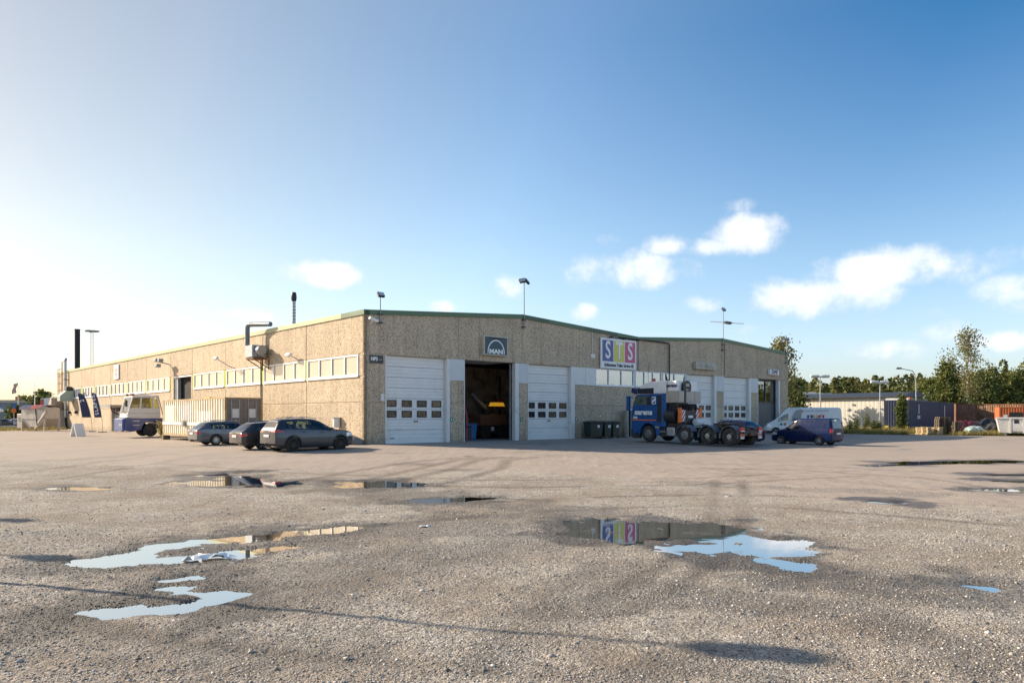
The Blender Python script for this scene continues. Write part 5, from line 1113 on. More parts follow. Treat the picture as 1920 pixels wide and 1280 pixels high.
    for x in (7.2, 4.3, 2.6, 1.05):
        hubm = GALV
        for sd in (1, -1):
            ty = M('lorry_tyre', (.045, .042, .038), .9, var=.3, scale=5, bump=.4) if (x, sd) == (7.2, 1) else bpy.data.materials['lorry_tyre']
            w = .33 if x > 3 else .55; yy = sd * (W - .05 - w / 2)
            o = MB().lathe([(.30, -w / 2), (.46, -w / 2), (.52, -w * .44), (rr, -w * .3), (rr, w * .3), (.52, w * .44), (.46, w / 2), (.30, w / 2)], (x, yy, rr), 32, 'y').build('wheel', ty, t, smooth=True)
            e = sd * w / 2; front = x > 3
            if front: pr = [(.31, e), (.29, e * .8), (.25, e * .95), (.14, e * 1.05), (.13, e * 1.2), (0, e * 1.22)]
            else: pr = [(.31, e), (.30, e * .75), (.28, e * .2), (.17, e * .2), (.16, e * .95), (.13, e * 1.03), (0, e * 1.04)]
            MB().lathe(pr, (x, yy, rr), 24, 'y').build('rim', M('rim_grey', (.20, .21, .21), .5, .4) if 'rim_grey' not in bpy.data.materials else bpy.data.materials['rim_grey'], o, smooth=True)
            if front:
                nuts = MB(); [nuts.cyl((x + .2 * math.cos(q), yy + e, rr + .2 * math.sin(q)), (x + .2 * math.cos(q), yy + e * 1.12, rr + .2 * math.sin(q)), .022, n=6) for q in [2 * math.pi * k / 10 for k in range(10)]]; nuts.build('wheel_nuts', CHROME, o)
            else: MB().lathe([(.165, e * .3), (.165, e * 1.06), (.12, e * 1.12), (0, e * 1.13)], (x, yy, rr), 14, 'y').build('hub', LK, o, smooth=True)
            if x < 6:
                R0, R1 = .60, .64; m = MB(); pts = [(x + R1 * math.cos(R(q)), rr + .03 + R1 * math.sin(R(q))) for q in range(8, 173, 11)]; pin = [(x + R0 * math.cos(R(q)), rr + .03 + R0 * math.sin(R(q))) for q in range(8, 173, 11)]
                for (p, q, p2, q2) in zip(pts, pts[1:], pin, pin[1:]):
                    y0, y1 = sorted((sd * (W + .01), sd * (W - .60))); m.hexa([(p2[0], y0, p2[1]), (q2[0], y0, q2[1]), (p2[0], y1, p2[1]), (q2[0], y1, q2[1]), (p[0], y0, p[1]), (q[0], y0, q[1]), (p[0], y1, p[1]), (q[0], y1, q[1])])
                y0, y1 = sorted((sd * (W + .015), sd * (W - .1)))
                for sx_ in (-1, 1): m.box(x + sx_ * .62 - .05, x + sx_ * .62 + .05, y0, y1, .42, .72)
                m.build('fender', FEN, t)
    for x in (7.2, 4.3, 2.6, 1.05): MB().cyl((x, -.8, rr), (x, .8, rr), .12, n=10).build('axle', DARK, t)
    for sd in (1, -1):
        y0, y1 = sorted((sd * W, sd * (W - .46)))
        tl = MB().box(.22, .36, y0, y1, .86, 1.12).build('tail_light', REDL, t, bevel=.02); MB().box(.215, .222, y0 + .02, y1 - .02, .86, .93).build('clear_lens', LENS, tl)
        MB().box(.24, .27, y0, y1, .42, .74).build('mud_flap', M('flap_orange', (.55, .13, .04), .6, var=.4, scale=3, dirt=((.5, .45, .4), .4, 3)) if 'flap_orange' not in bpy.data.materials else bpy.data.materials['flap_orange'], t); MB().box(.235, .239, y0 + .04, y1 - .04, .42, .56).build('flap_band', WHITEP, t)
    MB().box(.3, .5, -.75, .75, .6, .95).build('rear_beam', DARK, t); MB().box(.2, .3, -.2, .2, .62, .8).build('coupling', RUSTY, t)
    return t
lorry()
# ------------------------------------------------------------------ containers
def container(name, label, loc, rz, Ln, W, H, wall, post, doormat, parts=None, doors=True, group=None, patches=(), pm=None, lift=0):
    "ribbed steel box; x runs along its length from the door end, y across"
    t = thing(name, label, 'container', loc, rz, group); w = W / 2
    def corr(a, b, z0, z1, y, sd, off=0.0, pitch=.28, dep=.04, ax='x'):
        m = MB(); pts = []; x = a
        while x < b - .01:
            for dx, d in ((0, 0), (.25 * pitch, 0), (.375 * pitch, dep), (.73 * pitch, dep), (.875 * pitch, 0)):
                if x + dx < b: pts.append((x + dx, d))
            x += pitch
        pts.append((b, 0))
        for (p, d) in pts:
            yy = y - sd * d + sd * off
            for z in (z0, z1): m.v.append((p, yy, z) if ax == 'x' else (yy, p, z))
        m.f = [(2 * i, 2 * i + 1, 2 * i + 3, 2 * i + 2) for i in range(len(pts) - 1)]; return m
    if Ln > 12 and parts == 'wide': corr.__defaults__ = (0.0, .44, .075, 'x')
    for sd in (1, -1): corr(.1, Ln - .1, .14, H - .1, sd * (w - .02), sd).build('side_wall', wall, t)
    corr(-w + .1, w - .1, .14, H - .1, Ln - .02, 1, ax='y').build('end_wall', wall, t)
    for (a, b, z0, z1, sd) in patches: corr(a, b, z0, z1, sd * (w - .02), sd, .006).build('painted_patch', pm or WHITEP, t)
    for x in (0, Ln - .14):
        for y in (-w, w - .14): 
            p = MB().box(x, x + .14, y, y + .14, 0, H).build('corner_post', post, t)
    for y in (-w + .01, w - .13): MB().box(.14, Ln - .14, y, y + .12, 0, .15).build('bottom_rail', post, t); MB().box(.14, Ln - .14, y, y + .12, H - .11, H - .004).build('top_rail', post, t)
    for x in (.01, Ln - .13): MB().box(x, x + .12, -w + .14, w - .14, 0, .15).build('end_rail', post, t); MB().box(x, x + .12, -w + .14, w - .14, H - .11, H - .004).build('end_rail', post, t)
    MB().box(.13, Ln - .13, -w + .12, w - .12, H - .06, H - .03).build('roof', wall, t); MB().box(.13, Ln - .13, -w + .1, w - .1, .08, .13).build('floor', DARK, t)
    if doors:
        for sd in (1, -1):
            y0, y1 = sorted((.012 * sd, sd * (w - .15)))
            d = MB().box(.05, .10, y0, y1, .16, H - .12).build('door', doormat, t)
            for z in (.2, H * .38, H * .64): MB().box(.035, .049, y0 + .1, y1 - .1, z + .04, z + .1).build('door_rib', doormat, d)
            for yy in (y0 + .28, y1 - .28): MB().cyl((.015, yy, .18), (.015, yy, H - .14), .018, n=6).build('lock_bar', GALV, d)
            MB().box(.02, .035, (y0 + y1) / 2 - .22, (y0 + y1) / 2 + .2, H * .5, H * .72).build('faded_panel', pm or WHITEP, d)
    else: corr(-w + .1, w - .1, .14, H - .1, .02, -1, ax='y').build('end_wall', wall, t)
    return t
CREAMC = M('cream_container', (.76, .68, .53), .6, var=.10, scale=1.2, dirt=((.40, .25, .13), .18, 1.6)); CRPOST = M('cream_post', (.40, .29, .14), .65, var=.25, dirt=((.2, .09, .04), .4, 3))
GRDOOR = M('grey_brown_door', (.22, .185, .155), .6, var=.12, scale=1.5, dirt=((.12, .08, .05), .3, 2))
x, y = b2w(-3.375, 9.04)
cc = container('shipping_container', 'long cream shipping container with rust streaks beside the sunlit wall', (x, y, .24), RB + R(90), 12.19, 2.44, 2.59, CREAMC, CRPOST, GRDOOR, parts='wide', patches=[(2.2, 5.2, .9, 1.75, 1), (5.8, 8.8, 1.1, 2.2, 1), (9.6, 11.5, .9, 2.2, 1)], pm=M('faded_white_patch', (.74, .71, .65), .6, var=.1))
MB().box(.1, 12.1, 1.225, 1.26, .78, .98).build('white_rail', WHITEP, cc); MB().box(7.0, 7.4, 1.26, 1.45, .7, 1.1).build('plug_box', STEEL, cc, bevel=.02)
m = MB(); rs = random.Random(2); [m.box(4 + i * .3, 4.2 + i * .3 + rs.random() * .4, -.2 + rs.random(), .5, 2.57, 2.63 + rs.random() * .08) for i in range(5)]; m.build('roof_scraps', YELLOW, cc)
for i, (a, b) in enumerate([(-2.3, 9.4), (-4.5, 9.4), (-2.3, 20.8), (-4.5, 20.8), (-4.5, 15), (-2.3, 15)]):
    x, y = b2w(a, b); z = G(x, y); tag(MB().box(-.25, .25, -.2, .2, -.05, .24 - z).build('timber_block', WOODD, None, loc=(x, y, z), rz=RB, bevel=.02), ['timber block under the container, at its door end by the wall', 'timber block under the container, at its outer door corner', 'timber block under the container, far end by the wall', 'timber block under the container, far outer corner', 'timber block under the middle of the container, outer side', 'timber block under the middle of the container, wall side'][i], 'block', 'timber blocks carrying the container')
BLUEC = M('navy_container', (.030, .042, .085), .55, var=.15, scale=1, dirt=((.10, .07, .05), .2, 1.5)); BLUEP = M('navy_post', (.028, .035, .07), .6, dirt=((.15, .07, .03), .3, 3))
ang = math.atan2(.745, .673); ca, sa = math.cos(ang), math.sin(ang)
def blue(label, s0, Ln, doors):
    ox, oy = 44.5 + ca * s0 - sa * 1.3, 84 + sa * s0 + ca * 1.3; gz0 = .03
    t = container('shipping_container', label, (ox, oy, gz0), ang, Ln, 2.6, 3.45, BLUEC, BLUEP, BLUEC, doors=doors, group='shipping containers at the yard edge'); return t
b1 = blue('long dark blue container with one sunlit ribbed end', 0, 14.4, False); b2 = blue('shorter dark blue container behind the long one', 14.5, 7.4, False)
lettering('lettering', 'DFDS', .5, WHITEB, b1, (4.2, -1.32, 1.5), bold=.02); MB().box(4.1, 4.4, -1.32, -1.305, 1.9, 3.0).build('white_mark', WHITEP, b1); MB().box(2.0, 2.3, -1.32, -1.305, 1.5, 3.0).build('white_mark', WHITEP, b2)
for y in (-1.0, 1.0): MB().box(-.03, .0, y - .2, y + .2, .1, .55).build('yellow_mark', YELLOW, b1)
tag(MB().box(-.3, .3, -1.2, 1.2, 0, .22).build('white_beam', WHITEP, None, loc=(44.5 + ca * .6 - sa * 1.3, 84 + sa * .6 + ca * 1.3, 3.48), rz=ang, bevel=.02), 'white beam lying across the blue container roof', 'beam')
tag(MB().box(-.35, .35, -.45, .45, 0, .32).build('orange_crate', ORANGE, None, loc=(44.5 + ca * 1.6 - sa * .6, 84 + sa * 1.6 + ca * .6, 3.48), rz=ang, bevel=.03), 'orange box on top of the blue container', 'box')
RUSTC = M('rusty_container', (.20, .12, .085), .8, var=.3, scale=1.2, dirt=((.10, .04, .02), .5, 1.8)); RUSTC2 = M('tan_rusty_container', (.33, .20, .12), .8, var=.25, scale=1.2, dirt=((.16, .06, .025), .5, 1.4))
container('shipping_container', 'dull grey-brown rusty container between the blue one and the tan one', (at(1812, 102), 102, .05), R(84), 6.06, 2.7, 3.3, RUSTC, RUSTY, RUSTC, doors=False, group='shipping containers at the yard edge')
container('shipping_container', 'tan rust-streaked container lit by the sun behind the scrap heap', (at(1829, 105), 105, .05), RL, 6.06, 2.6, 3.3, RUSTC2, RUSTY, RUSTC2, doors=False, group='shipping containers at the yard edge')
ORC = M('orange_container', (.50, .13, .035), .6, var=.2, dirt=((.25, .09, .04), .3, 2)); oc = container('shipping_container', 'orange container with an open dark doorway behind the white skip', (at(1899, 92), 92, .05), R(62), 6.06, 2.8, 2.75, ORC, ORC, ORC, doors=False, group='shipping containers at the yard edge')
MB().box(-.02, .005, -1.0, .35, .2, 2.1).build('doorway_shade', BLACK, oc); MB().box(-.04, -.02, .55, .95, 1.2, 1.8).build('notice', WHITEP, oc)  # black plate on the end wall drawn for the shade of an opening
# white skip
SK = M('skip_white', (.66, .64, .60), .45, var=.06, dirt=((.35, .28, .2), .25, 1.2)); x, y = at(1869, 74.5), 74.5; z = -.16
t = thing('skip', 'white steel skip with ribbed sides at the frame edge', 'skip', (x, y, z), R(-30)); t.scale = (1.1, 1, 1.13)
MB().hexa([(.25, .1, .15), (6, .1, .15), (.25, 2.3, .15), (6, 2.3, .15), (0, 0, 1.4), (6, 0, 1.4), (0, 2.4, 1.4), (6, 2.4, 1.4)]).build('body', SK, t)
MB().box(-.05, 6.05, -.08, .1, 1.4, 1.52).build('top_rail', SK, t)
for x in (.95, 1.95, 2.35, 2.9, 3.45): MB().box(x, x + .14, -.08, .2, .12, 1.4).build('rib', SK, t)
MB().prism([(.95, .3), (2.0, .3), (2.0, 1.0), (1.75, 1.25), (1.2, 1.25), (.95, 1.0)], -.05, .05).build('stiffener', SK, t); MB().box(1.3, 1.65, -.07, -.051, .98, 1.3).build('hatch', BLACK, t)
for z_ in (.45, .8, 1.1): MB().box(2.35, 3.5, -.06, .1, z_, z_ + .08).build('step_rail', SK, t)
for x in (.5, 2.2, 5): MB().box(x, x + .25, .2, .5, -.1, .16).build('foot', SK, t)
# pallets
def pallet_proto(mat):
    t = bpy.data.objects.new('pallet', None); COL.objects.link(t)
    for yy in (-.35, -.175, 0, .175, .35): MB().box(-.6, .6, yy - .06, yy + .06, .122, .144).build('top_board', mat, t)
    for xx in (-.53, 0, .53): MB().box(xx - .07, xx + .07, -.4, .4, .1, .121).build('cross_board', mat, t)
    for yy in (-.33, 0, .33):
        MB().box(-.6, .6, yy - .06, yy + .06, 0, .022).build('bottom_board', mat, t)
        for xx in (-.53, 0, .53): MB().box(xx - .07, xx + .07, yy - .05, yy + .05, .023, .099).build('block', mat, t)
    return t
PA, PB = pallet_proto(WOOD), pallet_proto(WOODD); used = {}
ordn = ['bottom', 'second from the bottom', 'third from the bottom', 'fourth from the bottom', 'fifth from the bottom', 'sixth from the bottom', 'seventh from the bottom', 'eighth from the bottom', 'ninth from the bottom', 'tenth from the bottom', 'eleventh from the bottom', 'topmost']
rs = random.Random(9)
for proto, px, Y, rz, n, nm in [(PA, 1731, 75.6, -55, 5, 'low pale stack nearest the blue container'), (PA, 1753, 75.7, -55, 5, 'low pale stack before the tall one'), (PB, 1767, 77.0, 2, 12, 'tall dark stack'), (PB, 1792, 76.2, 85, 9, 'medium dark stack by the scrap heap')]:
    X = at(px, Y); z = G(X, Y) + .02
    for k in range(n):
        o = proto if proto not in used else copy_tree(proto); used[proto] = 1
        o.location = (X + rs.uniform(-.05, .05), Y + rs.uniform(-.05, .05), z + k * .146); o.rotation_euler = (0, 0, R(rz + rs.uniform(-3, 3)))
        w = 'topmost' if k == n - 1 else ordn[k]
        tag(o, 'wooden pallet, %s in the %s' % (w, nm), 'pallet', 'stacked wooden pallets')
def heap(name, label, px, Y, r, seed, mat, cat):
    X = at(px, Y); o = rock(name, label, X, Y, r, seed, mat); o['category'] = cat
    me = o.data; rs_ = random.Random(seed)
    for v in me.vertices: v.co *= 1 + rs_.uniform(-.1, .12)
    me.polygons.foreach_set('use_smooth', [False] * len(me.polygons)); return o
heap('tarpaulin_heap', 'crumpled dark red tarpaulin beside the pallets', 1809, 79, (1.1, .7, 1.1), 5, M('red_tarp', (.14, .02, .03), .6, var=.4), 'tarpaulin')
heap('tarpaulin_heap', 'pale green sheet draped over scrap', 1828, 77.5, (1.15, .7, .6), 8, M('pale_tarp', (.38, .48, .44), .5, var=.3), 'tarpaulin')
heap('scrap_heap', 'black heap of scrap under the tan container', 1848, 81, (1.7, 1.0, 1.1), 12, M('black_scrap', (.02, .02, .022), .6, var=.5, scale=4), 'heap')
heap('scrap_heap', 'low dark heap of scrap beside the white skip', 1864, 80, (1.1, .8, .7), 15, M('dark_scrap', (.035, .035, .038), .7, var=.5, scale=4), 'heap')

# ------------------------------------------------------------------ vegetation
def leafmat(name, a, b, trans=.25):
    m = bpy.data.materials.new(name); m.use_nodes = True; t = m.node_tree; p = t.nodes['Principled BSDF']; p.inputs['Roughness'].default_value = .6; p.inputs['Specular IOR Level'].default_value = .3
    at_ = N(t, 'ShaderNodeAttribute', attribute_name='rnd'); mx = N(t, 'ShaderNodeMixRGB', ins={1: a + (1,), 2: b + (1,)}); L(t, at_.outputs['Fac'], mx.inputs[0]); L(t, mx.outputs[0], p.inputs['Base Color'])
    tl = N(t, 'ShaderNodeBsdfTranslucent'); L(t, mx.outputs[0], tl.inputs[0]); ms = N(t, 'ShaderNodeMixShader', ins={0: trans}); L(t, p.outputs[0], ms.inputs[1]); L(t, tl.outputs[0], ms.inputs[2]); L(t, ms.outputs[0], t.nodes['Material Output'].inputs[0]); return m
BIRCHL = leafmat('birch_leaf', (.26, .215, .08), (.20, .215, .09), .42); PINEL = leafmat('pine_needle', (.07, .10, .026), (.20, .21, .06), .38); GREENL = leafmat('green_leaf', (.07, .10, .025), (.17, .18, .05), .35); WOODL = leafmat('forest_leaf', (.065, .085, .024), (.21, .20, .06), .35); DRYG = leafmat('dry_grass', (.17, .16, .045), (.38, .29, .10)); LAWN = leafmat('lawn_blade', (.06, .10, .02), (.14, .17, .04))
BARKW = M('birch_bark', (.50, .46, .40), .8, var=.3, scale=6, dirt=((.04, .035, .03), .4, 7), stretch=(1, 1, 3)); BARK = M('brown_bark', (.11, .075, .05), .9, var=.3)
def leaves(name, P, size, mat, parent=None, rs=None, aspect=1.6, droop=0, rnd=None, kind=None):
    rs = rs or np.random.RandomState(1); n = len(P); P = np.asarray(P)
    a = rs.normal(size=(n, 3)); a[:, 2] -= droop; a /= np.linalg.norm(a, axis=1)[:, None]; b = rs.normal(size=(n, 3)); b -= (b * a).sum(1)[:, None] * a; b /= np.linalg.norm(b, axis=1)[:, None]
    s = (size * (.6 + .8 * rs.rand(n)))[:, None] if not hasattr(size, '__len__') else np.asarray(size)[:, None]
    a = a * s * aspect / 2; b = b * s / 2
    co = np.stack([P - a, P + b, P + a, P - b], 1).reshape(-1, 3).astype(np.float32); q = np.arange(n * 4, dtype=np.int32)
    me = bpy.data.meshes.new(name); me.vertices.add(n * 4); me.vertices.foreach_set('co', co.reshape(-1)); me.loops.add(n * 4); me.loops.foreach_set('vertex_index', q); me.polygons.add(n); me.polygons.foreach_set('loop_start', q[::4].copy()); me.polygons.foreach_set('loop_total', np.full(n, 4, np.int32)); me.update()
    attr(me, 'rnd', np.repeat(rs.rand(n) if rnd is None else rnd, 4)); me.materials.append(mat)
    o = bpy.data.objects.new(name, me); COL.objects.link(o); o.parent = parent
    return o
def broadleaf(name, label, x, y, h, rx, base, n, mat, bark, seed, size=.22, shape='birch', group=None):
    rs = np.random.RandomState(seed); z0 = G(x, y); t = thing(name, label, 'tree', (x, y, z0), 0, group)
    top = Vector((rs.uniform(-.3, .3), rs.uniform(-.3, .3), h * .97)); pts = [Vector((0, 0, -.2)).lerp(top, k / 7) + Vector((rs.normal() * .05, rs.normal() * .05, 0)) * (k > 0) * h * .08 for k in range(8)]
    MB().tube(pts, [h * .016 * (1 - k / 8) + .02 for k in range(8)], 8).build('trunk', bark, t, smooth=True)
    m = MB(); P = []; nl = 26
    for i in range(nl):
        f = base + (1 - base) * (i + .5) / nl; zc = h * f * .97; p0 = pts[min(int(f * 7), 6)].lerp(pts[min(int(f * 7) + 1, 7)], f * 7 % 1)
        w = (f - base) / (1 - base); env = rx * (math.sin(math.pi * min(1, w * .86 + .16)) ** .7 if shape == 'birch' else (1 - w) ** .8 + .08 if shape == 'cone' else math.sqrt(max(.05, 1 - (2 * w - .9) ** 2)))
        a = i * 2.4 + rs.rand(); ln = env * (.65 + .5 * rs.rand()); up = .55 if shape == 'birch' else .1
        e = p0 + Vector((math.cos(a) * ln, math.sin(a) * ln, ln * up)); mid = p0.lerp(e, .55) + Vector((0, 0, ln * .1)); m.tube([p0, mid, e], [h * .004 + .01, h * .003, .008], 5)
        k = max(8, int(n / nl * (.4 + env / rx)))
        for _ in range(max(2, k // 55)):
            c = p0.lerp(e, .35 + .7 * rs.rand()); c = Vector((c.x + rs.normal() * .2 * env, c.y + rs.normal() * .2 * env, c.z + rs.normal() * .12 * env)); kk = 55
            rr = (.17 if shape == 'birch' else .11) * rx + (.18 if h > 5 else .06)
            q = rs.normal(size=(kk, 3)) * (rr, rr, rr * (1.1 if shape == 'birch' else .55)); q[:, 2] -= np.abs(rs.normal(size=kk)) * (.35 if shape == 'birch' else 0.0) * rr; P.append(q + np.array(c))
    m.build('limbs', bark, t); P = np.concatenate(P); rnd = np.clip(.5 + .5 * vnoise(P[:, 0] / .7 + 9, P[:, 2] / .7 + P[:, 1], 31) * 1.6 + rs.normal(size=len(P)) * .15, 0, 1)
    leaves('crown', P, size, mat, t, rs, rnd=rnd, droop=.5 if shape == 'birch' else 0); return t
broadleaf('birch_tree', 'tall slender birch with a white trunk behind the containers', at(1815, 112), 112, 14.5, 2.35, .30, 3000, BIRCHL, BARKW, 3, .20, 'birch')
broadleaf('birch_tree', 'birch rising just behind the far end of the workshop', at(1463, 97), 97, 11.6, 1.9, .2, 2600, BIRCHL, BARKW, 4, .22, 'birch')
broadleaf('birch_tree', 'lower tree showing right of the workshop corner', at(1487, 112), 112, 7.0, 1.6, .12, 1800, GREENL, BARK, 6, .28, 'birch')
broadleaf('young_tree', 'young leafy tree standing against the blue container end', at(1690, 81.5), 81.5, 4.0, .55, .12, 1100, GREENL, BARK, 8, .13, 'birch')
for px, Y, h, rx, sd, lab, shp in [(1775, 92, 8.2, 2.5, 11, 'dark pine with upright tip between lamp and birch', 'cone'), (1748, 100, 6.4, 2.4, 12, 'low bushy pine just right of the curved street lamp', 'cone'), (1838, 104, 7.8, 3.2, 13, 'broad pine right beside the birch trunk', 'cone'), (1862, 108, 8.6, 2.6, 14, 'pine with pointed tip right of the birch', 'cone'), (1800, 108, 7.2, 3.0, 15, 'dense tree filling the gap left of the birch', 'round'), (1890, 88, 5.0, 1.5, 16, 'small pine in front of the red roof', 'cone'), (1728, 125, 8.0, 2.6, 17, 'pine behind the curved street lamp', 'cone'), (1912, 112, 8.5, 3.4, 18, 'rounded pine at the frame edge above the orange container', 'round')]:
    Y = Y * 1.16 if px < 1885 or px > 1900 else 104; h *= 1.13; rx *= 1.1
    broadleaf('pine_tree', lab, at(px, Y), Y, h, rx, .10, 6000, PINEL, BARK, sd, .24, shp, 'trees behind the containers')
broadleaf('round_tree', 'dark round tree beyond the far end of the building', at(82, 150), 150, 6.6, 3.0, .15, 3500, PINEL, BARK, 21, .4, 'round')
broadleaf('young_tree', 'leafy young tree before the blue-grey building', at(30, 118), 118, 3.6, 1.6, .1, 2200, GREENL, BARK, 22, .2, 'round')
# far-off wood: one mass
rs = np.random.RandomState(44); P = []; RN = []; SZ = []
def wood(a0, a1, n, d0, d1, hk=1.0):
    for i in range(n):
        az_ = R(a0 + (a1 - a0) * (i + rs.rand()) / n); d = d0 + (d1 - d0) * rs.rand(); X, Y = d * math.sin(az_), d * math.cos(az_)
        h = (7.5 + 5 * rs.rand()) * d / 215 * hk; r = h * (.20 + .12 * rs.rand()); k = 230; cone = rs.rand() < .6
        f = rs.rand(k) ** .8; env = r * ((1 - f) ** .75 + .06 if cone else np.sqrt(np.clip(1 - (2 * f - .9) ** 2, .02, 1))); a = rs.rand(k) * 6.283; rr = env * (.55 + .5 * rs.rand(k))
        P.append(np.stack([X + rr * np.cos(a), Y + rr * np.sin(a), f * h], -1)); RN.append(np.clip(rs.rand() * .8 + rs.normal(size=k) * .2, 0, 1)); SZ.append(np.full(k, .62 * d / 215) * (.6 + .8 * rs.rand(k)))
wood(19, 38, 210, 185, 260); wood(38, 60, 120, 190, 260); wood(60, 150, 200, 190, 270); wood(150, 215, 90, 200, 280); wood(33, 37, 30, 150, 180, 1.3)
fo = leaves('forest', np.concatenate(P), np.concatenate(SZ), WOODL, rs=rs, rnd=np.concatenate(RN)); tag(fo, 'far-off pine wood along the horizon', 'forest', kind='stuff')
def grass(name, label, n, fx, h, mat, seed):
    rs = np.random.RandomState(seed); X, Y, H = fx(rs, n); Z = gz(X, Y); n = len(X); a = rs.rand(n) * 6.283; lean = rs.normal(size=(n, 2)) * .25
    hh = H * (.5 + .9 * rs.rand(n)); w = .015 + .02 * rs.rand(n) + hh * .02
    b0 = np.stack([X - np.cos(a) * w, Y - np.sin(a) * w, Z - .02], -1); b1 = np.stack([X + np.cos(a) * w, Y + np.sin(a) * w, Z - .02], -1); tp = np.stack([X + lean[:, 0] * hh, Y + lean[:, 1] * hh, Z + hh], -1)
    co = np.stack([b0, b1, tp], 1).reshape(-1, 3).astype(np.float32); q = np.arange(n * 3, dtype=np.int32)
    me = bpy.data.meshes.new(name); me.vertices.add(n * 3); me.vertices.foreach_set('co', co.reshape(-1)); me.loops.add(n * 3); me.loops.foreach_set('vertex_index', q); me.polygons.add(n); me.polygons.foreach_set('loop_start', q[::3].copy()); me.polygons.foreach_set('loop_total', np.full(n, 3, np.int32)); me.update(); attr(me, 'rnd', np.repeat(rs.rand(n), 3)); me.materials.append(mat)
    o = bpy.data.objects.new(name, me); COL.objects.link(o); return tag(o, label, 'grass', kind='stuff')
def verge(r_, n):
    X = 28 + 44 * r_.rand(n); Y = 74.3 + 10 * r_.rand(n) ** 1.6; k = ~((X > 39.5) & (X < 44.5) & (Y < 77)); return X[k], Y[k], np.full(k.sum(), .40)
grass('verge_grass', 'dry yellow-green grass along the far yard edge', 26000, verge, 0, DRYG, 51)
def wl(r_, n):
    v = 68 + 20 * r_.rand(n); u = -r_.rand(n) ** 1.5 * 9 - .4; X = CX + UX * u - UY * v; Y = CY + UY * u + UX * v; k = (u < -1.5) | (v > 80); return X[k], Y[k], np.full(k.sum(), .35)
grass('weeds', 'weeds growing round the white hopper', 5000, wl, 0, DRYG, 52)
grass('lawn', 'strip of mown lawn before the blue-grey building', 16000, lambda r_, n: (-95 + 48 * r_.rand(n), 100 + 14 * r_.rand(n), np.full(n, .16)), 0, LAWN, 53)
def tuft(label, px, Y, h, n, seed, mat=GREENL):
    rs = np.random.RandomState(seed); X = at(px, Y); t = thing('tall_weed', label, 'plant', (X, Y, G(X, Y)), 0, 'tall weeds along the far yard edge'); m = MB(); P = []
    for i in range(7):
        e = (rs.normal() * .28, rs.normal() * .28, h * (.6 + .45 * rs.rand())); m.tube([(rs.normal() * .05, rs.normal() * .05, 0), (e[0] * .4, e[1] * .4, e[2] * .6), e], .012, 4); k = n // 7; f = rs.rand(k)[:, None] ** .6; P.append(np.array(e)[None] * f + rs.normal(size=(k, 3)) * .12)
    m.build('stems', BARK, t); leaves('foliage', np.concatenate(P), .11, mat, t, rs)
for i, (px, h, lab) in enumerate([(1592, 1.1, 'leafy weed nearest the white van'), (1604, 1.5, 'leafy weed by the thin post, second from the white van'), (1622, 1.9, 'tallest leafy weed before the white warehouse'), (1637, 1.3, 'leafy weed between the tallest one and the blue container'), (1645, 1.0, 'low weed at the blue container corner')]): tuft(lab, px, 79 + i * .4, h, 260, 70 + i)
tuft('yellowing weed at the corner of the cream container', 304, 57.2, 1.3, 300, 80, DRYG)
for i, px in enumerate((1591, 1616, 1647)): tag(MB().cyl((0, 0, -.2), (0, 0, 1.5), .03, n=6).build('thin_post', GALV, None, loc=(at(px, 80.5), 80.5, G(at(px, 80.5), 80.5))), ['thin steel post nearest the white van', 'thin steel post in the middle of the weeds', 'thin steel post by the blue container'][i], 'post', 'thin posts in the verge')

# ------------------------------------------------------------------ buildings beyond
def ribwall(a, b, z0, z1, y, pitch, dep):
    m = MB(); x = a
    while x < b: 
        for dx, d in ((0, 0), (pitch * .5, 0), (pitch * .6, dep), (pitch * .9, dep)): 
            for z in (z0, z1): m.v.append((min(x + dx, b), y + d, z))
        x += pitch
    m.f = [(2 * i, 2 * i + 2, 2 * i + 3, 2 * i + 1) for i in range(len(m.v) // 2 - 1)]; return m
WHW = M('warehouse_white', (.62, .58, .50), .55, var=.06, scale=.3); DKR = M('dark_roof', (.035, .038, .045), .6, var=.15)
t = thing('warehouse', 'low white warehouse with a dark roof beyond the weeds', 'building', (41.2, 121.2, 0), RL); W0 = 21
ribwall(-2, W0, -.5, 4.45, 0, .6, .012).build('wall', WHW, t); MB().box(-2, W0, .06, 20, -.5, 4.4).build('wall_core', WHW, t)
MB().hexa([(-2.3, -.5, 4.45), (W0 + .3, -.5, 4.45), (-2.3, 20, 4.45), (W0 + .3, 20, 4.45), (-.3, 8, 5.35), (W0 - 2, 8, 5.35), (-.3, 12, 5.35), (W0 - 2, 12, 5.35)]).build('roof', DKR, t); MB().box(-2.3, W0 + .3, -.52, -.4, 4.36, 4.5).build('eave', DARK, t)
t = thing('warehouse', 'pale flat-roofed building behind the dark-roofed warehouse', 'building', (at(1478, 150), 150, 0)); MB().box(0, 8.5, 0, 10, 0, zat(738.5, 150)).build('wall', WHITEP, t); MB().box(-.2, 8.7, -.2, 10, zat(738.5, 150), zat(737, 150)).build('roof_edge', WHITEB, t); MB().box(1.5, 6, 1, 5, zat(737, 150), zat(734.5, 150)).build('roof_unit', WHW, t)
t = thing('house', 'house with an orange-red roof among the pines', 'house', (at(1892, 128), 128, 0)); REDR = M('red_roof', (.42, .095, .04), .7, var=.15, scale=1); z1 = 3.6
MB().box(-3.2, 3.2, 0, 7, 0, z1).build('wall', M('orange_wall', (.45, .20, .09), .8), t); MB().hexa([(-3.7, -.5, z1), (3.7, -.5, z1), (-3.7, 7.5, z1), (3.7, 7.5, z1), (-1.7, 3, z1 + 2.5), (1.9, 3, z1 + 2.5), (-1.7, 4, z1 + 2.5), (1.9, 4, z1 + 2.5)]).build('roof', REDR, t)
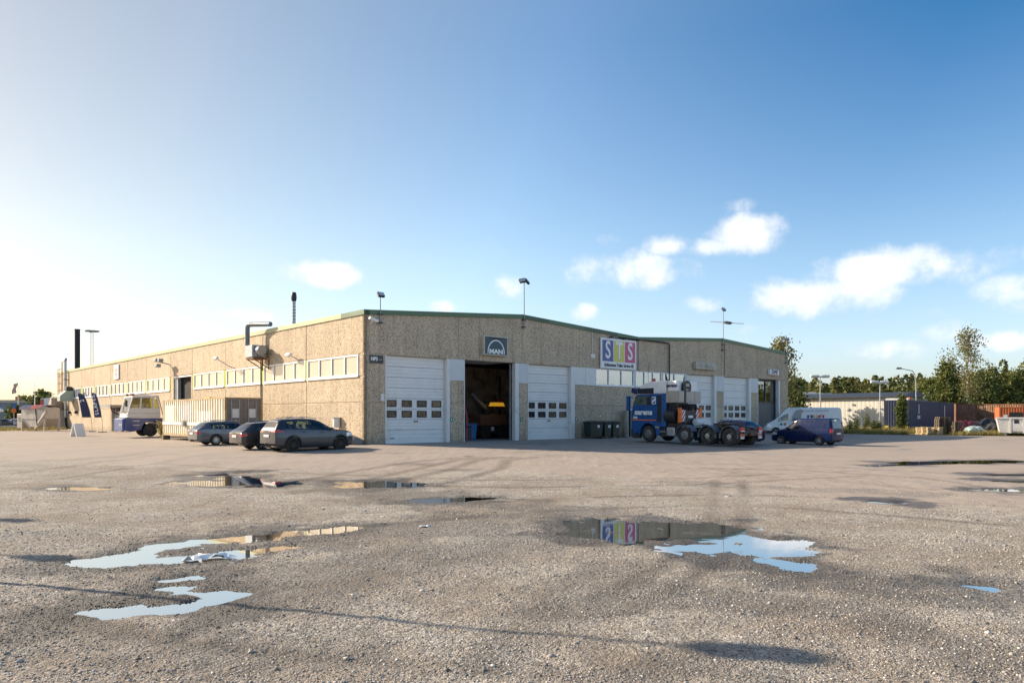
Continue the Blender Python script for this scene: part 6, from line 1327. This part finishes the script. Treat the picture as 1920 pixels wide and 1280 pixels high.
for x in (-2, .2, 2): f_ = MB().box(x - .5, x + .5, -.03, 0, 1.6, 2.8).build('window', WHITEP, t); MB().box(x - .42, x + .42, -.04, -.031, 1.68, 2.72).build('pane', GLASSD, f_)
BGM = M('blue_grey_cladding', (.25, .29, .37), .6, var=.06, scale=.2); t = thing('long_building', 'long blue-grey hall with a white roof edge on the horizon', 'building', (at(-500, 150), 150, 0)); x1 = at(84, 150) - at(-500, 150); zt1 = zat(755, 150)
ribwall(0, x1, -.5, zt1, 0, 1.2, .06).build('wall', BGM, t); MB().box(0, x1, .08, 25, -.5, zt1 - .02).build('wall_core', BGM, t); MB().box(-.2, x1 + .2, -.3, 25, zt1, zat(749.5, 150)).build('roof_edge', M('pale_roof_edge', (.55, .48, .38), .6), t)
for px in (20, 45): MB().box(at(px - 4, 150) - at(-500, 150), at(px + 4, 150) - at(-500, 150), 2, 4, zat(749.5, 150), zat(742.5, 150)).build('roof_vent', M('vent_red', (.50, .17, .12), .6) if 'vent_red' not in bpy.data.materials else bpy.data.materials['vent_red'], t)
t = thing('white_shed', 'small white building with a red panel beyond the hopper', 'building', (at(76, 125), 125, 0)); z1 = zat(747, 125)
MB().hexa([(0, 0, 0), (3.6, 0, 0), (0, 6, 0), (3.6, 6, 0), (0, 0, z1), (3.6, 0, z1 + .4), (0, 6, z1), (3.6, 6, z1 + .4)]).build('wall', WHITEB, t); MB().box(-.05, .55, -.06, -.01, zat(762, 125), z1 - .1).build('red_panel', M('red_panel', (.55, .13, .10), .6), t)
# bunker and white hopper at the far corner
BUN = M('bunker_concrete', (.42, .35, .27), .85, var=.15); x, y = b2w(-1.9, 77.5)
t = thing('concrete_bunker', 'slanting pale concrete bunker against the far wall end', 'bunker', (x, y, G(x, y)), RL)
MB().prism([(-1.8, 0), (1.8, 0), (.7, 2.5), (-1.8, 2.5)], -.4, 1.6, 'y').build('bin', BUN, t, bevel=.03); MB().prism([(-2.0, 2.5), (-.2, 2.5), (-.2, 4.1), (-.8, 4.2), (-2.4, 3.1)], .3, 1.7, 'y').build('chute', BUN, t, bevel=.03)
X, Y = at(76, 88), 88.0; t = thing('salt_hopper', 'weathered white hopper on legs under a red and blue tarpaulin', 'hopper', (X, Y, G(X, Y)), R(-24)); t.scale = (1.12, 1, 1)
HW = M('hopper_white', (.60, .53, .44), .55, var=.08, dirt=((.28, .17, .09), .3, 1.3), stretch=(3, 3, .6))
MB().prism([(-1.9, 1.45), (-1.9, 2.75), (1.9, 2.75), (1.9, 1.45), (.7, .45), (-.7, .45)], -.9, .9, 'y').build('tank', HW, t, bevel=.03); MB().box(-1.95, 1.95, -.95, .95, 1.42, 1.5).build('band', HW, t)
MB().box(-2.9, -1.95, -.7, .7, .3, 2.0).build('engine_box', HW, t, bevel=.06); MB().box(-2.6, -2.3, -.72, -.701, 1.1, 1.6).build('hatch', STEEL, t)
for x_ in (-1.8, 1.75): 
    for y_ in (-.85, .85): MB().box(x_ - .08, x_ + .08, y_ - .08, y_ + .08, 0, 1.45).build('leg', HW, t)
for x_, s_ in ((-1.7, 1), (1.7, -1)): MB().tube([(x_, -.92, 1.4), (x_ - s_ * 1.4 * -1 * 1, -.92, .25)], .06, 6).build('brace', HW, t)
MB().tube([(2.2, -1.0, 2.2), (1.0, -1.0, .9)], .12, 8).build('chute', HW, t); MB().tube([(.45, -.96, 2.7), (.6, -.96, 1.5), (.75, -.96, .6)], .05, 6).build('hose', DARK, t)
for a, b, c in ((-2.1, -.2, (.02, .03, .12)), (-.2, .8, (.40, .03, .04)), (.8, 2.05, (.06, .03, .04))):
    m = MB(); n = 8
    for i in range(n + 1):
        x_ = a + (b - a) * i / n
        for j, (yy, zz) in enumerate(((-1.02, 2.52), (-.98, 2.86), (-.4, 3.0), (.4, 3.0), (1.0, 2.8))): m.v.append((x_, yy, zz + .07 * math.sin(x_ * 4 + j)))
    m.f = [(i * 5 + j, i * 5 + j + 1, i * 5 + j + 6, i * 5 + j + 5) for i in range(n) for j in range(4)]; m.build('tarpaulin', M('tarp_%.2f' % a, c, .6, var=.3, scale=3), t, smooth=True)
# trestle, flags, poles
X, Y = px2w(146, 815, .0); t = thing('trestle', 'white folding trestle standing on the asphalt', 'trestle', (X, Y, G(X, Y)), R(-28))
for s_ in (-1, 1): MB().hexa([(s_ * .45 - .06, -.42, 0), (s_ * .45 + .06, -.42, 0), (s_ * .45 - .06, .42, 0), (s_ * .45 + .06, .42, 0), (s_ * .07 - .06, -.42, 1.12), (s_ * .07 + .06, -.42, 1.12), (s_ * .07 - .06, .42, 1.12), (s_ * .07 + .06, .42, 1.12)]).build('leaf', WHITEB, t)
MB().box(-.12, .12, -.32, .32, 1.1, 1.14).build('ridge', WHITEP, t)
FLB = M('flag_blue', (.035, .042, .11), .7, var=.2, scale=2)
def beach_flag(label, px, Y, mir):
    X = at(px, Y); t = thing('feather_flag', label, 'flag', (X, Y, G(X, Y)), R(-12 if not mir else 22), 'feather flags by the entrance'); H = 4.15
    pole = [(-.0 - (.75 * ((k / 10) ** 2)), 0, H * k / 10 * .94) for k in range(11)] + [(-1.0, 0, H * .985), (-1.3, 0, H)]
    MB().tube(pole, .022, 6).build('pole', STEEL, t); m = MB(); n = 20
    for i in range(n + 1):
        f = i / n; z = 1.55 + (H - 1.6) * f; xe = float(np.interp(z, [p[2] for p in pole], [p[0] for p in pole])); w = xe + .95 + .42 * f
        for j in range(5): m.v.append((xe - w * j / 4, .05 * math.sin(f * 5 + j), z))
    m.f = [(i * 5 + j, i * 5 + j + 1, i * 5 + j + 6, i * 5 + j + 5) for i in range(n) for j in range(4)]; m.build('cloth', FLB, t, smooth='all')
    lm = M('flag_letter', (.75, .75, .76), .6) if 'flag_letter' not in bpy.data.materials else bpy.data.materials['flag_letter']
    for i, ch in enumerate('SLAPIS' if not mir else '?'):
        z = 1.95 + i * .36 if not mir else 3.35; xe = float(np.interp(z, [p[2] for p in pole], [p[0] for p in pole])); o = lettering('letter', ch if ch != '?' else '2', .56, lm, t, (xe - .40, -.075, z), bold=.015); o.rotation_euler = (0, R(-105), 0)
    MB().box(-.3, .3, -.3, .3, 0, .06).build('base', DARK, t)
beach_flag('nearer dark blue feather flag with white lettering', 192.5, 78, False); beach_flag('dark blue feather flag turned away behind the other', 173, 81, True)
for px, Y, lab, fl in ((34, 128, 'thin white flagpole with a limp pink flag', True), (65, 128, 'bare thin white flagpole', False)):
    X = at(px, Y); t = thing('flagpole', lab, 'flagpole', (X, Y, 0), 0, 'flagpoles beyond the hopper'); h = zat(716, Y); MB().cyl((0, 0, 0), (0, 0, h), .07, .04, 8).build('pole', WHITEB, t)
    if fl:
        m = MB()
        for i in range(9):
            for j in range(4): m.v.append((-.08 - .25 * j - .12 * i * .3, .15 * math.sin(j * 2 + i), h - .1 - .22 * i - .1 * j))
        m.f = [(i * 4 + j, i * 4 + j + 1, i * 4 + j + 5, i * 4 + j + 4) for i in range(8) for j in range(3)]; m.build('flag', M('pink_flag', (.62, .42, .36), .8), t, smooth='all')
# street lamps
def tlamp(label, px, py, Y):
    X = at(px, Y); z0 = G(X, Y); t = thing('street_lamp', label, 'street lamp', (X, Y, z0), 0, 'street lamps beyond the yard'); h = zat(py, Y) - z0
    MB().cyl((0, 0, 0), (0, 0, h), .09, .06, 8).build('pole', GALV, t)
    for s_ in (-1, 1): MB().lathe([(0, -.7), (.16, -.6), (.24, -.2), (.2, .5), (0, .62)], (s_ * .68, 0, h + .05), 10, 'x').build('lamp_head', WHITEP, t, smooth=True)
    MB().box(-.15, .15, -.08, .08, h - .08, h + .08).build('arm', GALV, t)
tlamp('double-headed street lamp before the white warehouse', 1538, 706, 100); tlamp('double-headed street lamp beside the blue container', 1650, 717, 104)
Y = 105; X = at(1719, Y); z0 = G(X, Y); h = zat(694, Y) - z0; t = thing('street_lamp', 'tall street lamp with a long curved arm', 'street lamp', (X, Y, z0), 0, 'street lamps beyond the yard')
MB().tube([(0, 0, 0), (-.15, 0, h * .78), (-.25, 0, h * .92), (-.6, 0, h * .99), (-1.8, 0, h * 1.02), (-2.3, 0, h * 1.03)], [.1, .08, .07, .06, .05, .05], 8).build('pole', GALV, t, smooth=True); MB().lathe([(0, -.5), (.12, -.4), (.16, 0), (.1, .4), (0, .45)], (-2.5, 0, h * 1.035), 10, 'x').build('lamp_head', STEEL, t, smooth=True)
# yard lamps just outside the picture: their shadows fall across the gravel
def yard_lamp(label, px, py, H, head):
    tx, ty = px2w(px, py); k = (H) / math.tan(SUN_EL); X = tx - .95 * k; Y = ty + .31 * k; z = G(X, Y); t = thing('yard_lamp', label, 'lamp', (X, Y, z), math.atan2(-.31, .95), 'yard lamps beside the road')
    MB().cyl((0, 0, -.1), (0, 0, H), .075, .028, 10).build('pole', GALV, t, smooth=True); MB().lathe([(0, -.36), (.13, -.3), (head, -.08), (head * 1.05, .1), (.12, .34), (0, .4)], (.1, 0, H), 14, 'x').build('lamp_head', STEEL, t, smooth=True)
yard_lamp('yard lamp whose shadow crosses the foreground gravel', 1390, 1222, 6.0, .24); yard_lamp('yard lamp casting the short shadow at the gravel edge', 70, 1044, 6.0, .22); yard_lamp('yard lamp casting the farthest shadow at the gravel edge', 15, 974, 6.0, .22)
# small things far left
X, Y = at(5, 103), 103.0
for i, (px, c, lab) in enumerate([(8, (.03, .01, .015), 'dark red car parked before the blue-grey hall'), (37, (.55, .57, .6), 'white car parked beside the leafy young tree')]):
    e_ = estate(4.4, 1.42); e_['spokes'] = 5; car(lab, 'car', (at(px, 112) - 2.2, 112 + i, G(at(px, 112), 112)), R(4), e_, mats_for(paint('far_car_%d' % i, c), RIMS), 'cars parked far off')
tag(MB().box(at(-200, 101), at(42, 101), 0, .25, -.1, .42).build('low_wall', M('low_wall_white', (.50, .50, .50), .7), None, loc=(0, 101, 0)), 'low white kerb wall before the lawn', 'wall')
t = thing('road_sign', 'small blue and orange sign beside the leafy young tree', 'sign', (at(26, 110), 110, 0)); MB().cyl((0, 0, 0), (0, 0, 3.6), .05, n=6).build('post', GALV, t); MB().box(-.35, .35, -.06, 0, 2.9, 3.6).build('blue_plate', M('sign_blue', (.03, .12, .32), .5), t); MB().cyl((0, -.07, 2.5), (0, -.02, 2.5), .38, n=16).build('orange_plate', ORANGE, t)
t = thing('lamp_post', 'short green lamp post with a white globe', 'lamp', (at(2, 100), 100, 0)); MB().cyl((0, 0, 0), (0, 0, 2.3), .06, n=8).build('post', M('post_green', (.06, .13, .11), .5), t); MB().lathe([(0, 0), (.28, .12), (.3, .3), (0, .55)], (0, 0, 2.2), 12, 'z').build('globe', WHITEB, t, smooth=True)

for (px, py, s_, lab) in [(392, 1046, .34, 'crumpled white plastic scrap lying in the long puddle'), (797, 986, .12, 'small pale scrap on the damp gravel'), (1362, 931, .14, 'small white scrap beside the round puddle')]:
    X, Y = px2w(px, py); rs_ = random.Random(px); m = MB(); n = 9
    for i in range(n):
        for j in range(4): m.v.append(((i / (n - 1) - .5) * 2 * s_ + rs_.uniform(-.03, .03), (j / 3 - .5) * s_ * .7 + rs_.uniform(-.03, .03), rs_.uniform(0, .3) * s_ * (1 if 0 < i < n - 1 else .2)))
    m.f = [(i * 4 + j, i * 4 + j + 1, i * 4 + j + 5, i * 4 + j + 4) for i in range(n - 1) for j in range(3)]
    tag(m.build('plastic_scrap', WHITEB, None, loc=(X, Y, G(X, Y) - .015), rz=.3), lab, 'scrap', 'scraps of litter on the gravel')
# ------------------------------------------------------------------ terminal tractor by the wall
def tractor():
    TB = M('tractor_blue', (.015, .045, .20), .35, .1, var=.15, coat=.4); TW = M('tractor_white', (.60, .58, .56), .4, var=.06, coat=.2)
    X, Y = px2w(283, 818, .0); rz = RB + R(180)            # nose away from the wall
    ox = X; a = rz; t = thing('terminal_tractor', 'white and blue terminal tractor with a tall glazed cab', 'tractor', (X - .0, Y + .0, .0), a); W = 1.2; y0 = .0
    # x = 0 at the front axle, nose towards +x; near side is y = 0 .. far side y = -2.4
    def sh(m): return m.xf(Matrix.Translation((0, -W, 0)))
    arch = [(.68 * math.cos(R(q)), .55 + .68 * math.sin(R(q))) for q in range(0, 181, 15)]
    sh(MB().prism([(2.0, .55), (1.95, 1.5), (-.95, 1.5), (-1.05, .9), (-.68, .55)] + arch[::-1] + [(.8, .5), (1.5, .4)], -W, W)).build('chassis_body', TB, t, bevel=.05)
    sh(MB().box(1.95, 2.12, -W, W, .45, 1.45)).build('bumper', M('bumper_blue_sunlit', (.04, .08, .26), .4), t, bevel=.05)  # body blue made lighter here, sunlight on the nose put into the colour
    for y in (.75, .3): sh(MB().box(2.12, 2.14, y, y + .3, .85, 1.05)).build('headlight', LENS, t)
    for z in (1.25, .9): sh(MB().box(.85, 1.35, W + .001, W + .03, z, z + .05)).build('step', GALV, t)
    sh(MB().prism([(1.75, 1.52), (1.70, 1.9), (-.75, 1.9), (-.75, 1.52)], -W + .05, W - .05)).build('cab_base', TW, t, bevel=.03)
    cab = [(1.72, 1.9), (1.35, 3.22), (-.55, 3.28), (-.75, 1.9)]
    def pl(x0, x1, z0, z1, mat, nm, par, off=0):           # quad on the leaning side of the cab
        return sh(MB().prism([(x0[0], z0), (x0[1], z0), (x1[1], z1), (x1[0], z1)], W - .13, W - .05 + off)).build(nm, mat, par)
    sh(MB().prism(cab, -W + .05, -W + .12)).build('cab_side', TW, t)
    cs = sh(MB().prism([(1.72, 1.9), (1.6, 2.3), (-.72, 2.3), (-.75, 1.9)], W - .12, W - .05)).build('cab_side', TW, t)
    for x0, x1 in (((1.55, 1.62), (1.30, 1.38)), ((.72, .86), (.66, .78)), ((-.28, -.12), (-.26, -.12)), ((-.74, -.62), (-.56, -.44))): pl(x0, x1, 2.3, 3.15, TW, 'pillar', t)
    YG = glassmat('yellow_green_pane', (.62, .62, .28), 1.45, .04)
    pl((-.12, .72), (-.12, .66), 2.2, 3.1, YG, 'door_window', t, -.03); pl((.86, 1.55), (.78, 1.30), 2.05, 3.1, YG, 'front_side_window', t, -.03); pl((-.62, -.28), (-.44, -.26), 2.3, 3.05, YG, 'rear_side_window', t, -.03)
    sh(MB().prism([(1.40, 3.12), (1.36, 3.26), (-.56, 3.32), (-.56, 3.14)], -W + .04, W - .04)).build('roof', TW, t, bevel=.04)
    sh(MB().add([(1.70, -W + .12, 1.95), (1.70, W - .12, 1.95), (1.37, W - .12, 3.14), (1.37, -W + .12, 3.14)], [(0, 1, 2, 3)])).build('windscreen', YG, t)
    sh(MB().box(.0, .5, -.5, .2, 1.9, 2.6)).build('driver_seat', SEAT, t, bevel=.05); sh(MB().prism([(.75, 2.2), (.2, 2.2), (.1, 2.35), (.3, 2.5), (.7, 2.45)], W - .14, W - .11)).build('dashboard', BLACK, t)
    m = MB(); m.tube([(1.2, W - .2, 3.35), (-.5, W - .2, 3.4)], .03, 6); m.tube([(1.2, -W + .2, 3.35), (-.5, -W + .2, 3.4)], .03, 6); m.tube([(-.5, -W + .2, 3.4), (-.5, W - .2, 3.4)], .03, 6); sh(m).build('roof_rack', WHITEP, t)
    for y in (W - .25, .4, -.6): sh(MB().box(1.2, 1.4, y - .1, y + .1, 3.3, 3.45)).build('work_lamp', ORANGE if y == .4 else BLACK, t, bevel=.02)
    m = MB(); m.tube([(-.55, W - .1, 3.35), (-.75, W - .08, 2.6), (-.95, W - .05, 1.6)], .03, 6); sh(m).build('hand_rail', RUSTY, t); m = MB(); m.tube([(1.75, W, 1.7), (2.1, W + .1, 2.1), (1.9, W + .05, 3.0)], .025, 6); m.box(1.8, 1.95, W, W + .22, 2.4, 2.9); sh(m).build('mirror', BLACK, t)
    sh(MB().box(-3.2, -.9, -.5, .5, .7, 1.0)).build('rear_frame', DARK, t); sh(MB().box(-1.1, -.7, -.9, .9, 1.0, 1.5)).build('coupling_box', TB, t)
    for x in (0, -2.7):
        for sd in (1, -1):
            o = MB().lathe([(.28, -.17), (.44, -.17), (.52, -.13), (.54, -.08), (.54, .08), (.52, .13), (.44, .17), (.28, .17)], (x, -W + sd * (W - .18), .54), 28, 'y').build('wheel', RUBBER, t, smooth=True); MB().lathe([(.29, sd * .15), (.26, sd * .05), (.12, sd * .06), (.1, sd * .14), (0, sd * .15)], (x, -W + sd * (W - .18), .54), 20, 'y').build('rim', DARK, o, smooth=True)
    return t
tractor()
# ------------------------------------------------------------------ inside the open bay
def inbay(u, y): p = b2w(u, y); return (p[0], p[1], .014)
t = thing('lorry_cab', 'cream lorry body standing inside the open bay', 'lorry', inbay(12.2, 6.0), RB); CRM = M('cream_lorry', (.46, .41, .33), .5, var=.1)
MB().prism([(-1.9, .9), (-.15, .9), (.0, 1.9), (-.15, 2.9), (-.5, 3.3), (-1.9, 3.3)], 0, 2.4).build('cab', CRM, t, bevel=.06); MB().box(-1.7, -.3, -.06, -.01, 1.0, 2.0).build('grille', BLACK, t); MB().box(-1.6, -1.1, -.09, -.01, 2.2, 2.5).build('lamp', BLACK, t); MB().box(-1.9, 0, .1, 2.2, .4, .9).build('bumper', DARK, t)
for x in (-1.6, -.2): MB().cyl((x - .15, .9, .5), (x + .15, .9, .5), .5, n=20).build('wheel', RUBBER, t)
t = thing('gas_cylinder', 'dark red gas cylinder inside the open bay', 'cylinder', inbay(10.7, 4.2), RB); MB().lathe([(0, 0), (.2, 0), (.2, 1.3), (.14, 1.5), (.05, 1.55), (.05, 1.7), (0, 1.7)], (0, 0, .85), 16, 'z').build('bottle', M('bottle_red', (.20, .02, .02), .4), t, smooth=True); MB().box(-.3, .3, -.25, .25, 0, .85).build('trolley', DARK, t)
t = thing('plastic_tub', 'blue plastic tub inside the open bay', 'tub', inbay(9.9, 2.8), RB); MB().hexa([(-.38, -.35, 0), (.38, -.35, 0), (-.38, .35, 0), (.38, .35, 0), (-.48, -.42, 1.15), (.48, -.42, 1.15), (-.48, .42, 1.15), (.48, .42, 1.15)]).build('body', M('tub_blue', (.02, .12, .30), .45), t, bevel=.04); MB().box(-.52, .52, -.46, .46, 1.1, 1.18).build('rim', BLACK, t)
t = thing('engine_block', 'dark engine parts on a stand inside the open bay', 'engine', inbay(8.9, 2.4), RB); m = MB(); rs = random.Random(3); [m.box(a, a + rs.uniform(.1, .35), b, b + .3, c, c + rs.uniform(.1, .3)) for a, b, c in [(rs.uniform(-.4, .6), rs.uniform(-.3, .3), rs.uniform(.7, 1.5)) for _ in range(24)]]; m.build('engine', BLACK, t, bevel=.02); MB().box(-.4, .7, -.3, .4, 0, .75).build('stand', DARK, t); MB().box(-.3, 0, -.32, -.3, .9, 1.2).build('notice', WHITEB, t)
t = thing('wheel_loader', 'brown loader with raised boom inside the open bay', 'loader', inbay(13.6, 4.0), RB); BRN = M('loader_brown', (.20, .10, .05), .6, var=.2)
MB().box(-1.6, .9, 0, 2, .95, 1.75).build('body', BRN, t, bevel=.05); MB().box(-1.6, .9, .05, 1.9, .3, .95).build('undercarriage', BLACK, t); MB().hexa([(-2.4, .2, 3.2), (-2.2, .2, 3.3), (-2.4, .5, 3.2), (-2.2, .5, 3.3), (-.3, .2, 1.6), (0, .2, 1.75), (-.3, .5, 1.6), (0, .5, 1.75)]).build('boom', STEEL, t); MB().box(-.9, -.2, .2, .9, 1.75, 2.7).build('cab', DARK, t, bevel=.05); MB().box(-.65, -.35, -.02, 0, .55, .85).build('notice', WHITEB, t)
for x in (-1.2, .5): MB().cyl((x, -.1, .5), (x, .2, .5), .5, n=20).build('wheel', RUBBER, t)
for u_, lab in ((11.3, 'red tool post inside the open bay'),): t = thing('tool_post', lab, 'post', inbay(14.3, 4.6), RB); MB().box(-.25, .25, -.2, .2, 2.2, 2.9).build('red_box', M('tool_red', (.28, .02, .03), .5), t, bevel=.03); MB().box(-.06, .06, -.06, .06, 0, 4.6).build('post', DARK, t)
t = thing('work_lamp', 'lit yellow work lamp inside the open bay', 'lamp', inbay(13.0, 3.4), RB); MB().prism([(-.65, 2.35), (.65, 2.35), (.5, 2.62), (-.5, 2.62)], -.15, .15).build('lamp_box', M('lit_yellow', (.8, .5, .03), .5, emit=((1, .5, .03), .16)), t); MB().cyl((0, 0, 2.62), (0, 0, 5.4), .015, n=5).build('cable', DARK, t)
t = thing('red_pole', 'thin red and white pole at the edge of the open bay', 'pole', inbay(7.42, -.15), RB); MB().cyl((0, 0, -.1), (0, 0, 1.9), .03, n=6).build('pole', M('pole_red', (.45, .03, .04), .5), t)
